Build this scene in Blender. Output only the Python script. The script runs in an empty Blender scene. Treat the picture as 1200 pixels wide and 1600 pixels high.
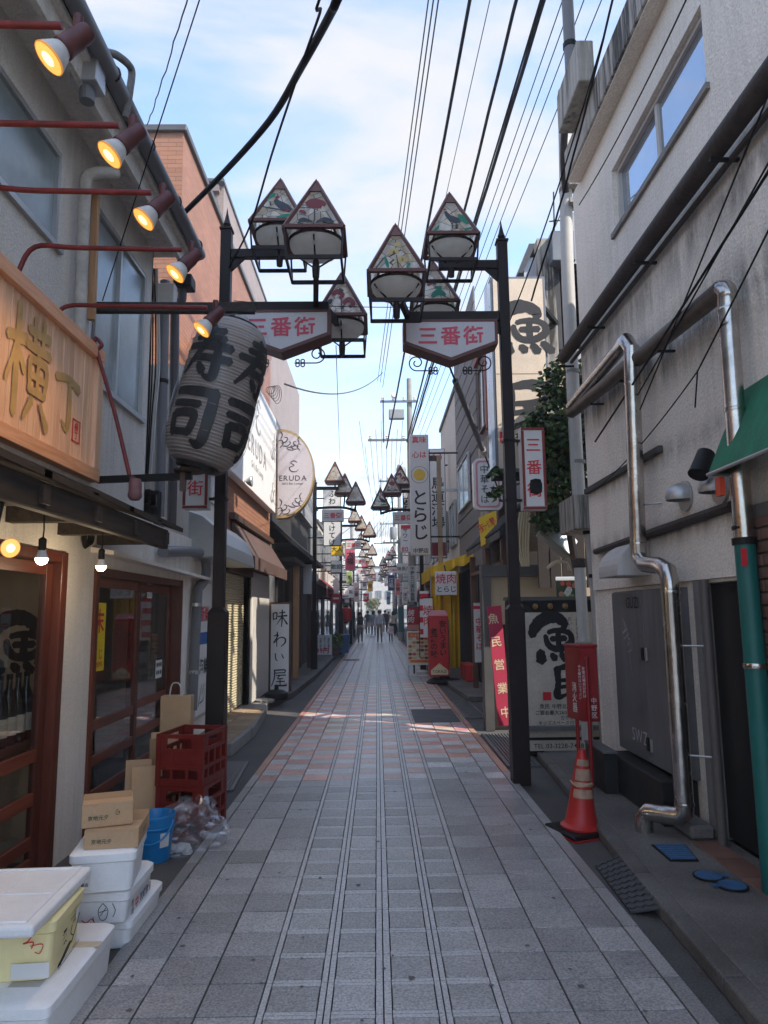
import bpy, math, random
from mathutils import Vector, Matrix
random.seed(7)
C = bpy.context.scene.collection
SC = bpy.context.scene
PI = math.pi
# ---------------------------------------------------------------- camera
cd = bpy.data.cameras.new('camera'); cam = bpy.data.objects.new('camera', cd); C.objects.link(cam)
cd.sensor_fit = 'VERTICAL'; cd.sensor_height = 24.0; cd.lens = 16.635; cd.clip_start = 0.05; cd.clip_end = 3000
pit, yaw, rol = math.radians(8.06), 0.0108, math.radians(0.6)
fw = Vector((math.sin(yaw)*math.cos(pit), math.cos(yaw)*math.cos(pit), math.sin(pit)))
rt = Vector((math.cos(yaw), -math.sin(yaw), 0)); up = rt.cross(fw)
r2 = rt*math.cos(rol) - up*math.sin(rol); u2 = rt*math.sin(rol) + up*math.cos(rol)
mw = Matrix((r2, u2, -fw)).transposed().to_4x4(); mw.translation = (0, 0, 1.6)
cam.matrix_world = mw
SC.camera = cam
# ---------------------------------------------------------------- sky and sun
SUN_EL, SUN_AZ = math.radians(44), math.radians(122)       # azimuth clockwise from the street direction (+Y)
w = bpy.data.worlds.new('World'); SC.world = w; w.use_nodes = True
nt = w.node_tree; nt.nodes.clear()
def wn(t, **k):
    n = nt.nodes.new(t)
    for a, b in k.items(): setattr(n, a, b)
    return n
sky = wn('ShaderNodeTexSky', sky_type='NISHITA', sun_disc=False, sun_elevation=SUN_EL, sun_rotation=SUN_AZ,
         altitude=50, air_density=1.0, dust_density=0.15, ozone_density=2.0)
tc = wn('ShaderNodeTexCoord'); sx = wn('ShaderNodeSeparateXYZ'); nt.links.new(tc.outputs['Generated'], sx.inputs[0])
zz = wn('ShaderNodeMath', operation='MAXIMUM'); zz.inputs[1].default_value = 0.0; nt.links.new(sx.outputs['Z'], zz.inputs[0])
zp = wn('ShaderNodeMath', operation='ADD'); zp.inputs[1].default_value = 0.22; nt.links.new(zz.outputs[0], zp.inputs[0])
dx = wn('ShaderNodeMath', operation='DIVIDE'); dy = wn('ShaderNodeMath', operation='DIVIDE')
nt.links.new(sx.outputs['X'], dx.inputs[0]); nt.links.new(zp.outputs[0], dx.inputs[1])
nt.links.new(sx.outputs['Y'], dy.inputs[0]); nt.links.new(zp.outputs[0], dy.inputs[1])
cx = wn('ShaderNodeCombineXYZ'); nt.links.new(dx.outputs[0], cx.inputs[0]); nt.links.new(dy.outputs[0], cx.inputs[1])
mp = wn('ShaderNodeMapping'); mp.inputs['Rotation'].default_value = (0, 0, 0.9); mp.inputs['Scale'].default_value = (0.8, 1.7, 1); mp.inputs['Location'].default_value = (3.1, 1.2, 0)
nt.links.new(cx.outputs[0], mp.inputs[0])
n1 = wn('ShaderNodeTexNoise'); n1.inputs['Scale'].default_value = 1.9; n1.inputs['Detail'].default_value = 8; n1.inputs['Roughness'].default_value = 0.56; n1.inputs['Distortion'].default_value = 0.5
nt.links.new(mp.outputs[0], n1.inputs['Vector'])
rp = wn('ShaderNodeMapRange', interpolation_type='SMOOTHSTEP'); rp.inputs['From Min'].default_value = 0.40; rp.inputs['From Max'].default_value = 0.66
rp.inputs['To Min'].default_value = 0.07; rp.inputs['To Max'].default_value = 0.95
nt.links.new(n1.outputs['Fac'], rp.inputs['Value'])
mx = wn('ShaderNodeMix', data_type='RGBA'); nt.links.new(rp.outputs[0], mx.inputs['Factor'])
nt.links.new(sky.outputs[0], mx.inputs['A']); mx.inputs['B'].default_value = (1.92, 1.90, 1.92, 1)
bg = wn('ShaderNodeBackground'); bg.inputs['Strength'].default_value = 0.15
nt.links.new(mx.outputs['Result'], bg.inputs['Color'])
wo = wn('ShaderNodeOutputWorld'); nt.links.new(bg.outputs[0], wo.inputs[0])
sl = bpy.data.lights.new('sun', 'SUN'); sl.energy = 2.1; sl.angle = math.radians(0.55); sl.color = (1.0, 0.93, 0.83)
so = bpy.data.objects.new('sun', sl); C.objects.link(so)
sdir = Vector((math.sin(SUN_AZ)*math.cos(SUN_EL), math.cos(SUN_AZ)*math.cos(SUN_EL), math.sin(SUN_EL)))
so.rotation_euler = sdir.to_track_quat('Z', 'Y').to_euler(); so.location = (8, -4, 20)
SC.view_settings.view_transform = 'Standard'; SC.view_settings.look = 'None'; SC.view_settings.gamma = 1
SC.view_settings.use_curve_mapping = False; SC.view_settings.exposure = 1.76
SC.render.engine = 'CYCLES'
SC.cycles.use_denoising = True
SC.cycles.max_bounces = 8; SC.cycles.diffuse_bounces = 5; SC.cycles.glossy_bounces = 4; SC.cycles.transparent_max_bounces = 10
SC.cycles.sample_clamp_indirect = 6.0
# ---------------------------------------------------------------- helpers: materials
MATS = {}
def mat(name, col, rough=0.7, metal=0.0, var=0.12, vs=2.5, bump=0.0, bs=60.0, streak=0.0, scol=(0.05, 0.045, 0.04), spec=0.4, attr=None, rnd=0.0, emit=None, estr=0.0, trans=0.0, fine=0.0, fs=250.0):
    if name in MATS: return MATS[name]
    m = bpy.data.materials.new(name); m.use_nodes = True; t = m.node_tree; N = t.nodes; L = t.links
    b = N['Principled BSDF']; b.inputs['Roughness'].default_value = rough; b.inputs['Metallic'].default_value = metal
    b.inputs['Specular IOR Level'].default_value = spec
    if trans: b.inputs['Transmission Weight'].default_value = trans
    tc = N.new('ShaderNodeTexCoord'); oi = N.new('ShaderNodeObjectInfo')
    ad = N.new('ShaderNodeVectorMath'); ad.operation = 'MULTIPLY_ADD'
    ad.inputs[1].default_value = (1, 1, 1); L.new(tc.outputs['Object'], ad.inputs[0])
    rv = N.new('ShaderNodeCombineXYZ'); mm = N.new('ShaderNodeMath'); mm.operation = 'MULTIPLY'; mm.inputs[1].default_value = 37.0
    L.new(oi.outputs['Random'], mm.inputs[0]); L.new(mm.outputs[0], rv.inputs[0]); L.new(mm.outputs[0], rv.inputs[1]); L.new(rv.outputs[0], ad.inputs[2])
    P = ad.outputs[0]
    base = None
    if attr:
        a = N.new('ShaderNodeAttribute'); a.attribute_name = attr; base = a.outputs['Color']
    def mult(cur, fac_out, lo, hi):
        mr = N.new('ShaderNodeMapRange'); mr.inputs['From Min'].default_value = 0.25; mr.inputs['From Max'].default_value = 0.75
        mr.inputs['To Min'].default_value = lo; mr.inputs['To Max'].default_value = hi; L.new(fac_out, mr.inputs['Value'])
        x = N.new('ShaderNodeVectorMath'); x.operation = 'SCALE'
        if cur is None: x.inputs[0].default_value = col[:3]
        else: L.new(cur, x.inputs[0])
        L.new(mr.outputs[0], x.inputs['Scale']); return x.outputs[0]
    cur = base
    nz = N.new('ShaderNodeTexNoise'); nz.inputs['Scale'].default_value = vs; nz.inputs['Detail'].default_value = 6; nz.inputs['Roughness'].default_value = 0.65
    L.new(P, nz.inputs['Vector'])
    if var: cur = mult(cur, nz.outputs['Fac'], 1-var, 1+var)
    if fine:
        nf = N.new('ShaderNodeTexNoise'); nf.inputs['Scale'].default_value = fs; nf.inputs['Detail'].default_value = 2; L.new(P, nf.inputs['Vector'])
        cur = mult(cur, nf.outputs['Fac'], 1-fine, 1+fine)
    if rnd:
        x = N.new('ShaderNodeMapRange'); x.inputs['To Min'].default_value = 1-rnd; x.inputs['To Max'].default_value = 1+rnd; L.new(oi.outputs['Random'], x.inputs['Value'])
        y = N.new('ShaderNodeVectorMath'); y.operation = 'SCALE'
        if cur is None: y.inputs[0].default_value = col[:3]
        else: L.new(cur, y.inputs[0])
        L.new(x.outputs[0], y.inputs['Scale']); cur = y.outputs[0]
    if streak:
        mpn = N.new('ShaderNodeMapping'); mpn.inputs['Scale'].default_value = (9, 9, 0.55); L.new(P, mpn.inputs[0])
        ns = N.new('ShaderNodeTexNoise'); ns.inputs['Scale'].default_value = 1.6; ns.inputs['Detail'].default_value = 7; ns.inputs['Roughness'].default_value = 0.7; L.new(mpn.outputs[0], ns.inputs['Vector'])
        n2 = N.new('ShaderNodeTexNoise'); n2.inputs['Scale'].default_value = 0.7; n2.inputs['Detail'].default_value = 4; L.new(P, n2.inputs['Vector'])
        mr = N.new('ShaderNodeMapRange'); mr.inputs['From Min'].default_value = 0.44; mr.inputs['From Max'].default_value = 0.75; L.new(ns.outputs['Fac'], mr.inputs['Value'])
        mr2 = N.new('ShaderNodeMapRange'); mr2.inputs['From Min'].default_value = 0.38; mr2.inputs['From Max'].default_value = 0.68; mr2.inputs['To Max'].default_value = streak; L.new(n2.outputs['Fac'], mr2.inputs['Value'])
        mu = N.new('ShaderNodeMath'); mu.operation = 'MULTIPLY'; L.new(mr.outputs[0], mu.inputs[0]); L.new(mr2.outputs[0], mu.inputs[1])
        mi = N.new('ShaderNodeMix'); mi.data_type = 'RGBA'; L.new(mu.outputs[0], mi.inputs['Factor'])
        if cur is None: mi.inputs['A'].default_value = (*col[:3], 1)
        else: L.new(cur, mi.inputs['A'])
        mi.inputs['B'].default_value = (*scol, 1); cur = mi.outputs['Result']
    if cur is None: b.inputs['Base Color'].default_value = (*col[:3], 1)
    else: L.new(cur, b.inputs['Base Color'])
    rr = N.new('ShaderNodeMapRange'); rr.inputs['From Min'].default_value = 0.3; rr.inputs['From Max'].default_value = 0.7
    rr.inputs['To Min'].default_value = max(0.02, rough-0.1*min(1, rough*2)); rr.inputs['To Max'].default_value = min(1, rough+0.1*min(1, rough*2)); L.new(nz.outputs['Fac'], rr.inputs['Value']); L.new(rr.outputs[0], b.inputs['Roughness'])
    if bump:
        nb = N.new('ShaderNodeTexNoise'); nb.inputs['Scale'].default_value = bs; nb.inputs['Detail'].default_value = 4; L.new(P, nb.inputs['Vector'])
        bp = N.new('ShaderNodeBump'); bp.inputs['Strength'].default_value = 1.0; bp.inputs['Distance'].default_value = bump; L.new(nb.outputs['Fac'], bp.inputs['Height']); L.new(bp.outputs[0], b.inputs['Normal'])
    if emit: b.inputs['Emission Color'].default_value = (*emit, 1); b.inputs['Emission Strength'].default_value = estr
    MATS[name] = m; return m
def woodmat(name, c1, c2, rough=0.55, axis=2, sc=14.0, bump=0.001):
    if name in MATS: return MATS[name]
    m = bpy.data.materials.new(name); m.use_nodes = True; t = m.node_tree; N = t.nodes; L = t.links; b = N['Principled BSDF']
    tc = N.new('ShaderNodeTexCoord'); oi = N.new('ShaderNodeObjectInfo'); ad = N.new('ShaderNodeVectorMath'); ad.operation = 'ADD'
    cb = N.new('ShaderNodeCombineXYZ'); mm = N.new('ShaderNodeMath'); mm.operation = 'MULTIPLY'; mm.inputs[1].default_value = 53.0
    L.new(oi.outputs['Random'], mm.inputs[0]); [L.new(mm.outputs[0], cb.inputs[i]) for i in range(3)]
    L.new(tc.outputs['Object'], ad.inputs[0]); L.new(cb.outputs[0], ad.inputs[1])
    mp = N.new('ShaderNodeMapping'); s = [sc, sc, sc]; s[axis] = sc*0.07; mp.inputs['Scale'].default_value = s; L.new(ad.outputs[0], mp.inputs[0])
    nz = N.new('ShaderNodeTexNoise'); nz.inputs['Scale'].default_value = 2.2; nz.inputs['Detail'].default_value = 7; nz.inputs['Roughness'].default_value = 0.6; nz.inputs['Distortion'].default_value = 0.8; L.new(mp.outputs[0], nz.inputs['Vector'])
    rp = N.new('ShaderNodeValToRGB'); rp.color_ramp.elements[0].position = 0.3; rp.color_ramp.elements[1].position = 0.7
    rp.color_ramp.elements[0].color = (*c1, 1); rp.color_ramp.elements[1].color = (*c2, 1); L.new(nz.outputs['Fac'], rp.inputs[0])
    x = N.new('ShaderNodeMapRange'); x.inputs['To Min'].default_value = 0.85; x.inputs['To Max'].default_value = 1.15; L.new(oi.outputs['Random'], x.inputs['Value'])
    y = N.new('ShaderNodeVectorMath'); y.operation = 'SCALE'; L.new(rp.outputs[0], y.inputs[0]); L.new(x.outputs[0], y.inputs['Scale'])
    L.new(y.outputs[0], b.inputs['Base Color']); b.inputs['Roughness'].default_value = rough
    bp = N.new('ShaderNodeBump'); bp.inputs['Distance'].default_value = bump; L.new(nz.outputs['Fac'], bp.inputs['Height']); L.new(bp.outputs[0], b.inputs['Normal'])
    MATS[name] = m; return m
def glassmat(name, tint=(0.75, 0.78, 0.76), rough=0.02, base=0.06, haze=0.0, hcol=(0.6, 0.62, 0.6), fmul=1.0):
    m = bpy.data.materials.new(name); m.use_nodes = True; t = m.node_tree; N = t.nodes; L = t.links; N.remove(N['Principled BSDF'])
    tr = N.new('ShaderNodeBsdfTransparent'); tr.inputs[0].default_value = (*tint, 1)
    gl = N.new('ShaderNodeBsdfGlossy'); gl.inputs['Roughness'].default_value = rough; gl.inputs['Color'].default_value = (0.9, 0.92, 0.95, 1)
    lw = N.new('ShaderNodeLayerWeight'); lw.inputs['Blend'].default_value = .5; pw = N.new('ShaderNodeMath'); pw.operation = 'POWER'; pw.inputs[1].default_value = 5; L.new(lw.outputs['Facing'], pw.inputs[0])
    fr = N.new('ShaderNodeMath'); fr.operation = 'MULTIPLY_ADD'; fr.inputs[1].default_value = .96; fr.inputs[2].default_value = .04; L.new(pw.outputs[0], fr.inputs[0])
    a = N.new('ShaderNodeMath'); a.operation = 'MULTIPLY_ADD'; a.inputs[1].default_value = fmul; a.inputs[2].default_value = base; L.new(fr.outputs[0], a.inputs[0])
    mi = N.new('ShaderNodeMixShader'); L.new(a.outputs[0], mi.inputs[0]); L.new(tr.outputs[0], mi.inputs[1]); L.new(gl.outputs[0], mi.inputs[2])
    out = mi.outputs[0]
    if haze:
        df = N.new('ShaderNodeBsdfDiffuse'); df.inputs[0].default_value = (*hcol, 1)
        m2 = N.new('ShaderNodeMixShader'); m2.inputs[0].default_value = haze; L.new(out, m2.inputs[1]); L.new(df.outputs[0], m2.inputs[2]); out = m2.outputs[0]
    L.new(out, N['Material Output'].inputs[0]); MATS[name] = m; return m
def brickmat(name, c1, c2, mortar, bw, bh, rough=0.6, ms=0.02):
    m = bpy.data.materials.new(name); m.use_nodes = True; t = m.node_tree; N = t.nodes; L = t.links; b = N['Principled BSDF']
    tc = N.new('ShaderNodeTexCoord'); sp = N.new('ShaderNodeSeparateXYZ'); L.new(tc.outputs['Object'], sp.inputs[0])
    ad = N.new('ShaderNodeMath'); ad.operation = 'ADD'; L.new(sp.outputs[0], ad.inputs[0]); L.new(sp.outputs[1], ad.inputs[1])
    cb = N.new('ShaderNodeCombineXYZ'); L.new(ad.outputs[0], cb.inputs[0]); L.new(sp.outputs[2], cb.inputs[1])
    bt = N.new('ShaderNodeTexBrick'); bt.inputs['Scale'].default_value = 1; bt.inputs['Brick Width'].default_value = bw; bt.inputs['Row Height'].default_value = bh; bt.inputs['Mortar Size'].default_value = ms*bh*2; bt.offset = 0.5
    bt.inputs['Color1'].default_value = (*c1, 1); bt.inputs['Color2'].default_value = (*c2, 1); bt.inputs['Mortar'].default_value = (*mortar, 1)
    L.new(cb.outputs[0], bt.inputs['Vector'])
    nz = N.new('ShaderNodeTexNoise'); nz.inputs['Scale'].default_value = 1.3; nz.inputs['Detail'].default_value = 6; L.new(tc.outputs['Object'], nz.inputs['Vector'])
    mr = N.new('ShaderNodeMapRange'); mr.inputs['To Min'].default_value = 0.75; mr.inputs['To Max'].default_value = 1.25; L.new(nz.outputs['Fac'], mr.inputs['Value'])
    y = N.new('ShaderNodeVectorMath'); y.operation = 'SCALE'; L.new(bt.outputs['Color'], y.inputs[0]); L.new(mr.outputs[0], y.inputs['Scale'])
    L.new(y.outputs[0], b.inputs['Base Color']); b.inputs['Roughness'].default_value = rough
    bp = N.new('ShaderNodeBump'); bp.invert = True; bp.inputs['Distance'].default_value = 0.006; L.new(bt.outputs['Fac'], bp.inputs['Height']); L.new(bp.outputs[0], b.inputs['Normal'])
    MATS[name] = m; return m
# ---------------------------------------------------------------- helpers: meshes and objects
WM = {}
def wmat(o): return WM.get(o.name, Matrix.Identity(4))
def props(o, label=None, cat=None, group=None, kind=None):
    if label: o['label'] = label
    if cat: o['category'] = cat
    if group: o['group'] = group
    if kind: o['kind'] = kind
    return o
def thing(name, label, cat, loc=(0, 0, 0), rz=0.0, group=None):
    o = bpy.data.objects.new(name, None); C.objects.link(o); o.empty_display_size = 0.1
    o.location = loc; o.rotation_euler = (0, 0, rz); WM[o.name] = Matrix.Translation(loc) @ Matrix.Rotation(rz, 4, 'Z')
    return props(o, label, cat, group)
class MB:
    def __init__(s): s.v = []; s.f = []; s.m = []; s.c = []
    def add(s, vs, fs, m=0, col=None):
        k = len(s.v); s.v += [Vector(p) for p in vs]; s.f += [[i+k for i in f] for f in fs]; s.m += [m]*len(fs); s.c += [col]*len(fs); return s
    def poly(s, pts, m=0): return s.add(pts, [list(range(len(pts)))], m)
    def box(s, x0, x1, y0, y1, z0, z1, m=0, col=None):
        x0, x1 = min(x0, x1), max(x0, x1); y0, y1 = min(y0, y1), max(y0, y1); z0, z1 = min(z0, z1), max(z0, z1)
        return s.add([(x0,y0,z0),(x1,y0,z0),(x1,y1,z0),(x0,y1,z0),(x0,y0,z1),(x1,y0,z1),(x1,y1,z1),(x0,y1,z1)],
                     [(0,3,2,1),(4,5,6,7),(0,1,5,4),(1,2,6,5),(2,3,7,6),(3,0,4,7)], m, col)
    def fbox(s, F, x0, x1, y0, y1, z0, z1, m=0):
        k = MB().box(x0, x1, y0, y1, z0, z1); return s.add([F @ p for p in k.v], k.f, m)
    def bar(s, p, q, w, h=None, m=0, ref=(0, 0, 1)):
        p, q = Vector(p), Vector(q); h = h or w; d = (q-p); L = d.length; d.normalize(); r = Vector(ref)
        if abs(d.dot(r)) > 0.98: r = Vector((1, 0, 0))
        a = d.cross(r).normalized(); b = a.cross(d).normalized()
        F = Matrix((a, d, b)).transposed().to_4x4(); F.translation = p
        return s.fbox(F, -w/2, w/2, 0, L, -h/2, h/2, m)
    def tube(s, pts, r, n=8, caps=True, m=0):
        pts = [Vector(p) for p in pts]; R = r if isinstance(r, (list, tuple)) else [r]*len(pts)
        vs, fs = [], []; a = None
        for i, p in enumerate(pts):
            d = (pts[min(i+1, len(pts)-1)] - pts[max(i-1, 0)]).normalized()
            if a is None:
                a = d.cross(Vector((0, 0, 1)) if abs(d.z) < 0.95 else Vector((1, 0, 0))).normalized()
            else: a = (a - d*a.dot(d)).normalized()
            b = d.cross(a)
            for k in range(n):
                t = 2*PI*k/n; vs.append(p + (a*math.cos(t) + b*math.sin(t))*R[i])
        for i in range(len(pts)-1):
            for k in range(n): fs.append((i*n+k, i*n+(k+1) % n, (i+1)*n+(k+1) % n, (i+1)*n+k))
        if caps: fs.append(list(range(n))[::-1]); fs.append([(len(pts)-1)*n+k for k in range(n)])
        return s.add(vs, fs, m)
    def lathe(s, prof, F=None, n=16, m=0, caps=True, a0=0.0, a1=2*PI):
        F = F or Matrix.Identity(4); vs, fs = [], []; full = abs(a1-a0-2*PI) < 1e-6; q = n if full else n+1
        for r, z in prof:
            for k in range(q):
                t = a0+(a1-a0)*k/n; vs.append(F @ Vector((r*math.cos(t), r*math.sin(t), z)))
        for i in range(len(prof)-1):
            for k in range(n): fs.append((i*q+k, i*q+(k+1) % q, (i+1)*q+(k+1) % q, (i+1)*q+k))
        if caps and full:
            if prof[0][0] > 1e-5: fs.append(list(range(q))[::-1])
            if prof[-1][0] > 1e-5: fs.append([(len(prof)-1)*q+k for k in range(q)])
        return s.add(vs, fs, m)
    def prism(s, poly, F, d, m=0):
        n = len(poly); vs = [F @ Vector((x, y, 0)) for x, y in poly] + [F @ Vector((x, y, d)) for x, y in poly]
        return s.add(vs, [list(range(n))[::-1], list(range(n, 2*n))] + [(i, (i+1) % n, n+(i+1) % n, n+i) for i in range(n)], m)
    def build(s, name, mats, parent=None, smooth=False, bev=0.0, local=False, label=None, cat=None, group=None, kind=None, seg=1):
        if not isinstance(mats, (list, tuple)): mats = [mats]
        me = bpy.data.meshes.new(name); o = bpy.data.objects.new(name, me); C.objects.link(o)
        if parent is not None:
            inv = Matrix.Identity(4) if local else wmat(parent).inverted(); vs = [inv @ p for p in s.v]; o.parent = parent; WM[o.name] = wmat(parent).copy()
        else:
            xs = [p.x for p in s.v]; ys = [p.y for p in s.v]; base = Vector(((min(xs)+max(xs))/2, (min(ys)+max(ys))/2, min(p.z for p in s.v)))
            if kind == 'structure': base = Vector((0, 0, 0))
            vs = [p-base for p in s.v]; o.location = base; WM[o.name] = Matrix.Translation(base)
        me.from_pydata([tuple(p) for p in vs], [], s.f)
        for x in mats: me.materials.append(x)
        me.polygons.foreach_set('material_index', s.m)
        if any(c is not None for c in s.c):
            at = me.attributes.new('tint', 'FLOAT_COLOR', 'FACE')
            for i, c in enumerate(s.c): at.data[i].color = (*(c or (1, 1, 1)), 1)
        if smooth:
            me.polygons.foreach_set('use_smooth', [True]*len(s.f))
            try: me.set_sharp_from_angle(angle=math.radians(40))
            except Exception: pass
        me.update()
        if bev:
            b = o.modifiers.new('bevel', 'BEVEL'); b.width = bev; b.segments = seg; b.limit_method = 'ANGLE'; b.angle_limit = math.radians(35)
        return props(o, label, cat, group, kind)
def share(o, name, parent, M=None):
    c = bpy.data.objects.new(name, o.data); C.objects.link(c); c.parent = parent
    c.matrix_basis = M if M is not None else Matrix.Identity(4)
    for md in o.modifiers:
        if md.type == 'BEVEL':
            b = c.modifiers.new('bevel', 'BEVEL'); b.width = md.width; b.segments = md.segments; b.limit_method = 'ANGLE'; b.angle_limit = md.angle_limit
    return c
def copy_tree(o, parent=None):
    c = o.copy(); C.objects.link(c)
    if parent is not None: c.parent = parent
    for ch in list(o.children): copy_tree(ch, c)
    return c
def place(o, loc, rz=0.0):
    o.location = loc; o.rotation_euler = (0, 0, rz); WM[o.name] = Matrix.Translation(loc) @ Matrix.Rotation(rz, 4, 'Z')
def frame(o, xa, ya):
    xa = Vector(xa).normalized(); za = xa.cross(Vector(ya)).normalized(); ya = za.cross(xa)
    F = Matrix((xa, ya, za)).transposed().to_4x4(); F.translation = o; return F
def fcam(o, t=0.0): return frame(o, (math.cos(t), math.sin(t), 0), (0, 0, 1))      # face turned to the camera side (-Y)
def fleft(o): return frame(o, (0, 1, 0), (0, 0, 1))                             # face of a left-hand wall (+X)
def fright(o): return frame(o, (0, -1, 0), (0, 0, 1))                           # face of a right-hand wall (-X)
def smoothpath(pts, k=6):
    P = [Vector(p) for p in pts]; out = []
    for i in range(len(P)-1):
        a, b, c, d = P[max(i-1, 0)], P[i], P[i+1], P[min(i+2, len(P)-1)]
        for j in range(k):
            t = j/k; out.append(0.5*((2*b) + (c-a)*t + (2*a-5*b+4*c-d)*t*t + (3*b-a-3*c+d)*t**3))
    return out + [P[-1]]
# ---------------------------------------------------------------- helpers: writing
GL = {}
def glyph(ch, bold=0.0):
    k = (ch, bold)
    if k not in GL:
        c = bpy.data.curves.new('glyph', 'FONT'); c.body = ch; c.resolution_u = 3; c.offset = bold; c.fill_mode = 'FRONT'
        o = bpy.data.objects.new('glyph', c); C.objects.link(o)
        me = bpy.data.meshes.new_from_object(o)
        vs = [(v.co.x, v.co.y) for v in me.vertices]; fs = [list(p.vertices) for p in me.polygons]
        bpy.data.objects.remove(o); bpy.data.curves.remove(c); bpy.data.meshes.remove(me)
        xs = [a for a, _ in vs] or [0]; cj = ord(ch) > 0x2000
        cxm = 0.5 if cj else (min(xs)+max(xs))/2; adv = 1.0 if cj else (max(xs)-min(xs)+0.1)
        GL[k] = ([(a-cxm, b-0.38 if cj else b-0.34) for a, b in vs], fs, adv if ch != ' ' else 0.35)
    return GL[k]
def write(parent, mt, F, text, x, y, size, v=False, bold=0.012, pitch=1.0, sx=1.0, name='lettering', mapf=None, shear=0.0):
    """Flat print on a face: centred on (x, y) of frame F; v=True writes downwards."""
    mb = MB(); gs = [glyph(c, bold) for c in text]
    adv = [(1.0 if v else g[2]*sx)*size*pitch for g in gs]; tot = sum(adv)
    cur = -tot/2
    for g, a in zip(gs, adv):
        ctr = cur + a/2; cur += a
        ox, oy = (x, y-ctr) if v else (x+ctr, y)
        vs = []
        for p, q in g[0]:
            u, t = ox+(p+shear*q)*size*sx, oy+q*size
            vs.append(mapf(u, t) if mapf else F @ Vector((u, t, 0.003)))
        if g[1]: mb.add(vs, g[1])
    return mb.build(name, mt, parent)
def brush(parent, mt, F, strokes, x, y, size, sx=1.0, name='brush_lettering', mapf=None, lift=0.003, wt=1.0):
    """Brush strokes [(x, y, width), ...] in a unit box, lower left at (x, y)."""
    mb = MB(); rng = random.Random(len(strokes)*7+int(size*100))
    for si, st in enumerate(strokes):
        pts = smoothpath([(a, b, c) for a, b, c in st], 6); vs = []; n = len(pts)
        ext = []
        for i in range(n):
            d = pts[min(i+1, n-1)]-pts[max(i-1, 0)]; d.z = 0
            d = d.normalized() if d.length > 1e-6 else Vector((1, 0, 0))
            ext.append((pts[i], d))
        p0, d0 = ext[0]; p1, d1 = ext[-1]
        def pt(px, py, off): 
            u, t = x+px*size*sx, y+py*size
            return mapf(u, t, si) if mapf else F @ Vector((u, t, lift+si*0.0004))
        vs.append(pt(p0.x-d0.x*p0.z*0.35*wt, p0.y-d0.y*p0.z*0.35*wt, 0))
        for p, d in ext:
            wv = p.z*0.5*wt; j1, j2 = 1+rng.uniform(-.1, .1), 1+rng.uniform(-.1, .1)
            vs.append(pt(p.x-d.y*wv*j1, p.y+d.x*wv*j1, 0)); vs.append(pt(p.x+d.y*wv*j2, p.y-d.x*wv*j2, 0))
        vs.append(pt(p1.x+d1.x*p1.z*0.35*wt, p1.y+d1.y*p1.z*0.35*wt, 0))
        fs = [(0, 2, 1)] + [(1+2*i, 2+2*i, 4+2*i, 3+2*i) for i in range(n-1)] + [(2*n-1, 2*n, 2*n+1)]
        mb.add(vs, fs)
    return mb.build(name, mt, parent)
def quadpatch(parent, name, mt, F, x0, x1, y0, y1, z=0.002):
    return MB().add([F @ Vector((x0, y0, z)), F @ Vector((x1, y0, z)), F @ Vector((x1, y1, z)), F @ Vector((x0, y1, z))], [(0, 1, 2, 3)]).build(name, mt, parent)
W3 = 0.13
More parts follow.
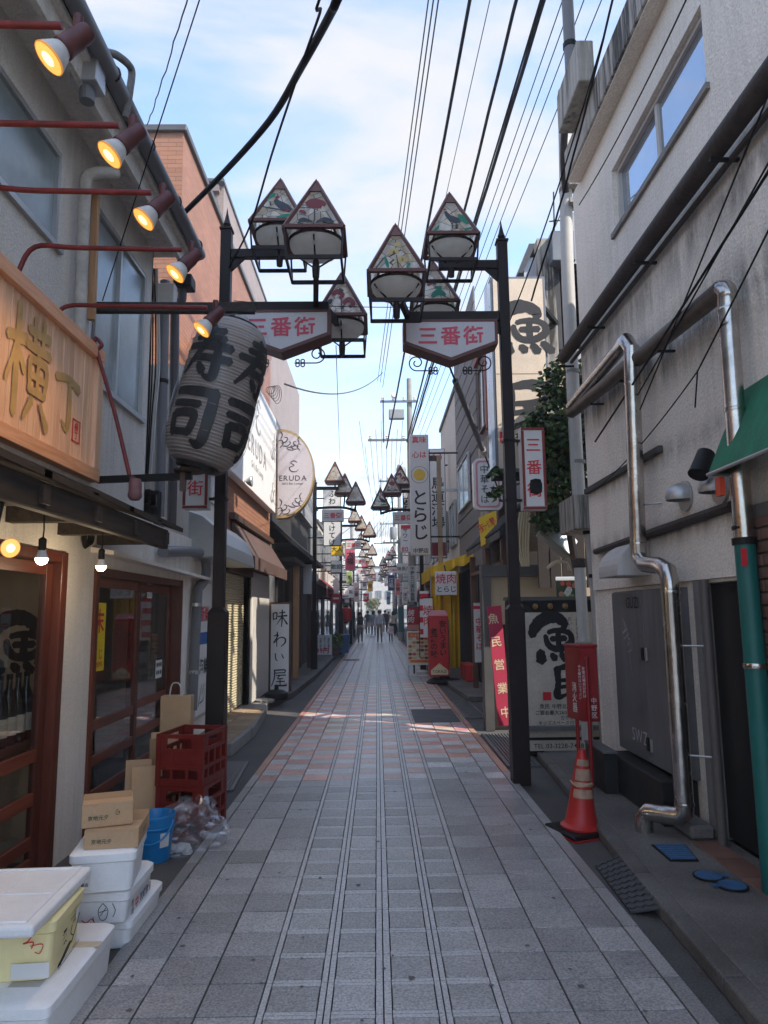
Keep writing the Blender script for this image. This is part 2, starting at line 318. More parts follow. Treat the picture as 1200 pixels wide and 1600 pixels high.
BR = {
 '寿': [[(.28,.9,.1),(.75,.92,.11)],[(.22,.76,.09),(.8,.78,.1)],[(.08,.6,.1),(.95,.64,.13)],[(.5,1,.12),(.42,.6,.12),(.1,.12,.05)],[(.35,.4,.1),(.98,.43,.12)],[(.72,.56,.12),(.74,.1,.14),(.56,.1,.05)],[(.42,.28,.1),(.54,.16,.13)]],
 '司': [[(.1,.9,.12),(.8,.92,.16),(.9,.84,.17),(.87,.1,.16),(.66,.08,.05)],[(.12,.68,.1),(.68,.7,.11)],[(.2,.5,.13),(.24,.16,.12)],[(.2,.5,.12),(.62,.52,.13),(.6,.2,.12)],[(.24,.2,.1),(.62,.2,.1)]],
 '魚': [[(.02,.62,.14),(.1,.78,.2),(.3,.95,.22),(.55,.98,.2),(.74,.86,.16),(.7,.74,.08)],[(.32,.62,.08),(.36,.46,.11),(.5,.36,.11),(.72,.38,.12),(.88,.5,.12),(.84,.66,.1),(.6,.72,.09),(.38,.68,.08)],[(.6,.7,.1),(.6,.42,.1)],[(.44,.55,.09),(.76,.56,.1)],[(.2,.3,.15),(.22,.12,.2)],[(.44,.24,.1),(.52,.16,.13)],[(.64,.26,.1),(.74,.14,.13)],[(.82,.3,.1),(.98,.14,.14)]],
 '民': [[(.22,.92,.1),(.6,.98,.2),(.9,.82,.24),(.8,.62,.16),(.3,.56,.09)],[(.22,.94,.16),(.24,.5,.13),(.2,.1,.16),(.36,.1,.1),(.5,.2,.05)],[(.3,.36,.1),(.86,.46,.13)],[(.52,.56,.14),(.62,.3,.15),(.86,.06,.2),(1.0,.16,.07)]],
 '横': [[(.0,.66,.08),(.42,.72,.1)],[(.22,1,.09),(.2,.0,.1)],[(.2,.62,.08),(.0,.26,.05)],[(.24,.58,.07),(.4,.42,.08)],[(.46,.84,.07),(.98,.87,.08)],[(.6,.98,.07),(.6,.72,.06)],[(.82,1,.07),(.8,.72,.06)],[(.42,.69,.07),(1,.71,.08)],[(.5,.56,.07),(.52,.28,.07)],[(.5,.57,.06),(.9,.58,.08),(.88,.28,.07)],[(.52,.29,.06),(.9,.29,.06)],[(.7,.68,.07),(.7,.3,.06)],[(.52,.43,.06),(.88,.43,.06)],[(.58,.2,.09),(.4,.0,.04)],[(.78,.2,.05),(.98,.0,.1)]],
 '丁': [[(.06,.82,.13),(.5,.9,.12),(.94,.84,.17)],[(.56,.86,.1),(.58,.3,.14),(.5,.06,.13),(.3,.16,.04)]],
 '味': [[(.06,.8,.07),(.08,.42,.06)],[(.06,.8,.06),(.3,.82,.07),(.28,.46,.06)],[(.08,.46,.05),(.3,.48,.05)],[(.46,.82,.05),(.86,.86,.06)],[(.38,.62,.06),(.98,.66,.08)],[(.66,1,.07),(.66,.5,.08),(.62,.0,.05)],[(.64,.6,.06),(.3,.14,.03)],[(.7,.56,.05),(1,.16,.09)]],
 'わ': [[(.34,.98,.08),(.3,.5,.07),(.3,.04,.05)],[(.08,.72,.05),(.4,.78,.07),(.06,.26,.05),(.5,.6,.06),(.86,.58,.08),(.9,.3,.09),(.6,.04,.04)]],
 'い': [[(.12,.8,.08),(.16,.34,.09),(.36,.2,.04)],[(.7,.74,.06),(.86,.4,.1)]],
 '屋': [[(.16,.94,.06),(.86,.96,.07),(.84,.78,.06)],[(.18,.78,.05),(.84,.8,.05)],[(.2,.94,.08),(.18,.5,.07),(.0,.04,.04)],[(.3,.64,.05),(.92,.66,.06)],[(.54,.64,.05),(.4,.46,.05),(.76,.46,.05)],[(.3,.28,.05),(.86,.3,.06)],[(.56,.44,.06),(.56,.06,.06)],[(.2,.04,.06),(.98,.06,.09)]],
}
def curvepath(a, b, sag, n=14):
    a, b = Vector(a), Vector(b); return [a.lerp(b, i/n) - Vector((0, 0, sag*4*(i/n)*(1-i/n))) for i in range(n+1)]
# ---------------------------------------------------------------- palette
K = dict
asphalt = mat('asphalt', (0.085, 0.079, 0.075), 0.75, var=0.5, vs=1.4, bump=0.006, bs=110, fine=0.45, fs=110)
joint = mat('paving_joint', (0.03, 0.028, 0.027), 0.85, var=0.3)
tile_m = mat('granite_tile', (0.23, 0.235, 0.245), 0.36, attr='tint', var=0.34, vs=1.3, bump=0.0016, bs=120, fine=0.5, fs=95, rnd=0.17, spec=0.55)
strip_m = mat('pale_strip', (0.46, 0.447, 0.44), 0.36, var=0.25, vs=2.5, fine=0.4, fs=90, rnd=0.05, spec=0.5)
concrete = mat('concrete', (0.24, 0.225, 0.21), 0.8, var=0.25, vs=2.0, bump=0.004, bs=70, fine=0.12, streak=0.6)
dconcrete = mat('dark_concrete', (0.125, 0.115, 0.105), 0.8, var=0.5, vs=1.8, bump=0.006, bs=70, fine=0.3, fs=90, streak=.5, scol=(.05, .045, .04))
plaster_l = mat('grey_plaster', (0.64, 0.60, 0.55), 0.85, var=0.1, vs=1.2, bump=0.010, bs=55, streak=0.6, scol=(0.2, 0.19, 0.18), fine=0.14, fs=70)
plaster_w = mat('white_plaster', (0.78, 0.72, 0.65), 0.8, var=0.08, vs=1.4, bump=0.005, bs=60, streak=0.6, scol=(0.3, 0.26, 0.22), fine=0.08, fs=70)
plaster_r = mat('beige_plaster', (0.80, 0.73, 0.645), 0.88, var=0.12, vs=0.8, bump=0.012, bs=50, streak=0.42, scol=(0.28, 0.25, 0.22), fine=0.14, fs=55)
concrete_st = mat('stained_concrete', (0.40, 0.37, 0.33), 0.85, var=0.2, vs=2.0, bump=0.003, bs=60, streak=3.0, scol=(0.045, 0.04, 0.036))
red_wood = woodmat('red_wood', (0.055, 0.010, 0.005), (0.13, 0.028, 0.013), 0.4, 2, 10)
red_wood_h = woodmat('red_wood_across', (0.10, 0.02, 0.01), (0.21, 0.05, 0.022), 0.4, 1, 10)
cedar = woodmat('cedar_boards', (0.70, 0.38, 0.22), (0.90, 0.58, 0.38), 0.5, 2, 16)
cedar_h = woodmat('cedar_rail', (0.58, 0.26, 0.13), (0.82, 0.44, 0.25), 0.5, 1, 14)
old_wood = woodmat('weathered_wood', (0.009, 0.006, 0.005), (0.045, 0.032, 0.024), 0.75, 1, 9, 0.004)
new_wood = woodmat('pale_post', (0.40, 0.19, 0.08), (0.55, 0.31, 0.15), 0.6, 2, 12)
brown_wood = woodmat('brown_wood', (0.06, 0.028, 0.016), (0.14, 0.07, 0.04), 0.5, 2, 9)
pole_m = mat('brown_black_paint', (0.016, 0.0095, 0.009), 0.5, spec=.25, var=0.25, vs=4, fine=0.1, fs=60)
copper = mat('copper_brown_paint', (0.11, 0.036, 0.026), 0.45, var=0.3, vs=6)
black_m = mat('black_metal', (0.009, 0.0085, 0.0085), 0.55, spec=.25, var=0.2)
rubber = mat('black_cable', (0.006, 0.006, 0.006), 0.6, spec=.2, var=0.2)
red_pipe = mat('red_painted_pipe', (0.15, 0.016, 0.016), 0.45, var=0.55, vs=14, bump=0.001)
maroon = mat('maroon_lamp_paint', (0.085, 0.022, 0.022), 0.42, var=0.4, vs=18)
white_m = mat('white_metal', (0.62, 0.61, 0.59), 0.5, var=0.08)
alu = mat('aluminium', (0.42, 0.42, 0.42), 0.38, 0.6, var=0.15)
grey_pvc = mat('grey_pipe', (0.155, 0.155, 0.165), 0.5, var=0.15)
white_pvc = mat('white_pipe', (0.47, 0.445, 0.415), 0.55, var=0.15, streak=0.5)
chrome = mat('steel_pipe', (0.50, 0.475, 0.45), 0.24, 1.0, var=0.35, vs=7, bump=.0025, bs=14)
dirty_steel = mat('dirty_steel', (0.12, 0.10, 0.085), 0.5, 0.7, var=0.6, vs=9, bump=0.003, bs=30)
brown_lag = mat('brown_lagging', (0.045, 0.034, 0.028), 0.7, var=0.6, vs=12, bump=0.008, bs=30)
steel_dark = mat('dark_steel_cabinet', (0.125, 0.125, 0.13), 0.5, 0.1, var=0.35, vs=3, streak=0.8, scol=(0.2, 0.2, 0.21))
green_pvc = mat('green_pipe', (0.010, 0.115, 0.10), 0.42, var=0.2, vs=4)
green_cloth = mat('green_awning_cloth', (0.022, 0.16, 0.085), 0.8, var=0.35, vs=4, bump=0.004, bs=25, streak=0.6, scol=(0.02, 0.03, 0.025))
paper = mat('white_panel', (0.70, 0.69, 0.67), 0.5, var=0.05)
paper2 = mat('old_white_panel', (0.58, 0.565, 0.54), 0.55, var=0.1, streak=0.4, scol=(0.3, 0.28, 0.25))
ink = mat('black_ink', (0.010, 0.010, 0.011), 0.7, var=0)
gold = mat('gold_brush', (0.52, 0.33, 0.12), 0.4, 0.15, var=0.25, vs=9)
red_ink = mat('red_ink', (0.58, 0.02, 0.035), 0.55, var=0.12, vs=5)
faded_red = mat('faded_red_letters', (0.60, 0.075, 0.115), 0.55, var=0.2, vs=8)
red_pl = mat('red_plastic', (0.42, 0.022, 0.018), 0.4, var=0.2, vs=5)
crate_red = mat('crate_red', (0.155, 0.011, 0.007), 0.42, var=0.2, vs=6)
crimson = mat('crimson_cloth', (0.36, 0.022, 0.055), 0.7, var=0.15)
yellow_pl = mat('yellow_sheet', (0.72, 0.44, 0.02), 0.45, var=0.15, vs=3, bump=0.006, bs=9)
foam = mat('white_foam', (0.88, 0.88, 0.88), 0.55, var=0.05, vs=8, bump=0.0016, bs=240, fine=0.04, fs=160, streak=.35, scol=(.5, .48, .45))
foam_y = mat('cream_foam', (0.88, 0.76, 0.40), 0.55, var=0.05, vs=8, bump=0.0012, bs=320)
card = mat('cardboard', (0.50, 0.325, 0.185), 0.8, var=0.1, vs=7, fine=0.06, fs=120)
card_in = mat('cardboard_inside', (0.36, 0.23, 0.125), 0.85, var=0.1)
blue_pl = mat('blue_plastic', (0.012, 0.20, 0.48), 0.35, var=0.1)
dark_in = mat('dark_interior', (0.022, 0.017, 0.014), 0.9, var=0.3)
dim_in = mat('dim_interior', (0.30, 0.21, 0.14), 0.9, var=0.3)
door_dk = mat('charcoal_door', (0.016, 0.0155, 0.015), 0.5, var=0.2)
brick_m = mat('brown_brick', (0.16, 0.085, 0.065), 0.8, var=0.3, vs=9, bump=0.003, rnd=0.25)
orange_t = brickmat('orange_tile', (0.36, 0.165, 0.095), (0.30, 0.135, 0.08), (0.14, 0.075, 0.05), 0.23, 0.065)
pinkbeige = brickmat('pink_beige_cladding', (0.27, 0.205, 0.18), (0.29, 0.22, 0.19), (0.18, 0.14, 0.125), 0.4, 0.11)
dkbrick = brickmat('dark_brick', (0.075, 0.035, 0.032), (0.055, 0.028, 0.026), (0.03, 0.026, 0.025), 0.22, 0.07)
glass = glassmat('shop_glass', (0.86, 0.86, 0.84), 0.02, 0.02)
glass_win = glassmat('window_glass', (0.35, 0.38, 0.38), 0.03, 0.25)
frost = mat('frosted_glass', (0.20, 0.235, 0.235), 0.18, var=0.35, vs=1.6, spec=0.9)
plastic_bag = glassmat('clear_plastic', (0.94, 0.94, 0.95), 0.15, 0.02, haze=0.04, hcol=(0.9, 0.9, 0.92), fmul=1.4)
plastic_wrap = glassmat('plastic_wrap', (0.97, 0.97, 0.97), 0.22, 0.0, haze=0.006, hcol=(0.8, 0.8, 0.82), fmul=.4)
lant_m = mat('lantern_paper', (0.29, 0.25, 0.225), 0.6, var=0.25, vs=5)
far_w = mat('pale_far_wall', (0.62, 0.60, 0.57), 0.8, var=0.1)
gold_trim = mat('gold_trim', (0.50, 0.33, 0.15), 0.35, 0.7, var=0.1)
# ---------------------------------------------------------------- ground
MB().add([(-500, -500, 0), (500, -500, 0), (500, 900, 0), (-500, 900, 0)], [(0, 1, 2, 3)]).build('ground', asphalt, kind='structure')
pv = MB().add([(-1.245, -4, 0.004), (1.305, -4, 0.004), (1.305, 95, 0.004), (-1.245, 95, 0.004)], [(0, 1, 2, 3)]).build('pavement', joint, kind='structure')
G1, G2, PK, PK2 = (0.305, 0.293, 0.287), (0.355, 0.342, 0.335), (0.56, 0.30, 0.235), (0.50, 0.33, 0.275)
ROW = 0.25; G = 0.0075
big = [(-1.165, -0.985), (-0.985, -0.738), (-0.738, -0.494), (0.506, 0.770), (0.770, 1.032), (1.032, 1.222)]
small = [(-0.466, -0.256), (-0.200, -0.021), (0.046, 0.230), (0.284, 0.472)]
rt_ = random.Random(3); shared = {}
def tile_at(x0, x1, y0, y1, col, single, name='paving_tile', h=0.018):
    if single:
        key = (round(x1-x0, 3), round(y1-y0, 3), col)
        cxm, cym = (x0+x1)/2, (y0+y1)/2
        M = Matrix.Translation((cxm, cym, 0.004 + rt_.uniform(-0.0012, 0.0012))) @ Matrix.Rotation(rt_.uniform(-.002, .002), 4, 'X')
        a, b = (x1-x0)/2-G/2, (y1-y0)/2-G/2; e = 0.002
        if key not in shared:
            q = MB().add([(-a,-b,0),(a,-b,0),(a,b,0),(-a,b,0),(-a,-b,h-e),(a,-b,h-e),(a,b,h-e),(-a,b,h-e),(-a+e,-b+e,h),(a-e,-b+e,h),(a-e,b-e,h),(-a+e,b-e,h)],
                         [(0,1,5,4),(1,2,6,5),(2,3,7,6),(3,0,4,7),(4,5,9,8),(5,6,10,9),(6,7,11,10),(7,4,8,11),(8,9,10,11)], col=col)
            o = q.build(name, tile_m, pv); o.matrix_basis = M; shared[key] = o
        else: share(shared[key], name, pv, M)
    else:
        e = 0.003; x0 += G/2; x1 -= G/2; y0 += G/2; y1 -= G/2; z = 0.004+h+rt_.uniform(-.001, .001)
        c = tuple(k*rt_.uniform(0.86, 1.14) for k in col)
        rest.add([(x0,y0,0.004),(x1,y0,0.004),(x1,y1,0.004),(x0,y1,0.004),(x0+e,y0+e,z),(x1-e,y0+e,z),(x1-e,y1-e,z),(x0+e,y1-e,z)],
                 [(0,1,5,4),(1,2,6,5),(2,3,7,6),(3,0,4,7),(4,5,6,7)], col=c)
rest = MB(); strips = MB(); nrow = 0
y = 2.32-0.25*24; k = 0
while y < 92:
    single = 2.5 < y < 9.6
    for ci, (a, b) in enumerate(big + small):
        sm = ci >= 6; col = G1 if (ci+k*3) % 4 else G2
        if 7.05 < y < 16.5:
            odd = (k + ci) % 2
            if odd: col = PK if ci < 3 or y > 8 else (PK2 if ci in (6, 7, 8, 9) else G2)
            else: col = (0.52, 0.50, 0.485)
        elif y >= 16.5: col = [(0.40, 0.385, 0.375), (0.45, 0.36, 0.335), (0.37, 0.36, 0.35)][(ci*2+k) % 3]
        d = 0.027 if (sm and y < 60) else 0
        if y > 60 and sm and ci != 6: continue
        if y > 60 and ci == 6: a, b = -0.47, 0.47
        tile_at(a, b, y+d, y+ROW-d, col, single)
    if y < 60:
        for (a, b) in small:
            strips.box(a+.002, b-.002, y+0.002, y+0.0255, 0.004, 0.021); strips.box(a+.002, b-.002, y+ROW-0.0255, y+ROW-0.002, 0.004, 0.021)
        for a, b in ((-.494, -.466), (-.256, -.229), (-.227, -.2), (-.021, .011), (.013, .046), (.230, .256), (.258, .284), (.472, .506)):
            strips.box(a+.002, b-.002, y+.002, y+ROW-.002, 0.004, 0.0215)
    kc = (0.31, 0.30, 0.29) if y < 7.05 else (0.44, 0.24, 0.175)
    if k % 2 == 0:
        for a, b in ((-1.242, -1.165), (1.222, 1.302)): tile_at(a, b, y, y+2*ROW, kc, single and y > 2.8, 'border_stone', 0.021)
    y += ROW; k += 1
rest.build('paving_tiles_far', tile_m, pv, kind='stuff')
strips.build('pale_granite_strips', strip_m, pv, kind='stuff')
# raised pavement on the right with its kerb
def rslab():
    q = MB(); ys = [-4, 2.6, 3.64, 4.3, 5.16, 5.93, 7.2, 8.4]; ex = [1.50, 1.50, 1.55, 1.58, 1.64, 1.70, 1.78, 1.84]
    pts = [(x, yy) for x, yy in zip(ex, ys)] + [(2.34, 8.4), (2.34, -4)]
    q.prism(pts, Matrix.Identity(4), 0.075); return q
sw = rslab().build('right_pavement', dconcrete, kind='structure', bev=0.012, seg=2)
ys = [-1.0+0.6*i for i in range(16)]
def kx(yy): 
    Y = [-4, 2.6, 3.64, 4.3, 5.16, 5.93, 7.2, 8.4]; E = [1.50, 1.50, 1.55, 1.58, 1.64, 1.70, 1.78, 1.84]
    for i in range(7):
        if Y[i] <= yy <= Y[i+1]: return E[i]+(E[i+1]-E[i])*(yy-Y[i])/(Y[i+1]-Y[i])
    return E[-1]
for i in range(15):
    a, b = ys[i]+.004, ys[i+1]-.004; xa, xb = kx(a), kx(b)
    MB().prism([(xa-.10, a), (xa+.003, a), (xb+.003, b), (xb-.10, b)], Matrix.Identity(4), 0.079).build('kerb_stone', dconcrete, sw, bev=0.012, seg=2)
# worn tiled door sill strips beside the dark door
for i in range(5):
    MB().box(2.06, 2.24, 3.3+i*0.33, 3.3+i*0.33+0.32, 0.07, 0.082).build('terracotta_tile', mat('terracotta', (0.17, 0.085, 0.06), 0.7, var=0.35, vs=5), sw, bev=0.003)
# left raised forecourts
def forecourt(name, pts, z, m, parent=None):
    return MB().prism(pts, Matrix.Identity(4), z).build(name, m, parent, kind='structure', bev=0.015, seg=2)
fc = forecourt('left_forecourt', [(-2.4, 8.3), (-1.66, 8.35), (-1.62, 9.6), (-1.74, 11.35), (-1.82, 12.0), (-2.4, 12.0)], 0.15, concrete)
worn = mat('worn_ochre_tile', (0.30, 0.21, 0.13), 0.7, var=0.45, vs=3, fine=0.2, rnd=0.2)
for i in range(10):
    for j in range(2):
        y0 = 8.4+i*0.29; x1 = -1.70-j*0.30
        if y0 > 11: x1 -= 0.08
        MB().box(x1-0.285, x1, y0, y0+0.28, 0.145, 0.158).build('floor_tile', worn, fc, bev=0.004)
fc2 = forecourt('left_side_pavement', [(-2.4, 12.03), (-1.86, 12.03), (-1.62, 14), (-1.52, 17.7), (-1.5, 24), (-1.5, 60), (-2.6, 60), (-2.6, 12.03)], 0.12, dconcrete)
fc3 = forecourt('right_side_pavement', [(1.62, 13.0), (1.52, 15), (1.5, 60), (2.6, 60), (2.6, 13.0)], 0.1, dconcrete)
rk = random.Random(5)
for i in range(9):
    cxr, cyr, s = -1.93+rk.uniform(-.09, .12), 12.2+rk.uniform(0, 1.0), rk.uniform(.06, .13)
    q = MB(); q.lathe([(s, 0), (s*1.02, s*.3), (s*.6, s*.5)], Matrix.Translation((cxr, cyr, 0.115)) @ Matrix.Rotation(rk.uniform(0, 3), 4, 'Z'), 6)
    q.build('loose_stone', concrete, label='small grey rubble stone lying by the ochre step left of the pavement', cat='stone', group='rubble stones by the left step')
# plates let into the ground
plate = mat('dark_plate', (0.055, 0.056, 0.058), 0.6, var=0.2, vs=5, fine=0.15)
MB().box(0.53, 1.20, 10.55, 11.95, 0.018, 0.027).build('cover_plate', plate, label='dark rectangular cover plate set into the pink paving', cat='cover', bev=0.004)
MB().box(-1.16, -0.62, 24.1, 24.9, 0.018, 0.027).build('cover_plate', plate, label='small dark cover plate in the paving far down on the left', cat='cover', bev=0.004)
def grating(name, label, corners, z, nb, m, rows=2):
    a, b, c, d = [Vector((p[0], p[1], z)) for p in corners]
    t = thing(name, label, 'grating', tuple(((a+b+c+d)/4)))
    F = MB()
    for p, q in ((a, b), (b, c), (c, d), (d, a)): F.bar(p, q, 0.03, 0.02)
    F.build('rim', m, t)
    for i in range(nb):
        s = (i+.5)/nb; MB().bar(a.lerp(b, s), d.lerp(c, s), 0.02, 0.014).build('bar', m, t)
    for i in range(1, rows): MB().bar(a.lerp(d, i/rows), b.lerp(c, i/rows), 0.02, 0.012).build('cross_bar', m, t)
    MB().add([a+Vector((0, 0, -.008)), b+Vector((0, 0, -.008)), c+Vector((0, 0, -.008)), d+Vector((0, 0, -.008))], [(0, 1, 2, 3)]).build('drain_pit', black_m, t)
gm = mat('galvanised', (0.16, 0.16, 0.165), 0.5, 0.4, var=0.3)
grating('drain_grating', 'grey steel drain grating beside the red beer crates', [(-1.62, 6.75), (-1.34, 6.75), (-1.42, 8.0), (-1.66, 8.0)], 0.012, 10, gm)
grating('drain_grating', 'dark steel drain grating behind the brown post on the right', [(1.34, 7.6), (1.66, 7.6), (1.72, 9.6), (1.36, 9.6)], 0.012, 9, gm, 4)
grating('drain_grating', 'dark drain grating beside the cover plate near the yellow awning', [(1.32, 11.0), (1.62, 11.0), (1.62, 13.0), (1.30, 13.0)], 0.012, 9, gm, 4)
# checker-plate ramp
rm = thing('checker_plate_ramp', 'black checker-plate kerb ramp lying against the right kerb', 'ramp', (1.631, 4.347, 0.000))
A, B, Cc, Dd = Vector((1.354, 4.711, 0.015)), Vector((1.330, 4.018, 0.015)), Vector((1.488, 3.935, 0.070)), Vector((1.502, 4.723, 0.070))
MB().add([A, B, Cc, Dd, (A.x, A.y, 0.002), (B.x, B.y, 0.002), (Cc.x, Cc.y, 0.06), (Dd.x, Dd.y, 0.06)], [(0,1,2,3),(7,6,5,4),(0,4,5,1),(1,5,6,2),(2,6,7,3),(3,7,4,0)]).build('ramp_plate', plate, rm)
stud = None
nrm = (B-A).cross(Dd-A).normalized()
for i in range(11):
    for j in range(8):
        p = A.lerp(B, (i+.5)/11).lerp(Dd.lerp(Cc, (i+.5)/11), (j+.5)/8)+nrm*0.002
        ang = PI/4 if (i+j) % 2 else -PI/4
        if stud is None:
            stud = MB().box(-.014, .014, -.004, .004, -.002, .004).build('raised_stud', plate, rm, local=True)
            o = stud
        else: o = share(stud, 'raised_stud', rm)
        o.matrix_basis = wmat(rm).inverted() @ Matrix.Translation(p) @ Matrix.Rotation(ang, 4, 'Z')
# blue covers
bl = mat('blue_enamel', (0.035, 0.105, 0.21), 0.5, var=0.5, vs=12, bump=0.003, bs=40)
bb = thing('water_meter_cover', 'blue rectangular patterned water meter cover on the right pavement', 'cover', (2.0, 4.6, 0.075))
pc = [Vector((1.774, 4.871, 0.078)), Vector((1.989, 4.862, 0.078)), Vector((1.946, 4.564, 0.078)), Vector((1.773, 4.571, 0.078))]
MB().add(pc + [p+Vector((0, 0, .008)) for p in pc], [(0,3,2,1),(4,5,6,7),(0,1,5,4),(1,2,6,5),(2,3,7,6),(3,0,4,7)]).build('frame', black_m, bb)
ctr = sum(pc, Vector())/4; pi_ = [ctr+(p-ctr)*0.9+Vector((0, 0, .009)) for p in pc]
MB().add(pi_ + [p+Vector((0, 0, .003)) for p in pi_], [(0,3,2,1),(4,5,6,7),(0,1,5,4),(1,2,6,5),(2,3,7,6),(3,0,4,7)]).build('lid', bl, bb)
for i in range(7): MB().bar(pi_[0].lerp(pi_[3], (i+.5)/7)+Vector((0, 0, .004)), pi_[1].lerp(pi_[2], (i+.5)/7)+Vector((0, 0, .004)), .01, .005).build('rib', bl, bb)
for lab, cpt, sgn in (('blue round valve cover nearer the dark door', (1.888, 4.312, 0.078), 1), ('blue round valve cover nearest the camera on the right pavement', (1.952, 4.165, 0.078), -1)):
    t = thing('valve_cover', lab, 'cover', cpt)
    q = MB(); q.lathe([(.085, 0), (.085, .008), (.07, .008)], Matrix.Translation(cpt), 20); q.build('frame', black_m, t)
    q = MB(); q.lathe([(.074, .006), (.074, .011), (0, .012)], Matrix.Translation(cpt), 20); q.box(cpt[0]+sgn*.06, cpt[0]+sgn*.11, cpt[1]-.02, cpt[1]+.02, cpt[2]+.004, cpt[2]+.010); q.build('lid', bl, t)
gumq = MB(); rgm = random.Random(21)
for i in range(130):
    yy = 2.6+12*rgm.random()**1.6; xx = rgm.uniform(-1.15, 1.2); s_ = rgm.uniform(.006, .016); n_ = 8; a0 = rgm.uniform(0, 6)
    gumq.add([(xx+s_*rgm.uniform(.75, 1.2)*math.cos(a0+6.283*k_/n_), yy+s_*rgm.uniform(.75, 1.2)*math.sin(a0+6.283*k_/n_), .0248+.00001*i) for k_ in range(n_)], [list(range(n_))])
gumq.build('gum_spots', mat('trodden_gum', (.13, .125, .12), .7, var=.3), pv, kind='stuff')
# litter by the kerb
lf = mat('dry_leaf', (0.12, 0.08, 0.045), 0.9, var=0.4, rnd=0.5)
q = MB()
for i in range(170):
    yy = rk.uniform(2.9, 7.4); xx = kx(yy)-0.115-abs(rk.gauss(0, .05)); s = rk.uniform(.003, .011); a = rk.uniform(0, 6)
    q.add([(xx+s*math.cos(a+j*2.1), yy+s*math.sin(a+j*2.1), 0.004+rk.uniform(0, .008)) for j in range(3)], [(0, 1, 2)])
q.build('leaf_litter', lf, label='dry leaf crumbs and grit along the right kerb', cat='litter', kind='stuff')
# ================================================================ left side
def wall_open(q, F, x0, x1, y0, y1, ops, th=0.12):
    """Wall slab in frame F (z = out of the face) between x0..x1, y0..y1 with rectangular openings; face at z = 0."""
    xs = sorted({x0, x1, *[min(max(o[i], x0), x1) for o in ops for i in (0, 1)]})
    for a, b in zip(xs, xs[1:]):
        if b-a < 1e-5: continue
        cut = sorted([(max(o[2], y0), min(o[3], y1)) for o in ops if o[0] <= a+1e-6 and o[1] >= b-1e-6]); c = y0
        for lo, hi in cut:
            if lo > c+1e-6: q.fbox(F, a, b, c, lo, -th, 0)
            c = max(c, hi)
        if c < y1-1e-6: q.fbox(F, a, b, c, y1, -th, 0)
    return q
def window(parent, F, x0, x1, y0, y1, fm, gm_, panes=2, rec=0.07, fw_=0.04, name='window', sill=None):
    """Window frame with its panes set in an opening."""
    q = MB()
    for a, b, c, d in ((x0, x1, y0, y0+fw_), (x0, x1, y1-fw_, y1), (x0, x0+fw_, y0+fw_, y1-fw_), (x1-fw_, x1, y0+fw_, y1-fw_)): q.fbox(F, a, b, c, d, -rec, -rec+0.055)
    for i in range(1, panes):
        xm = x0+(x1-x0)*i/panes; q.fbox(F, xm-fw_*.6, xm+fw_*.6, y0+fw_, y1-fw_, -rec+.004, -rec+0.05)
    w_ = q.build(name, fm, parent)
    for i in range(panes):
        a = x0+(x1-x0)*i/panes+fw_*.55; b = x0+(x1-x0)*(i+1)/panes-fw_*.55
        MB().fbox(F, a, b, y0+fw_*.9, y1-fw_*.9, -rec+.012+i*.012, -rec+.018+i*.012).build('pane', gm_, w_)
    if sill: MB().fbox(F, x0-.03, x1+.03, y0-.045, y0-.002, -rec, 0.035).build('sill', sill, w_)
    return w_
LG, L2 = -2.10, -2.30
d1b = 4.796; d2a = 5.301; d2b = 7.655; gend = 8.276
uend = 6.977
iz = thing('tavern_building', 'grey rendered two-storey tavern with red wooden sliding doors on the left', 'building', (LG, 2.0, 0))
Fg = fleft((LG, 0, 0)); Fu = fleft((L2, 0, 0))
q = MB(); wall_open(q, Fg, 0.6, gend, 0, 2.45, [(1.0, d1b, 0.0, 2.02), (d2a, d2b, 0.0, 1.96)], 0.14); q.build('ground_wall', plaster_w, iz)
w1 = (3.1, 4.860, 4.252, 4.980); w2 = (5.475, 6.804, 3.510, 4.993)
q = MB(); wall_open(q, Fu, 0.6, uend, 2.452, 5.35, [w1, w2, (1.0, 2.4, w1[2], w1[3])], 0.16); q.build('upper_wall', plaster_l, iz)
for o_, n_ in ((w1, 2), (w2, 2), ((1.0, 2.4, w1[2], w1[3]), 2)): window(iz, Fu, *o_, alu, frost, n_, 0.06, 0.035, sill=alu)
q = MB(); q.box(-7, L2-.2, 0.6, uend, 2.452, 5.35); q.build('inner_core', dark_in, iz)
q = MB(); q.box(-7, L2, uend-.02, uend, 2.47, 5.34); q.box(-7, LG-.02, gend-.02, gend, 0, 2.44); q.build('end_wall', plaster_l, iz)
q = MB(); q.box(-7, -3.6, 0.6, gend-.03, 0, 2.44); q.build('room_back', dim_in, iz)
q = MB(); q.box(-3.58, LG-.15, 0.6, gend-.03, 2.3, 2.449); q.build('room_ceiling', dim_in, iz)
q = MB(); q.box(-3.58, LG-.15, 4.86, 5.0, 0, 2.29); rp_ = q.build('room_partition', mat('tan_partition', (.55, .44, .31), .8, var=.15), iz); brush(rp_, ink, fcam((0, 4.856, 0)), BR['魚'], -2.62, 1.18, .42, wt=1.2); q = MB(); q.box(-7, LG, 0.5, 0.598, 0, 5.35); q.build('near_end_wall', plaster_l, iz)
q = MB(); q.box(-3.58, LG-.005, 0.6, gend-.03, 0.002, 0.03); q.build('room_floor', dark_in, iz)
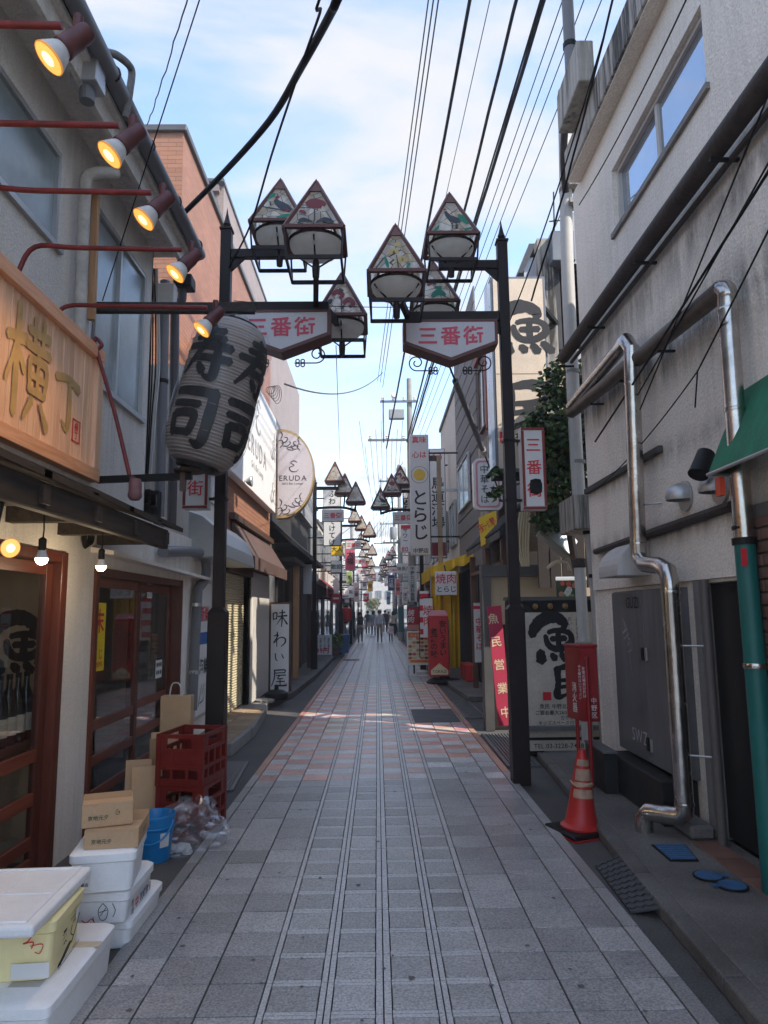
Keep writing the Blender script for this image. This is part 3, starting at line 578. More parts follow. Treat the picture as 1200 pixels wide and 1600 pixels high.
# roof edge: soffit, fascia and gutter
q = MB(); q.box(-7, -1.93, 0.4, uend+.12, 5.352, 5.40); q.build('soffit', plaster_l, iz)
q = MB(); q.prism([(-1.93, 5.402), (-1.90, 5.52), (-7, 6.9), (-7, 5.402)], frame((0, uend+.12, 0), (1, 0, 0), (0, 0, 1)), uend-.2); q.build('roof', mat('dark_roof', (0.06, 0.06, 0.065), 0.6), iz)
ga = (-1.87, 0.3, 5.45); gb = (-1.87, uend+.2, 5.42)
q = MB(); q.tube([ga, gb], 0.062, 12); q.build('gutter', grey_pvc, iz, smooth=True)
for i in range(9): 
    q = MB(); q.tube([(-1.87, 0.6+i*.8, 5.44), (-1.87, 0.62+i*.8, 5.44)], 0.07, 12); q.build('gutter_bracket', black_m, iz)
q = MB(); q.tube([(-2.02, 0.5, 5.32), (-2.02, uend+.1, 5.30)], 0.022, 8); q.build('soffit_conduit', grey_pvc, iz, smooth=True)
q = MB(); q.box(-2.02, -1.98, 0.5, uend+.1, 5.20, 5.353); q.build('soffit_lip', plaster_l, iz)
# eave of weathered boards over the doors
for i in range(9):
    y0 = 0.4+i*0.58; y1 = y0+0.66; zt = 2.30 - 0.010*(i % 2); 
    q = MB(); q.add([(-2.12, y0, zt+.20), (-1.56, y0, zt), (-1.56, y1, zt-.012), (-2.12, y1, zt+.185), (-2.12, y0, zt+.165), (-1.56, y0, zt-.035), (-1.56, y1, zt-.047), (-2.12, y1, zt+.15)],
                  [(0,1,2,3),(7,6,5,4),(0,4,5,1),(1,5,6,2),(2,6,7,3),(3,7,4,0)]); q.build('eave_board', old_wood, iz)
q = MB(); q.box(-1.66, -1.60, 0.4, 5.45, 2.10, 2.245); q.build('eave_fascia', old_wood, iz, bev=0.008)
for i in range(8):
    q = MB(); q.box(-2.1, -1.58, 0.7+i*.66, 0.78+i*.66, 2.13, 2.22); q.build('rafter', old_wood, iz)
# strip of ply under the sign
q = MB(); q.box(-2.29, -1.93, 0.2, 4.82, 2.46, 2.50); q.build('sign_ledge', plaster_w, iz)
# thin canopy over the second door
q = MB(); q.add([(-2.10, d2a-.08, 2.10), (-1.93, d2a-.08, 2.07), (-1.93, gend, 2.02), (-2.10, gend, 2.05), (-2.10, d2a-.08, 2.06), (-1.93, d2a-.08, 2.04), (-1.93, gend, 1.99), (-2.10, gend, 2.01)], [(0,1,2,3),(7,6,5,4),(0,4,5,1),(1,5,6,2),(2,6,7,3),(3,7,4,0)]); q.build('door_canopy', plaster_w, iz)
def sliding(y0, y1, zt, rails, n=2, base=0.03, thick=0.075, lead=0.0, name='sliding_door'):
    """One leaf: wooden stiles and rails with panes between."""
    f = MB(); X = LG-0.05-lead
    f.box(X-.02, X+.018, y0, y0+thick, base, zt); d = f.build(name, red_wood, iz, bev=0.003)
    MB().box(X-.02, X+.018, y1-thick, y1, base, zt).build('stile', red_wood, d, bev=0.003)
    zs = [base] + rails + [zt]; 
    for i, z in enumerate(zs):
        h = 0.10 if i == 0 else 0.075; lo = z if i == 0 else (z-h if i == len(zs)-1 else z-h/2)
        MB().box(X-.016, X+.014, y0+thick, y1-thick, lo, lo+h).build('rail', red_wood_h, d, bev=0.002)
    for a, b in zip(zs, zs[1:]):
        MB().box(X-.003, X+.002, y0+thick-.01, y1-thick+.01, a+.03, b-.03).build('pane', glass, d)
    return d
q = MB()
for a, b in ((d1b-.09, d1b), (d2a, d2a+.06), (d2b-.06, d2b)): q.box(LG-.12, LG+.025, a, b, 0, 1.96 if a > d1b else 2.02)
q.box(LG-.12, LG+.024, d2a+.06, d2b-.06, 1.895, 1.958); q.box(LG-.12, LG+.024, 1.0, d1b-.09, 1.95, 2.018); q.build('door_frame', red_wood, iz, bev=0.004)
dm = (d2a+d2b)/2-.05
sliding(d2a+.062, dm+.05, 1.89, [0.27, 0.52, 0.78]); sliding(dm-.02, d2b-.062, 1.89, [0.27, 0.55, 0.80], lead=0.045)
sliding(2.95, d1b-.092, 1.94, [0.22, 0.48, 0.74], thick=0.09); sliding(1.3, 3.02, 1.94, [0.22, 0.48, 0.74], lead=0.045)
# things seen through the doors
shelf = thing('bottle_shelf', 'dark wooden shelf behind the nearest sliding door', 'shelf', (-2.45, 3.9, 0))
MB().box(-2.50, -2.20, 3.0, 4.84, 0.78, 0.82).build('board', brown_wood, shelf); MB().box(-2.60, -2.56, 3.1, 3.16, 0.03, 0.78).build('upright', brown_wood, shelf); MB().box(-2.60, -2.56, 4.5, 4.56, 0.03, 0.78).build('upright', brown_wood, shelf)
bglass = mat('brown_bottle_glass', (0.012, 0.009, 0.007), 0.1, var=0.1, spec=0.8); blab = mat('bottle_label', (0.62, 0.60, 0.54), 0.6)
for i, yy in enumerate((4.30, 4.41, 4.52, 4.63, 4.74)):
    b = thing('sake_bottle', ['dark sake bottle nearest the camera on the shelf behind glass', 'second dark sake bottle from the camera on the shelf', 'middle dark sake bottle on the shelf behind the glass door', 'dark sake bottle second from the pilaster on the shelf', 'dark sake bottle closest to the white pilaster on the shelf'][i], 'bottle', (-2.28, yy, 0.82), 0, 'sake bottles on the shelf behind the door')
    q = MB(); q.lathe([(.05, 0), (.053, .02), (.053, .22), (.045, .27), (.018, .34), (.016, .40)], Matrix.Translation((-2.28, yy, .821)), 14); q.build('glass_body', bglass, b, smooth=True)
    q = MB(); q.lathe([(.019, .395), (.019, .425), (0, .427)], Matrix.Translation((-2.28, yy, .821)), 10); q.build('cap', black_m, b)
    q = MB(); q.lathe([(.0545, .06), (.0545, .17)], Matrix.Translation((-2.28, yy, .821)), 12, caps=False, a0=-1.9, a1=.4); q.build('label', blab, b)
t = thing('yellow_poster', 'yellow poster with red brush characters behind the sliding door glass', 'poster', (-2.2, 5.5, 1.2))
Fp = fleft((LG-.044, 5.556, 1.438)); MB().fbox(Fp, -.13, .13, -.26, .26, -.0015, 0).build('sheet', mat('poster_yellow', (0.80, 0.60, 0.01), 0.6), t)
write(t, red_ink, Fp, '末', 0, .12, .19, bold=.02); write(t, red_ink, Fp, 'くじ', 0, -.13, .09); write(t, red_ink, Fp, '特別提供', 0, -.21, .045)
t = thing('price_sheet', 'white sheet of six small round pictures on the door pane', 'sign', (-2.14, 6.6, 1.1)); Fp = fleft((LG-.085, 7.243, 1.080))
MB().fbox(Fp, -.10, .10, -.1, .1, 0, .003).build('sheet', paper, t); MB().fbox(Fp, -.10, .10, .075, .1, .003, .004).build('heading', ink, t)
for i in range(3):
    for j in range(2):
        q = MB(); q.lathe([(.024, 0), (0, .001)], Fp @ Matrix.Translation((-.06+.06*i, .03-.075*j, .004)), 12); q.build('round_picture', black_m, t)
t = thing('door_notice', 'small white notice with red print at the top of the door', 'sign', (-2.14, 6.4, 1.8)); Fp = fleft((LG-.085, 6.876, 1.849))
MB().fbox(Fp, -.07, .07, -.09, .09, 0, .003).build('sheet', paper, t); write(t, red_ink, Fp, '四', 0, .04, .09); write(t, ink, Fp, 'より', 0, -.05, .06)
t = thing('red_sticker', 'tall narrow red sticker at the far edge of the door glass', 'sticker', (-2.1, 7.2, 1.5)); Fp = fleft((LG-.085, 7.693, 1.705))
MB().fbox(Fp, -.03, .03, -.17, .13, 0, .003).build('sheet', red_pl, t); write(t, paper, Fp, '本日営業中', 0, -.02, .05, v=True)
for nm, a, b, rr in (('stool', 2.9, 6.0, .17), ('stool', 2.75, 6.8, .17)):
    t = thing('bar_stool', 'round dark bar stool %s inside the tavern behind the sliding doors' % ('nearer the yellow poster' if b < 6.5 else 'farther in'), 'stool', (-a, b, .03))
    q = MB(); q.lathe([(rr, .55), (rr, .6), (rr*.9, .62)], Matrix.Translation((-a, b, .03)), 14); q.build('seat', red_pl, t)
    for k_ in range(4):
        q = MB(); c_, s_ = math.cos(k_*PI/2+.7), math.sin(k_*PI/2+.7); q.tube([(-a+c_*.1, b+s_*.1, .58), (-a+c_*.17, b+s_*.17, .031)], .012, 6); q.build('leg', black_m, t)
# -------------------------------------------------- cedar signboard
sgx = -1.90; sy1 = 4.741; szt = 3.411; szb = 2.488
sg = thing('cedar_signboard', 'large framed cedar signboard with golden brush characters above the tavern eave', 'sign', (sgx, 3.0, szb))
n = int((sy1-.1-0.9)/0.078)
for i in range(n):
    y1 = sy1-.09-i*0.078; MB().box(sgx-.03, sgx-.004-rk.uniform(0, .004), y1-.0765, y1, szb+.08, szt-.08).build('plank', cedar, sg, bev=0.003)
MB().box(sgx-.06, sgx+.03, 0.8, sy1, szt-.085, szt).build('frame_rail', cedar_h, sg, bev=0.004); MB().box(sgx-.06, sgx+.03, 0.8, sy1, szb, szb+.085).build('frame_rail', cedar_h, sg, bev=0.004)
MB().box(sgx-.06, sgx+.028, sy1-.095, sy1-.001, szb+.085, szt-.085).build('frame_stile', cedar, sg, bev=0.004)
MB().box(sgx-.085, sgx-.062, 0.8, sy1, szb, szt).build('back_board', cedar, sg)
Fs = fleft((sgx-.002, 0, 0))
ya, yb = 3.529, 4.002
brush(sg, gold, Fs, BR['横'], ya, 2.659, 3.266-2.659, sx=(yb-ya)/(3.266-2.659), wt=1.25)
ya, yb = 4.074, 4.440; za, zb = 2.713, 3.088
brush(sg, gold, Fs, BR['丁'], ya, za, zb-za, sx=(yb-ya)/(zb-za), wt=1.1)
brush(sg, gold, Fs, [[(.1,.8,.2),(.6,.9,.25),(.9,.7,.2)],[(.5,.95,.2),(.5,.1,.25)],[(.1,.2,.15),(.9,.25,.2)]], 2.35, 2.72, .52, wt=1.0)
yc, zc = 4.404, 2.758
q = MB(); s_ = .055
for a, b, c_, d in ((-s_, s_, s_*1.3-.006, s_*1.3), (-s_, s_, -s_*1.3, -s_*1.3+.006), (-s_, -s_+.006, -s_*1.3, s_*1.3), (s_-.006, s_, -s_*1.3, s_*1.3)): q.fbox(Fs, yc+a, yc+b, zc+c_, zc+d, .0, .004)
q.build('seal_border', red_ink, sg); write(sg, red_ink, Fs, '横丁', yc, zc, .055, v=True, bold=.02)
# -------------------------------------------------- spot lamps on red pipe arms
lens_on = mat('lamp_lens_lit', (0.9, 0.6, 0.25), 0.3, var=0.0, emit=(1.0, 0.42, 0.07), estr=0.36); lens_hot = mat('lamp_filament_glow', (1, .8, .5), 0.3, var=0, emit=(1.0, 0.68, 0.25), estr=0.9)
refl = mat('lamp_shade_white', (0.55, 0.54, 0.53), 0.4, var=0.2, vs=14); orange_rim = mat('amber_rim', (0.5, 0.22, 0.05), 0.4, emit=(1, .40, .06), estr=0.14)
def lamp_head(t, p, d, lit=True, s=0.86):
    d = Vector(d).normalized(); F = d.to_track_quat('Z', 'Y').to_matrix().to_4x4(); F.translation = Vector(p)
    q = MB(); q.lathe([(.001, -.075*s), (.036*s, -.07*s), (.04*s, -.05*s), (.04*s, -.005*s), (.044*s, -.004*s), (.044*s, .055*s), (.047*s, .06*s), (.047*s, .075*s), (.036*s, .076*s)], F, 18); q.build('lamp_body', maroon, t, smooth=True)
    q = MB(); q.lathe([(.037*s, .072*s), (.046*s, .09*s), (.062*s, .13*s), (.066*s, .145*s)], F, 20, caps=False); q.build('reflector', refl, t, smooth=True)
    q = MB(); q.lathe([(.066*s, .143*s), (.0685*s, .15*s), (.064*s, .153*s)], F, 20, caps=False); q.build('rim', orange_rim if lit else refl, t, smooth=True)
    q = MB(); q.lathe([(.0645*s, .150*s), (.05*s, .152*s), (.03*s, .155*s)], F, 20, caps=False); q.build('lens', lens_on if lit else refl, t, smooth=True)
    q = MB(); q.lathe([(.03*s, .155*s), (.0, .158*s)], F, 16); q.build('lens_centre', lens_hot if lit else refl, t, smooth=True)
    if lit:
        ld = bpy.data.lights.new('lamp_light', 'SPOT'); ld.energy = 4.0; ld.color = (1.0, .62, .28); ld.spot_size = 1.7; ld.spot_blend = .6; ld.shadow_soft_size = .03
        lo_ = bpy.data.objects.new('lamp_light', ld); C.objects.link(lo_); lo_.parent = t; lo_.matrix_basis = wmat(t).inverted() @ Matrix.Translation(Vector(p)+d*.17*s) @ d.to_track_quat('-Z', 'Y').to_matrix().to_4x4()
    q = MB(); q.lathe([(.012, -.03), (.018, -.03), (.018, .03), (.012, .03)], frame(Vector(p)-d*.06*s+Vector((-.03, 0, .035)), (1, 0, 0), (0, 1, 0)), 8); q.build('swivel', maroon, t)
names = ['second', 'third', 'fourth']
zt_arm = szt+.07
for i, (Y, lab) in enumerate(((2.24, 'lit spot lamp on red pipe arm nearest the camera at top left'), (2.70, 'lit spot lamp on red pipe arm second from the camera'), (3.13, 'lit spot lamp on red pipe arm third from the camera'), (3.63, 'lit spot lamp on red pipe arm fourth from the camera'), (4.13, 'lit spot lamp on red pipe arm farthest out beside the lantern'))):
    px_, py_ = ((118, 62), (205, 215), (253, 318), (298, 405), (336, 494))[i]
    hp = Vector(((-1.039, 2.240, 3.598), (-1.001, 2.700, 3.556), (-1.002, 3.130, 3.527), (-0.995, 3.630, 3.509), (-0.974, 4.130, 3.401))[i])
    t = thing('spot_lamp', lab, 'lamp', (sgx, Y, szt), 0, 'spot lamps lighting the cedar signboard')
    st = Vector((sgx-.02, Y, szt-.02)); el = Vector((sgx+.06, Y, hp.z+.075)); en = hp+Vector((-.05, 0, .055))
    q = MB(); q.tube(smoothpath([st, st+Vector((.0, 0, .05)), el, el.lerp(en, .3), en], 5), .0135, 10); q.build('arm', red_pipe, t, smooth=True)
    lamp_head(t, hp, (-.52, -.24, -.72))
t = thing('spot_lamp', 'drooping unlit lamp on bent red pipe at the end of the cedar signboard', 'lamp', (sgx, 4.6, szt), 0, 'spot lamps lighting the cedar signboard')
q = MB(); q.tube(smoothpath([(sgx-.02, 4.62, szt-.06), (sgx+.05, 4.62, szt+.0), (-1.899, 4.620, 3.433), (-1.749, 4.620, 2.962), (-1.629, 4.620, 2.517)], 6), .0135, 10); q.build('arm', red_pipe, t, smooth=True)
q = MB(); hp = Vector((-1.587, 4.620, 2.418)); q.lathe([(.001, .075), (.036, .07), (.042, .04), (.042, -.02), (.045, -.025), (.045, -.05), (.03, -.07), (0, -.072)], Matrix.Translation(hp), 16); q.build('lamp_body', mat('faded_lamp_paint', (0.16, 0.075, 0.08), 0.6, var=0.4, vs=15), t, smooth=True)
q = MB(); q.bar(hp+Vector((-.03, 0, .085)), hp+Vector((.01, 0, .06)), .03, .025); q.build('swivel', maroon, t)
# bulbs under the eave
warm = mat('lit_bulb', (1, .9, .7), 0.3, var=0, emit=(1.0, 0.84, 0.58), estr=2.2)
for lab, p, zt in (('round lit bulb hanging under the eave before the sliding door', (-1.764, 3.750, 1.902), 2.14), ('small lit bulb on a cord before the second sliding door', (-1.760, 4.550, 1.914), 2.14)):
    p = Vector(p); t = thing('hanging_bulb', lab, 'lamp', tuple(p), 0)
    q = MB(); q.tube([(p.x, p.y, p.z+.09), (p.x+.004, p.y, p.z+.15), (p.x, p.y, zt)], .004, 6); q.build('cord', rubber, t)
    q = MB(); q.lathe([(.016, .035), (.02, .05), (.02, .10), (.008, .11)], Matrix.Translation(p), 12); q.build('socket', black_m, t)
    q = MB(); q.lathe([(.018, .04), (.027, .015), (.033, 0)], Matrix.Translation(p), 16, caps=False); q.build('bulb_neck', paper, t, smooth=True)
    q = MB(); q.lathe([(.033, 0), (.033, -.008), (.026, -.024), (.014, -.033), (0, -.036)], Matrix.Translation(p), 16); q.build('bulb_dome', warm, t, smooth=True)
    ld = bpy.data.lights.new('bulb_light', 'POINT'); ld.energy = 1.5; ld.color = (1.0, .78, .5); ld.shadow_soft_size = .03; lo_ = bpy.data.objects.new('bulb_light', ld); C.objects.link(lo_); lo_.parent = t; lo_.matrix_basis = wmat(t).inverted() @ Matrix.Translation(p-Vector((0, 0, .075)))
t = thing('eave_spot_lamp', 'lit spot lamp clamped under the eave at the left edge', 'lamp', (-1.614, 3.100, 1.899))
lamp_head(t, (-1.637, 3.100, 1.908), (.75, -.62, -.2), True, .62)
q = MB(); q.tube([Vector((-1.637, 3.100, 1.908))+Vector((-.03, 0, .04)), (-1.64, 3.12, 2.18)], .008, 8); q.build('bracket', black_m, t)
t = thing('cable_coil', 'coil of black cable hanging on the pilaster under the eave', 'cable', (-2.070, 5.041, 2.195))
q = MB(); c0 = Vector((-2.070, 5.045, 2.159))
for k_ in range(4): q.tube([c0+Vector((.01*k_, (.05+.006*k_)*math.cos(a*PI/10), (.085-.008*k_)*math.sin(a*PI/10))) for a in range(21)], .006, 6)
q.build('coil', rubber, t); q = MB(); q.tube([c0+Vector((0, 0, .08)), (c0.x, c0.y, 2.14)], .006, 6); q.build('hanger', rubber, t)
# -------------------------------------------------- lantern
LY = 5.62
lt = thing('paper_lantern', 'huge tilted grey paper lantern with black brush characters wrapped in clear plastic', 'lantern', (-1.275, 5.620, 2.746))
pt_, pb_ = Vector((-1.133, 5.620, 3.972)), Vector((-1.435, 5.620, 2.784)); ax = (pt_-pb_); Ln = ax.length; ax.normalize()
fr_ = Vector((0.12, -1, 0)); fr_ = (fr_-ax*fr_.dot(ax)).normalized(); rg = ax.cross(fr_) * -1
if rg.x < 0: rg = -rg
LR = 0.318
def lr(s):   # s 0..1 along the axis
    e = min(s, 1-s)/0.24
    return LR*(0.46+0.54*math.sqrt(max(0, 1-(1-min(1, e))**2)))*(1-.06*(s-.45))
prof = []; nr = 46
for i in range(nr+1):
    s = i/nr; prof.append((lr(s)+rk.uniform(-.004, .004), (s+rk.uniform(-.003, .003))*Ln)); 
    if i < nr: prof.append((lr(s+.5/nr)-.007, (s+.5/nr)*Ln))
Fl = Matrix((rg, -fr_, ax)).transposed().to_4x4(); Fl.translation = pb_
q = MB(); q.lathe(prof, Fl, 40); q.build('paper_body', lant_m, lt)
def lmap(cen):
    def f(u, v, si=0):
        s = v/Ln; r = lr(min(max(s, 0), 1))+.004+si*.0006; a = cen+u/LR
        return pb_ + ax*v + (rg*math.sin(a)+fr_*math.cos(a))*r
    return f
for cen in (-0.42, 1.02):
    brush(lt, ink, None, BR['寿'], -.22, Ln*.50, Ln*.38, sx=.44/(Ln*.38), mapf=lmap(cen), wt=1.25); brush(lt, ink, None, BR['司'], -.21, Ln*.08, Ln*.38, sx=.42/(Ln*.38), mapf=lmap(cen), wt=1.2)
q = MB(); q.lathe([(.17, -.03), (.175, .0), (.15, .02)], Fl, 24); q.build('bottom_ring', black_m, lt); q = MB(); q.lathe([(.16, Ln-.02), (.165, Ln+.01), (.08, Ln+.03)], Fl, 24); q.build('top_ring', black_m, lt)
# clear plastic cover gathered at both ends
q = MB(); vs = []; nn = 56; mm_ = 26; rq = random.Random(4)
for i in range(mm_+1):
    s = -0.06+1.13*i/mm_; b = lr(min(max(s, .02), .98))+.02
    if s < 0: b = .2+s*1.5
    if s > 1: b = .15-(s-1)*1.6
    for k_ in range(nn):
        fold = math.sin(k_*7.0+3*s)*(.020 if (s > .82 or s < .12) else .003)+rq.uniform(-.003, .003)
        a = 2*PI*k_/nn; vs.append(pb_+ax*(s*Ln)+(rg*math.sin(a)+fr_*math.cos(a))*max(.012, b+fold))
q.add(vs, [(i*nn+k_, i*nn+(k_+1) % nn, (i+1)*nn+(k_+1) % nn, (i+1)*nn+k_) for i in range(mm_) for k_ in range(nn)]); q.build('plastic_cover', plastic_wrap, lt, smooth=True)
br_ = thing('lantern_bracket', 'black timber beam holding the big lantern out from the wall', 'bracket', (-2.354, 5.660, 4.097))
p0 = Vector((-2.394, 5.660, 4.148)); p1 = Vector((-1.004, 5.660, 4.134)); MB().bar(p0, p1, .06, .085).build('beam', old_wood, br_, bev=.004)
MB().bar(p0+Vector((.03, 0, -.05)), p0+Vector((.03, 0, -.55)), .06, .05).build('wall_post', brown_wood, br_); MB().bar(p0+Vector((.0, .045, .02)), p1+Vector((0, .045, .02)), .03, .03).build('angle_iron', black_m, br_)
q = MB(); q.lathe([(.05, 0), (.06, .02), (.04, .05)], Matrix.Translation(pt_+ax*.0), 12); q.build('hook_plate', black_m, br_)
b0 = Vector((-2.236, 5.620, 2.676)); b1 = Vector((-1.479, 5.620, 2.701)); MB().bar(b0, b1, .04, .055).build('lower_beam', black_m, br_)
q = MB(); q.lathe([(.12, 0), (.13, .02), (.05, .04)], Matrix.Translation(b1+Vector((-.02, 0, .03))), 14); q.build('lower_plate', mat('rusty_plate', (0.07, 0.035, 0.022), 0.7, var=0.5), br_)
MB().box(b1.x-.09, b1.x-.05, LY-.03, LY+.03, b1.z-.12, b1.z+.16).build('strut', brown_wood, br_)
# -------------------------------------------------- fittings on the tavern wall
t = thing('insulated_pipe', 'lagged cream pipe climbing the wall between the upper windows', 'pipe', (-2.240, 5.204, 3.742))
q = MB(); q.tube(smoothpath([(-2.220, 5.124, 3.709), (-2.220, 5.100, 4.208), (-2.220, 5.085, 4.829), (-2.200, 5.081, 4.959), (-2.120, 5.146, 5.029), (-2.050, 5.249, 5.091)], 5), .045, 12); q.build('lagging', mat('cream_lagging', (0.42, 0.39, 0.35), 0.7, var=0.35, vs=9, bump=.006, bs=25), t, smooth=True)
q = MB(); a_, b_ = Vector((-2.260, 5.382, 4.989)), Vector((-2.260, 5.416, 3.936)); q.bar(b_, a_, .05, .05); q.build('timber_post', new_wood, label='pale orange timber batten fixed beside the upper window', cat='batten')
t = thing('vent_hood', 'grey box vent hood hanging under the roof edge at top left', 'vent', (-1.980, 4.526, 5.199))
c0 = Vector((-1.970, 4.466, 5.307)); q = MB(); q.prism([(-.09, -.10), (.09, -.10), (.07, .08), (-.07, .08)], frame((c0.x+.09, c0.y, c0.z), (0, 1, 0), (0, 0, 1)) @ Matrix.Translation((0, 0, -.18)), .18); q.build('hood_box', alu, t, bev=.006)
q = MB(); q.box(c0.x-.11, c0.x+.11, c0.y-.12, c0.y+.12, c0.z+.08, c0.z+.10); q.build('hood_flange', grey_pvc, t); q = MB(); q.lathe([(.05, -.2), (.05, -.1)], Matrix.Translation(c0), 14); q.build('spigot', grey_pvc, t)
t = thing('curved_duct', 'curved taped grey duct rising over the gutter at top left', 'pipe', (-1.860, 4.934, 5.361))
q = MB(); q.tube(smoothpath([(-1.900, 4.599, 5.600), (-1.840, 4.647, 5.611), (-1.820, 4.851, 5.679), (-1.820, 4.843, 5.502), (-1.850, 4.859, 5.278)], 6), .028, 10); q.build('duct', mat('taped_duct', (0.16, 0.15, 0.145), 0.7, var=0.5, vs=20), t, smooth=True)
dp = thing('downpipe', 'grey plastic downpipe at the corner of the tavern', 'pipe', (-2.18, uend+.15, 0))
q = MB(); xa = -2.263; q.tube([(-2.287, 7.350, 5.206), (-2.278, 7.350, 4.117), (-2.270, 7.350, 3.070), (-2.265, 7.350, 2.327)], .055, 12); q.build('pipe', grey_pvc, dp, smooth=True)
for s in ((254, 596), ): 
    q = MB(); c0 = Vector((-2.277, 7.350, 4.074)); q.lathe([(.062, -.02), (.062, .02)], Matrix.Translation(c0), 12); q.build('clamp', black_m, dp)
dp = thing('downpipe', 'darker bent downpipe beside the big lantern', 'pipe', (-1.95, uend+.25, 2))
q = MB(); q.tube(smoothpath([(-2.158, 7.500, 5.621), (-2.138, 7.500, 5.165), (-2.149, 7.500, 5.053), (-2.210, 7.500, 4.978), (-2.208, 7.500, 4.681), (-2.182, 7.500, 3.379), (-2.176, 7.500, 2.545)], 4), .05, 12); q.build('pipe', mat('brown_pipe', (0.07, 0.062, 0.066), 0.5), dp, smooth=True)
q = MB(); c0 = Vector((-2.117, 7.500, 5.188)); q.box(c0.x-.10, c0.x+.10, c0.y-.1, c0.y+.1, c0.z, c0.z+.14); q.build('rain_hopper', black_m, dp, bev=.01)
q = MB(); c0 = Vector((-2.287, 7.350, 5.014)); q.box(c0.x-.12, c0.x+.12, c0.y-.06, c0.y+.06, c0.z-.15, c0.z+.15); q.build('junction_box', white_m, label='cream junction box at the top of the tavern downpipe', cat='junction box', bev=.008)
cb = thing('cable_bundle', 'bundle of black and white cables clipped to the tavern corner', 'cable', (-2.302, 7.200, 2.641))
for k_ in range(6):
    q = MB(); o_ = k_*.016; q.tube(smoothpath([Vector((-2.368, 7.200, 5.279))+Vector((o_-.04, 0, 0)), Vector((-2.340, 7.200, 4.276))+Vector((o_*1.6-.05+rk.uniform(-.01, .01), 0, 0)), Vector((-2.358, 7.200, 3.651))+Vector((o_*1.2-.03, 0, 0)), Vector((-2.360, 7.200, 2.974))+Vector((o_-.04, 0, 0))], 6), .008, 6)
    q.build('cable', rubber if k_ < 4 else paper2, cb, smooth=True)
t = thing('electric_meters', 'pair of black electricity meters on the corner of the tavern', 'meter box', (-2.298, 7.200, 2.707))
for px_ in (0, 1):
    c0 = Vector(((-2.345, 7.200, 2.741), (-2.259, 7.200, 2.727))[px_]); q = MB(); q.box(c0.x-.045, c0.x+.045, c0.y-.05, c0.y+.05, c0.z-.14, c0.z+.13); m_ = q.build('meter', black_m, t, bev=.008)
    q = MB(); q.box(c0.x-.028, c0.x+.028, c0.y-.053, c0.y-.050, c0.z-.02, c0.z+.08); q.build('display', glass_win, m_)
q = MB(); c0 = Vector((-2.292, 7.200, 2.562)); q.box(c0.x-.13, c0.x+.13, c0.y-.05, c0.y+.05, c0.z-.02, c0.z+.02); q.build('mounting_board', white_m, t)
dp = thing('elbow_drain', 'grey elbowed drain pipe at the end of the tavern doors', 'pipe', (LG+.1, gend, 0))
q = MB(); q.tube(smoothpath([(-2.020, 6.719, 2.191), (-2.020, 7.764, 2.280), (-2.000, 8.201, 2.273), (-2.000, 8.337, 2.156), (-2.000, 8.291, 2.005), (-2.030, 8.097, 1.888)], 5)+[Vector((-2.030, 8.043, 1.319)), Vector((-2.030, 7.985, 0.565))], .055, 12); q.build('pipe', grey_pvc, dp, smooth=True)
for pp in ((-2.030, 8.058, 1.708), (-2.030, 8.024, 0.972)):
    q = MB(); q.lathe([(.063, -.02), (.063, .02)], Matrix.Translation(pp), 12); q.build('clamp', alu, dp)
# -------------------------------------------------- goods stacked before the tavern
def foam_box(name, label, F, L, W, Hh, lid=True, m=foam, group='foam fish boxes by the tavern', rot=0, lidoff=(0, 0), lm=None, lidonly=False):
    """Expanded-foam box with tapered wall and overhanging lid; F has its origin at the base centre."""
    t = thing(name, label, 'box', tuple(F.translation), 0, group); WM[t.name] = Matrix.Translation(F.translation)
    lh = 0.05 if lid else 0
    def rr(L, W, r=.03, n=3):
        out = []
        for cx_, cy_, a0 in ((L/2-r, W/2-r, 0), (-L/2+r, W/2-r, PI/2), (-L/2+r, -W/2+r, PI), (L/2-r, -W/2+r, 1.5*PI)):
            for i in range(n+1): out.append((cx_+r*math.cos(a0+PI/2*i/n), cy_+r*math.sin(a0+PI/2*i/n)))
        return out
    def loft(q, rings):
        n = len(rings[0][0]); vs = [F @ Vector((x, y, z)) for r, z in rings for x, y in r]
        fs = [list(range(n))[::-1], [(len(rings)-1)*n+i for i in range(n)]] + [(k*n+i, k*n+(i+1) % n, (k+1)*n+(i+1) % n, (k+1)*n+i) for k in range(len(rings)-1) for i in range(n)]
        q.add(vs, fs)
    q = MB(); loft(q, [(rr(L-.05, W-.05), 0), (rr(L-.035, W-.035), .006), (rr(L-.012, W-.012), Hh-lh-.004), (rr(L-.02, W-.02), Hh-lh)]); b = q.build('tub', m, t, smooth=True)
    if lid:
        q = MB(); F2 = F @ Matrix.Translation((*lidoff, 0)); sv = F; F = F2
        loft(q, [(rr(L-.006, W-.006), Hh-lh), (rr(L+.006, W+.006), Hh-lh+.004), (rr(L+.006, W+.006), Hh-.012), (rr(L-.02, W-.02, .04), Hh)]); q.build('lid', lm or m, t, smooth=True); F = sv
    return t
def bfr(p, rz): return Matrix.Translation(p) @ Matrix.Rotation(rz, 4, 'Z')
FA = bfr((-1.46, 3.13, 0.0), math.radians(1)); foam_box('foam_box', 'largest white foam box on the ground at the lower left corner', FA, .52, .70, .215)
FB = bfr((-1.47, 3.11, 0.215), math.radians(5)); yb_ = foam_box('foam_box', 'cream yellow foam box with black ink drawing on top of the largest white box', FB, .40, .37, .225, True, foam_y)
Fy = FB @ Matrix.Translation((.2005, 0, 0)); Fr_ = Matrix.Translation(Fy.translation) @ FB.to_3x3().to_4x4() @ frame((0, 0, 0), (0, 1, 0), (0, 0, 1))
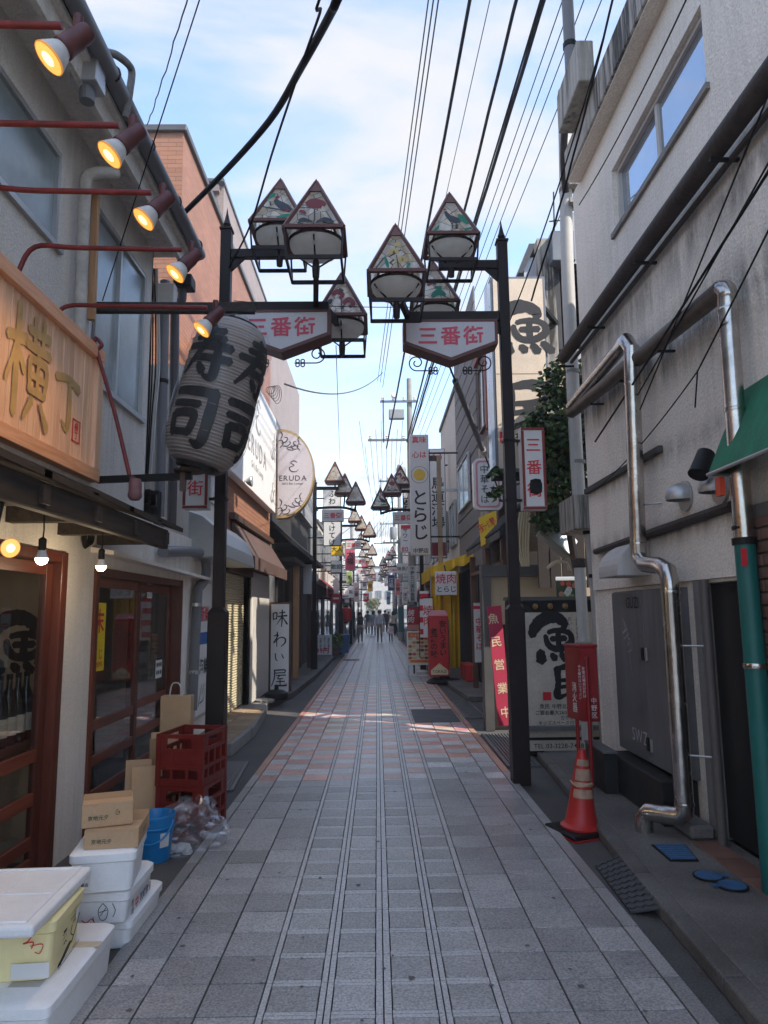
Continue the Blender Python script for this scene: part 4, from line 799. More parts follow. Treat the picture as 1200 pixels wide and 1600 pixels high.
write(yb_, ink, Fr_, '柔', -.06, .115, .055, bold=.03); write(yb_, ink, Fr_, '旬の味覚をお届け', .05, .15, .013, bold=.0); write(yb_, ink, Fr_, '産地直送', .05, .132, .013, bold=.0)
brush(yb_, ink, Fr_, [[(0,.1,.10),(.2,.16,.14),(.4,.28,.16),(.55,.34,.12)],[(.6,.3,.06),(.75,.5,.05),(.9,.75,.03)],[(.7,.42,.03),(.55,.6,.03),(.6,.8,.04)],[(.8,.6,.03),(.95,.9,.06)],[(0,.02,.03),(1,.04,.02)],[(.1,.08,.08),(.05,.2,.04)]], -.13, .02, .13, sx=1.9, name='ink_drawing')
MB().fbox(Fr_, .07, .11, .125, .165, .002, .004).build('label_sticker', paper, yb_)
Ff_ = Matrix.Translation((FB @ Matrix.Translation((0, -.1855, 0))).translation) @ FB.to_3x3().to_4x4() @ frame((0, 0, 0), (1, 0, 0), (0, 0, 1))
brush(yb_, red_ink, Ff_, [[(.2,.9,.05),(.5,.95,.05),(.3,.6,.05),(.1,.5,.05),(.5,.55,.05),(.45,.3,.05)],[(.4,.4,.04),(.9,.45,.04),(.8,.1,.04),(.6,.15,.04)]], .08, .10, .09, name='red_scrawl')
MB().fbox(Ff_, .05, .19, .02, .075, .002, .004).build('label_sticker', paper, yb_)
FC = bfr((-1.53, 3.07, 0.442), math.radians(3)); tl = thing('loose_foam_slab', 'loose white foam lid with moulded ribs lying on the cream yellow box', 'lid', (-1.53, 3.07, .442), 0, 'foam fish boxes by the tavern')
q = MB(); q.fbox(FC, -.255, .255, -.31, .31, 0, .045); q.build('slab', foam, tl, bev=.014, seg=3)
q = MB(); q.fbox(FC, -.22, .22, -.285, -.265, .044, .053); q.fbox(FC, -.22, .22, .265, .285, .044, .053); q.fbox(FC, .20, .22, -.265, .265, .044, .053); q.fbox(FC, -.01, .01, -.265, .265, .044, .051); q.fbox(FC, -.22, .20, -.01, .01, .044, .050); q.build('rib', foam, tl, bev=.003)
SX, SYc = -1.475, 4.03
foam_box('foam_box', 'lowest white foam box of the stack beside the paving edge', bfr((-1.385, 3.95, 0), math.radians(0)), .36, .52, .145)
b2 = foam_box('foam_box', 'white foam box with red and black handwriting in the middle of the stack', bfr((-1.37, 3.83, .145), math.radians(1)), .33, .43, .155, lid=True)
F2 = bfr((-1.37, 3.83, .145), math.radians(1)); Ff_ = F2 @ Matrix.Translation((0, -.2155, 0)) @ frame((0, 0, 0), (1, 0, 0), (0, 0, 1)); Fr_ = F2 @ Matrix.Translation((.1655, 0, 0)) @ frame((0, 0, 0), (0, 1, 0), (0, 0, 1))
brush(b2, ink, Ff_, [[(.5,.9,.03),(.3,.6,.03),(.4,.2,.03),(.65,.2,.03),(.75,.6,.03),(.5,.9,.03)],[(.35,.5,.03),(.7,.6,.03)],[(.4,.35,.03),(.65,.7,.03)],[(.05,.3,.04),(.12,.1,.04)],[(.95,.9,.03),(1.1,.6,.03),(1.0,.3,.03)]], .0, .01, .10, name='black_scrawl')
brush(b2, red_ink, Ff_, [[(0,.8,.04),(.2,.7,.04),(.1,.5,.04),(.3,.5,.04)],[(.4,.15,.04),(.6,.05,.04),(.8,.2,.04),(.95,.05,.04)]], -.09, .01, .11, name='red_scrawl')
write(b2, mat('navy_ink', (0.015, 0.02, 0.10), .6), Fr_, '枕崎漁協', .06, .055, .045, bold=.02); write(b2, red_ink, Fr_, '中', -.08, .055, .055, bold=.03); write(b2, MATS['navy_ink'], Fr_, '枕崎', -.145, .055, .038, v=True)
b3 = foam_box('foam_box', 'clean white foam box topmost of the stack under the cardboard boxes', bfr((-1.345, 3.755, .30), math.radians(10)), .30, .38, .19)
Ff_ = bfr((-1.345, 3.755, .30), math.radians(10)) @ Matrix.Translation((0, -.191, 0)) @ frame((0, 0, 0), (1, 0, 0), (0, 0, 1))
MB().fbox(Ff_, -.13, -.05, .03, .09, .001, .004).build('label_sticker', paper, b3); write(b3, ink, Ff_ @ Matrix.Translation((0, 0, .002)), '大西商店', -.09, .05, .017)
def carton(label, F, L, W, Hh, txt):
    t = thing('cardboard_box', label, 'box', tuple(F.translation), 0, 'cardboard boxes on the foam stack'); WM[t.name] = Matrix.Translation(F.translation)
    q = MB()
    for a in ((-L/2, L/2, -W/2, -W/2+.005, 0, Hh), (-L/2, L/2, W/2-.005, W/2, 0, Hh), (-L/2, -L/2+.005, -W/2+.005, W/2-.005, 0, Hh), (L/2-.005, L/2, -W/2+.005, W/2-.005, 0, Hh), (-L/2+.005, L/2-.005, -W/2+.005, W/2-.005, 0, .005)): q.fbox(F, *a)
    q.build('carton', card, t, bev=.002)
    for s, tilt in ((-1, .04), (1, .16)):
        Ft = F @ Matrix.Translation((0, s*W/2, Hh)) @ Matrix.Rotation(-s*tilt*-1, 4, 'X'); q = MB(); q.fbox(Ft, -L/2+.002, L/2-.002, min(0, -s*(W/2-.006)), max(0, -s*(W/2-.006)), .0, .005); q.build('flap', card_in if s > 0 else card, t)
    Ff = F @ Matrix.Translation((0, -W/2, 0)) @ frame((0, 0, 0), (1, 0, 0), (0, 0, 1)); write(t, mat('green_print', (.03, .09, .05), .7), Ff, txt, -L*.18, Hh*.42, .024)
    Fr = F @ Matrix.Translation((L/2, 0, 0)) @ frame((0, 0, 0), (0, 1, 0), (0, 0, 1)); write(t, MATS['green_print'], Fr, txt, 0, Hh*.5, .026)
    return t, Ff
carton('lower cardboard box with green print lying on the foam stack', bfr((-1.315, 3.78, .491), math.radians(9)), .25, .34, .085, '京地元夕')
c2, Ff = carton('upper cardboard box with open flap on top of the stack', bfr((-1.365, 3.76, .582), math.radians(20)), .235, .23, .105, '京地元夕')
brush(c2, ink, Ff, [[(.5,.9,.06),(.2,.6,.05),(.3,.2,.05),(.7,.3,.05),(.6,.7,.05)],[(.3,.5,.04),(.8,.55,.04)]], .03, .045, .035, name='scrawl')
# bucket
bu = thing('bucket', 'bright blue plastic bucket behind the foam stack', 'bucket', (-1.49, 4.98, 0))
P = Matrix.Translation((-1.49, 4.98, 0)); q = MB(); q.lathe([(.098, 0), (.102, .01), (.125, .27), (.132, .272), (.132, .29), (.126, .292), (.12, .28), (.098, .02), (0, .02)], P, 28); q.build('pail', blue_pl, bu, smooth=True)
q = MB(); q.lathe([(.121, .20), (.126, .205), (.127, .215), (.123, .22)], P, 28, caps=False); q.build('rim_band', blue_pl, bu, smooth=True)
q = MB(); q.tube([(-1.49+.13*math.cos(a*PI/14), 4.98-.035-.10*math.sin(a*PI/14), .26-.13*math.sin(a*PI/14)) for a in range(15)], .006, 8); q.build('handle', blue_pl, bu, smooth=True)
q = MB(); q.lathe([(.118, .10), (.1255, .19)], P, 8, caps=False, a0=-1.0, a1=-.45); q.build('label_sticker', paper, bu)
# clear plastic bag
rb = random.Random(12); bgt = thing('plastic_bag', 'crumpled clear plastic bag slumped against the red crates', 'bag', (-1.33, 5.35, 0))
q = MB(); vs = []; nu, nv = 30, 16
for i in range(nv+1):
    f_ = i/nv; zz_ = .33*f_; rad = .26*math.sqrt(max(0, 1-f_*f_*.96))+.01
    for k_ in range(nu):
        a = 2*PI*k_/nu; r_ = rad*(1+.16*math.sin(3*a+5*f_)+.12*math.sin(7*a-9*f_)+rb.uniform(-.11, .11)); vs.append((-1.36+r_*math.cos(a)*.95+.10*f_, 5.16+r_*math.sin(a)*.6, max(.004, zz_*(1+.1*math.sin(5*a))+rb.uniform(-.012, .012))))
q.add(vs, [(i*nu+k_, i*nu+(k_+1) % nu, (i+1)*nu+(k_+1) % nu, (i+1)*nu+k_) for i in range(nv) for k_ in range(nu)]); q.build('film', plastic_bag, bgt)
q = MB()
for k_ in range(9):
    a, r_ = rb.uniform(0, 6), rb.uniform(0, .12); s = rb.uniform(.02, .05); q.lathe([(s, 0), (s*1.1, s*.6), (s*.4, s)], Matrix.Translation((-1.34+r_*math.cos(a), 5.14+r_*.6*math.sin(a), .006)) @ Matrix.Rotation(rb.uniform(0, 1), 4, 'X'), 7)
q.build('crumpled_contents', paper2, bgt)
# beer crates
def crate(label, F):
    t = thing('beer_crate', label, 'crate', tuple(F.translation), 0, 'red beer crates by the tavern door'); WM[t.name] = Matrix.Translation(F.translation)
    L, W, Hh = .36, .46, .365; th = .016
    def side(q, Fs, w_):
        # rails, corner posts and a window grid
        for a, b in ((0, .05), (.115, .14), (.235, .262), (Hh-.03, Hh)): q.fbox(Fs, -w_/2, w_/2, a, b, -th, 0)
        for x in (-w_/2+.016, w_/2-.016): q.fbox(Fs, x-.016, x+.016, 0, Hh, -th-.004, .003)
        n = 4 if w_ > .4 else 3
        for i in range(1, n): xx = -w_/2+w_*i/n; q.fbox(Fs, xx-.012, xx+.012, .05, .235, -th, -.001)
        q.fbox(Fs, -w_/2, -w_*.28, .262, Hh-.03, -th, -.001); q.fbox(Fs, w_*.28, w_/2, .262, Hh-.03, -th, -.001)
        q.fbox(Fs, -w_/2, w_/2, .14, .235, -th, -.004) if w_ < .4 else None
    for nm, Fs, w_ in (('front_panel', F @ Matrix.Translation((0, -W/2, 0)) @ frame((0, 0, 0), (1, 0, 0), (0, 0, 1)), L), ('back_panel', F @ Matrix.Translation((0, W/2, 0)) @ frame((0, 0, 0), (-1, 0, 0), (0, 0, 1)), L),
                       ('side_panel', F @ Matrix.Translation((L/2, 0, 0)) @ frame((0, 0, 0), (0, 1, 0), (0, 0, 1)), W), ('side_panel', F @ Matrix.Translation((-L/2, 0, 0)) @ frame((0, 0, 0), (0, -1, 0), (0, 0, 1)), W)):
        q = MB(); side(q, Fs, w_); q.build(nm, crate_red, t)
    q = MB(); q.fbox(F, -L/2+.01, L/2-.01, -W/2+.01, W/2-.01, .004, .014)
    q.build('floor', crate_red, t)
    q = MB()
    for i in range(1, 4): q.fbox(F, -L/2+.02, L/2-.02, -W/2+W*i/4-.003, -W/2+W*i/4+.003, .015, .12)
    q.build('divider', crate_red, t)
    return t
cr = math.radians(-9)
crate('lower red plastic beer crate of the stack before the tavern door', bfr((-1.405, 5.60, 0.001), cr)); crate('upper red plastic beer crate of the stack before the tavern door', bfr((-1.41, 5.60, 0.368), cr-.02))
# flattened cardboard
def sheet(label, a, b, h, tilt, m=card):
    a, b = Vector(a), Vector(b); d = (b-a); n_ = Vector((-d.y, d.x, 0)).normalized()
    if n_.x > 0: n_ = -n_
    top = n_*tilt + Vector((0, 0, h)); q = MB(); off = -n_*.012
    q.add([a, b, b+top, a+top, a+off, b+off, b+top+off, a+top+off], [(0,1,2,3),(7,6,5,4),(0,4,5,1),(1,5,6,2),(2,6,7,3),(3,7,4,0)])
    q.build('cardboard_sheet', m, label=label, cat='cardboard', group='flattened cardboard by the tavern door')
sheet('tall flattened cardboard sheet leaning against the sliding door', (-1.90, 5.55, .004), (-1.72, 5.60, .004), .50, .10); sheet('wider flattened cardboard sheet in front of the other one', (-1.80, 5.42, .004), (-1.60, 5.50, .004), .48, .08)
sheet('flattened cardboard piece with torn edge behind the red crates', (-1.80, 5.85, .30), (-1.62, 5.92, .30), .36, .10); sheet('small cardboard scrap wedged beside the crate stack', (-1.74, 5.7, .02), (-1.66, 5.8, .02), .62, .06, card_in)
pb = thing('paper_bag', 'brown kraft paper bag standing above the red crates', 'bag', (-1.70, 6.30, .0))
c0 = Vector((-1.729, 6.300, 0.812)); MB().box(c0.x-.13, c0.x+.13, 6.24, 6.36, 0.02, c0.z+.10).build('bag_body', card, pb, bev=.006); q = MB(); q.tube(smoothpath([(c0.x-.05, 6.235, c0.z+.1), (c0.x-.03, 6.235, c0.z+.2), (c0.x+.03, 6.235, c0.z+.2), (c0.x+.06, 6.235, c0.z+.1)], 5), .006, 6); q.build('handle', paper2, pb)

tape_m = mat('packing_tape', (.62, .52, .36), .35, var=.1)
for par, F_, z_, l_ in ((None, FA, .2155, .27), ):
    bx_a = [o_ for o_ in C.objects if o_.name == 'foam_box'][0]
    MB().fbox(F_, -l_, l_, .10, .15, z_, z_+.0012).build('tape_strip', tape_m, bx_a); MB().fbox(F_, .05, .17, -.22, -.12, z_, z_+.0012).build('label_sticker', paper2, bx_a)
# ================================================================ lamp gates over the street
def stained(name, c):
    m = bpy.data.materials.new(name); m.use_nodes = True; t = m.node_tree; N = t.nodes; L = t.links; b = N['Principled BSDF']
    tc = N.new('ShaderNodeTexCoord'); vo = N.new('ShaderNodeTexVoronoi'); vo.feature = 'DISTANCE_TO_EDGE'; vo.inputs['Scale'].default_value = 9; L.new(tc.outputs['Object'], vo.inputs['Vector'])
    v2 = N.new('ShaderNodeTexVoronoi'); v2.inputs['Scale'].default_value = 9; L.new(tc.outputs['Object'], v2.inputs['Vector'])
    rp = N.new('ShaderNodeMapRange'); rp.inputs['From Min'].default_value = 0.012; rp.inputs['From Max'].default_value = 0.03; L.new(vo.outputs['Distance'], rp.inputs['Value'])
    hs = N.new('ShaderNodeMix'); hs.data_type = 'RGBA'; hs.inputs['A'].default_value = (*c, 1); hs.inputs['B'].default_value = (c[0]*.95, c[1]*.8, c[2]*.6, 1)
    sp = N.new('ShaderNodeSeparateColor'); L.new(v2.outputs['Color'], sp.inputs[0]); L.new(sp.outputs[0], hs.inputs['Factor'])
    mi = N.new('ShaderNodeMix'); mi.data_type = 'RGBA'; mi.inputs['A'].default_value = (.035, .03, .028, 1); L.new(rp.outputs[0], mi.inputs['Factor']); L.new(hs.outputs['Result'], mi.inputs['B'])
    L.new(mi.outputs['Result'], b.inputs['Base Color']); b.inputs['Roughness'].default_value = .3
    tl = N.new('ShaderNodeBsdfTranslucent'); L.new(mi.outputs['Result'], tl.inputs[0]); ms = N.new('ShaderNodeMixShader'); ms.inputs[0].default_value = .6
    L.new(b.outputs[0], ms.inputs[1]); L.new(tl.outputs[0], ms.inputs[2]); tp_ = N.new('ShaderNodeBsdfTransparent'); tp_.inputs[0].default_value = (.9, .9, .88, 1); mt_ = N.new('ShaderNodeMixShader'); mu_ = N.new('ShaderNodeMath'); mu_.operation = 'MULTIPLY'; mu_.inputs[1].default_value = .3; L.new(rp.outputs[0], mu_.inputs[0]); L.new(mu_.outputs[0], mt_.inputs[0]); L.new(ms.outputs[0], mt_.inputs[1]); L.new(tp_.outputs[0], mt_.inputs[2]); L.new(mt_.outputs[0], N['Material Output'].inputs[0]); MATS[name] = m; return m
sg_glass = stained('stained_glass', (.86, .84, .78))
def tglass(name, c): 
    m = mat(name, c, .35, var=.25, vs=12); N = m.node_tree.nodes; L = m.node_tree.links; b = N['Principled BSDF']; tl = N.new('ShaderNodeBsdfTranslucent'); tl.inputs[0].default_value = (*c, 1)
    ms = N.new('ShaderNodeMixShader'); ms.inputs[0].default_value = .45; L.new(b.outputs[0], ms.inputs[1]); L.new(tl.outputs[0], ms.inputs[2]); L.new(ms.outputs[0], N['Material Output'].inputs[0]); return m
g_red, g_green, g_dark, g_yel = tglass('red_glass', (.26, .045, .055)), tglass('green_glass', (.02, .26, .17)), tglass('grey_glass', (.055, .07, .085)), tglass('yellow_glass', (.62, .50, .20))
bowl_m = tglass('frosted_bowl', (.86, .84, .80))
for n_ in bowl_m.node_tree.nodes:
    if n_.type == 'MIX_SHADER': n_.inputs[0].default_value = .75
MOT = {
 'flower': [(g_red, [[(-.20,.58,.12),(-.05,.66,.16),(.16,.62,.14),(.24,.56,.08)],[(-.14,.54,.12),(.16,.53,.14)],[(-.34,.40,.06),(-.24,.36,.09),(-.2,.30,.03)]]), (g_dark, [[(.0,.46,.03),(.01,.2,.03),(.0,.06,.03)],[(-.02,.1,.03),(-.25,.16,.12),(-.36,.06,.03)],[(.04,.08,.03),(.25,.17,.11),(.46,.1,.03)]])],
 'bird': [(g_dark, [[(-.08,.62,.08),(.0,.5,.17),(.2,.36,.22),(.34,.26,.12)],[(-.5,.42,.03),(-.1,.33,.04),(.2,.28,.03)]]), (g_red, [[(-.06,.70,.10),(.0,.64,.12)],[(.2,.30,.1),(.3,.24,.06)]]), (g_green, [[(-.3,.6,.04),(-.16,.74,.12),(-.1,.80,.04)],[(.0,.06,.05),(.25,.12,.1),(.42,.1,.05)]])],
 'narcissus': [(g_yel, [[(-.18,.44,.08),(-.06,.52,.13),(.06,.46,.05)],[(-.04,.66,.06),(.06,.7,.12),(.14,.66,.05)],[(-.04,.24,.06),(.14,.28,.17),(.28,.24,.05)]]), (g_red, [[(-.08,.48,.06),(-.04,.48,.06)],[(.12,.27,.07),(.16,.27,.07)]]), (g_green, [[(-.28,.36,.03),(-.24,.2,.09),(-.2,.06,.04)],[(.3,.18,.08),(.24,.05,.04)]]), (g_dark, [[(.0,.4,.02),(.04,.06,.03)]])],
 'rooster': [(g_dark, [[(-.16,.66,.07),(-.08,.5,.14),(.08,.38,.2),(.22,.4,.12)],[(.0,.3,.03),(.0,.14,.03)],[(.1,.28,.03),(.11,.14,.03)]]), (g_green, [[(.18,.56,.05),(.3,.42,.2),(.44,.26,.08)],[(-.5,.04,.04),(-.4,.14,.07),(-.36,.22,.02)],[(.3,.08,.06),(.5,.14,.06)]]), (g_red, [[(-.2,.70,.05),(-.14,.72,.05)]])],
 'rose': [(g_red, [[(-.24,.56,.1),(-.12,.66,.16),(.04,.56,.12),(-.06,.46,.08)],[(.06,.30,.1),(.2,.42,.16),(.34,.3,.12),(.22,.2,.1)]]), (g_dark, [[(-.42,.24,.05),(-.32,.36,.13),(-.26,.44,.04)],[(-.06,.76,.04),(.04,.66,.1)],[(.0,.44,.03),(.02,.06,.03)]])],
 'leaf': [(g_green, [[(-.1,.1,.1),(.1,.24,.2),(.3,.14,.1)],[(.0,.4,.1),(.2,.36,.12)]]), (g_red, [[(-.2,.44,.08),(-.08,.56,.14),(.04,.48,.08)]])]}
HB, PH = .255, .60
def pyramid(t, c, base, motif, cage=True, hb=HB, ph=PH, stem_to=None):
    """Pyramid lamp: copper frame with four stained panes, a glass bowl below in a cage. c = (x, y), base = height of pyramid base."""
    x, y = c; ap = Vector((x, y, base+ph)); cs = [Vector((x+a*hb, y+b*hb, base)) for a, b in ((-1, -1), (1, -1), (1, 1), (-1, 1))]
    q = MB()
    for i in range(4):
        q.bar(cs[i], cs[(i+1) % 4], .04, .03); q.bar(cs[i], ap-Vector((0, 0, .02)), .03, .03)
    s = .26
    tp = [ap.lerp(p, s)+ (p-ap).normalized()*0 for p in cs]; grow = [ap+Vector((0, 0, .012))] + [Vector((x+(p.x-x)*1.12, y+(p.y-y)*1.12, p.z)) for p in tp]
    q.add(grow, [(0, 1, 2), (0, 2, 3), (0, 3, 4), (0, 4, 1), (4, 3, 2, 1)])
    f = q.build('lamp_frame', copper, t)
    for i in range(4):
        a, b = cs[i], cs[(i+1) % 4]; P4 = [a, b, ap.lerp(b, .2), ap.lerp(a, .2)]; ins = Vector((x, y, base+ph*.3))
        P4 = [p+(ins-p)*.03 for p in P4]; MB().add(P4, [(0, 1, 2, 3)]).build('glass_panel', sg_glass, f)
        if cage or i == 0:
            mid = (a+b)/2; xa = (b-a).normalized(); ya = (ap-mid); H_ = ya.length; F = frame(mid+(ins-mid)*.02, xa, ya.normalized()); q = MB(); ms_ = []
            for mi_, (mt, sts) in enumerate(MOT[motif]):
                ms_.append(mt)
                for si, st in enumerate(sts):
                    k_ = MB(); pts = smoothpath(st, 5); n_ = len(pts); vs = []
                    for j, p in enumerate(pts):
                        d = pts[min(j+1, n_-1)]-pts[max(j-1, 0)]; d.z = 0; d.normalize(); wv = p.z*.5
                        for sg_ in (-1, 1):
                            u = (p.x-sg_*d.y*wv)*hb*1.5; v_ = (p.y+sg_*d.x*wv)*H_*.78; lim = hb*(1-v_/H_)*.86; vs.append(F @ Vector((max(-lim, min(lim, u)), max(.03, v_), .004+.001*(si+mi_))))
                    q.add(vs, [(2*j, 2*j+1, 2*j+3, 2*j+2) for j in range(n_-1)], mi_)
            q.build('glass_motif', ms_, f)
    if cage:
        P = Matrix.Translation((x, y, base)); q = MB(); R = hb*.93
        q.lathe([(R, -.03), (R*.96, -.07), (R*.80, -.115), (R*.5, -.15), (R*.2, -.165), (0, -.168)], P, 24); q.build('glass_bowl', bowl_m, f, smooth=True)
        q = MB(); q.lathe([(R+.004, -.035), (R+.016, -.035), (R+.016, -.012), (R+.004, -.012), (R+.004, -.035)], P, 24, caps=False)
        lo = [Vector((x+a*hb*.93, y+b*hb*.93, base-.27)) for a, b in ((-1, -1), (1, -1), (1, 1), (-1, 1))]
        for i in range(4): q.bar(cs[i], lo[i], .016); q.bar(lo[i], lo[(i+1) % 4], .02, .035)
        for k_ in range(3):
            a = 2*PI*k_/3+PI/2; q.bar((x, y, base-.262), (x+R*math.cos(a), y+R*math.sin(a), base-.06), .014)
        q.build('cage', pole_m, f)
        q = MB(); q.lathe([(.03, -.34), (.035, -.26), (.03, -.2), (.02, -.16)], P, 10); q.build('lamp_socket', pole_m, f)
        if stem_to: MB().bar((x, y, base-.25), stem_to, .035).build('stem', pole_m, f)
    else:
        q = MB(); q.add([cs[0]+Vector((.02, .02, -.05)), cs[1]+Vector((-.02, .02, -.05)), cs[2]+Vector((-.02, -.02, -.05)), cs[3]+Vector((.02, -.02, -.05)), *cs], [(3, 2, 1, 0), (0, 1, 5, 4), (1, 2, 6, 5), (2, 3, 7, 6), (3, 0, 4, 7)]); q.build('lamp_tray', copper, f)
        if stem_to: MB().bar((x, y, base-.04), stem_to, .04).build('stem', pole_m, f)
    return f
def gate_pole(t, ztop, zmid=1.62):
    MB().box(-.052, .052, -.052, .052, zmid+.03, ztop).build('upper_pole', pole_m, t, bev=.006)
    q = MB(); q.box(-.082, .082, -.082, .082, 0, zmid); q.add([(-.082,-.082,zmid),(.082,-.082,zmid),(.082,.082,zmid),(-.082,.082,zmid),(-.053,-.053,zmid+.04),(.053,-.053,zmid+.04),(.053,.053,zmid+.04),(-.053,.053,zmid+.04)], [(0,1,5,4),(1,2,6,5),(2,3,7,6),(3,0,4,7)]); q.build('lower_pole', pole_m, t, bev=.005)
    q = MB(); q.box(-.062, .062, -.062, .062, ztop, ztop+.02); q.lathe([(.02, 0), (.042, .05), (.03, .08), (.012, .16), (0, .24)], Matrix.Translation((0, 0, ztop+.02)), 8); q.build('finial', pole_m, t, smooth=True)
sign_face = mat('milky_sign_panel', (.56, .535, .55), .35, var=.08, vs=3, streak=.25, scol=(.35, .32, .3))
def spiral(c, r0, r1, turns, a0, sgn, n=26):
    return [c+Vector((math.cos(a0+sgn*turns*2*PI*i/n)*(r0+(r1-r0)*i/n), 0, math.sin(a0+sgn*turns*2*PI*i/n)*(r0+(r1-r0)*i/n))) for i in range(n+1)]
def gate_a(label, mots, xc=-.66, zc=4.96):
    t = thing('lamp_gate', label, 'street lamp', (0, 0, 0), 0, 'tall lamp gates at the street entrance')
    gate_pole(t, 5.39)
    MB().box(-.66, -.052, -.035, .035, 5.10, 5.19).build('upper_arm', pole_m, t, bev=.005); MB().box(-1.02, -.052, -.045, .045, 4.53, 4.63).build('lower_arm', pole_m, t, bev=.005)
    for z in (5.10, 4.53): MB().prism([(-.05, 0), (-.05, -.14), (-.19, 0)], frame((0, .012, z), (1, 0, 0), (0, 0, 1)), .024).build('gusset', pole_m, t)
    pyramid(t, (-.53, 0), 5.36, mots[0], stem_to=(-.53, 0, 5.12))
    MB().bar((-.98, 0, 4.58), (-1.12, -.58, 4.60), .05, .07).build('bracket', pole_m, t); MB().bar((xc+.06, 0, 4.6), (xc, .66, 4.64), .05, .07).build('bracket', pole_m, t)
    pyramid(t, (-1.12, -.60), 4.66, mots[1], stem_to=(-1.12, -.60, 4.30)); pyramid(t, (xc, .68), zc, mots[2], stem_to=(xc, .68, 4.60))
    pts = [(-1.04, 4.26), (-.565, 4.08), (-.09, 4.26), (-.09, 4.515), (-1.04, 4.515)]
    F0 = frame((0, .11, 0), (1, 0, 0), (0, 0, 1)); q = MB(); inner = [(-1.01, 4.285), (-.565, 4.115), (-.12, 4.285), (-.12, 4.49), (-1.01, 4.49)]
    n = 5; vs = [F0 @ Vector((a, b, d)) for d in (0, .22) for a, b in pts] + [F0 @ Vector((a, b, d)) for d in (0, .22) for a, b in inner]
    fs = [(i, (i+1) % 5, 5+(i+1) % 5, 5+i) for i in range(5)] + [(i, 10+i, 10+(i+1) % 5, (i+1) % 5) for i in range(5)] + [(5+i, 5+(i+1) % 5, 15+(i+1) % 5, 15+i) for i in range(5)]
    q.add(vs, fs); s = q.build('sign_box', copper, t)
    for nm, F in (('sign_face', frame((0, -.104, 0), (1, 0, 0), (0, 0, 1))), ('sign_face', frame((-1.13, .104, 0), (-1, 0, 0), (0, 0, 1)))):
        MB().poly([F @ Vector((a, b, 0)) for a, b in inner]).build(nm, sign_face, s)
        write(s, faded_red, F, '三番街', -.565, 4.345, .205, pitch=1.12, bold=.022)
    q = MB()
    for sg_ in (-1, 1):
        cx_ = -.565+sg_*.34; q.tube(spiral(Vector((cx_, 0, 4.10)), .085, .02, 1.4, -PI/2, sg_), .007, 5); q.tube([(cx_, 0, 4.015), (-.565+sg_*.12, 0, 4.015)], .007, 5)
        for dx_, dz in ((.2, 4.035), (.2, 3.995), (.15, 4.035), (.15, 3.995)): q.tube(spiral(Vector((-.565+sg_*dx_, 0, dz)), .018, .018, 1, 0, 1, 10), .006, 4)
    q.build('scrollwork', pole_m, t)
    # small vertical sign on the outer side
    F1 = MB(); x0, x1, z0, z1 = .11, .345, 2.58, 3.40; F1.box(x0, x1, -.07, .07, z0, z1); v = F1.build('side_sign', white_m, t, bev=.004)
    q = MB()
    for sy in (-.0725, .0725):
        for a, b, c_, d in ((x0, x1, z1-.03, z1), (x0, x1, z0, z0+.03), (x0, x0+.03, z0+.03, z1-.03), (x1-.03, x1, z0+.03, z1-.03)): q.box(a+.002, b-.002, sy-.003, sy+.003, c_+.002, d-.002)
    q.build('red_border', mat('rusty_red_border', (.20, .028, .025), .6, var=.3), v)
    for F in (frame(((x0+x1)/2, -.0715, (z0+z1)/2), (1, 0, 0), (0, 0, 1)), frame(((x0+x1)/2, .0715, (z0+z1)/2), (-1, 0, 0), (0, 0, 1))): write(v, red_ink, F, '三番街', 0, .01, .155, v=True, pitch=1.45, bold=.008)
    for z in (2.68, 3.28): MB().box(.04, .11, -.015, .015, z-.012, z+.012).box(-.06, .06, -.06, .06, z-.01, z+.01).build('clamp', black_m, t)
    return t
ga_ = gate_a('brown lamp gate post with stained glass pyramid lamps on the right', ('rooster', 'narcissus', 'leaf')); place(ga_, (1.325, 6.9, 0))
gl_ = gate_a('brown lamp gate post with stained glass pyramid lamps on the left behind the lantern', ('bird', 'rose', 'flower'), -.95, 4.90); place(gl_, (-1.47, 6.65, 0), PI)
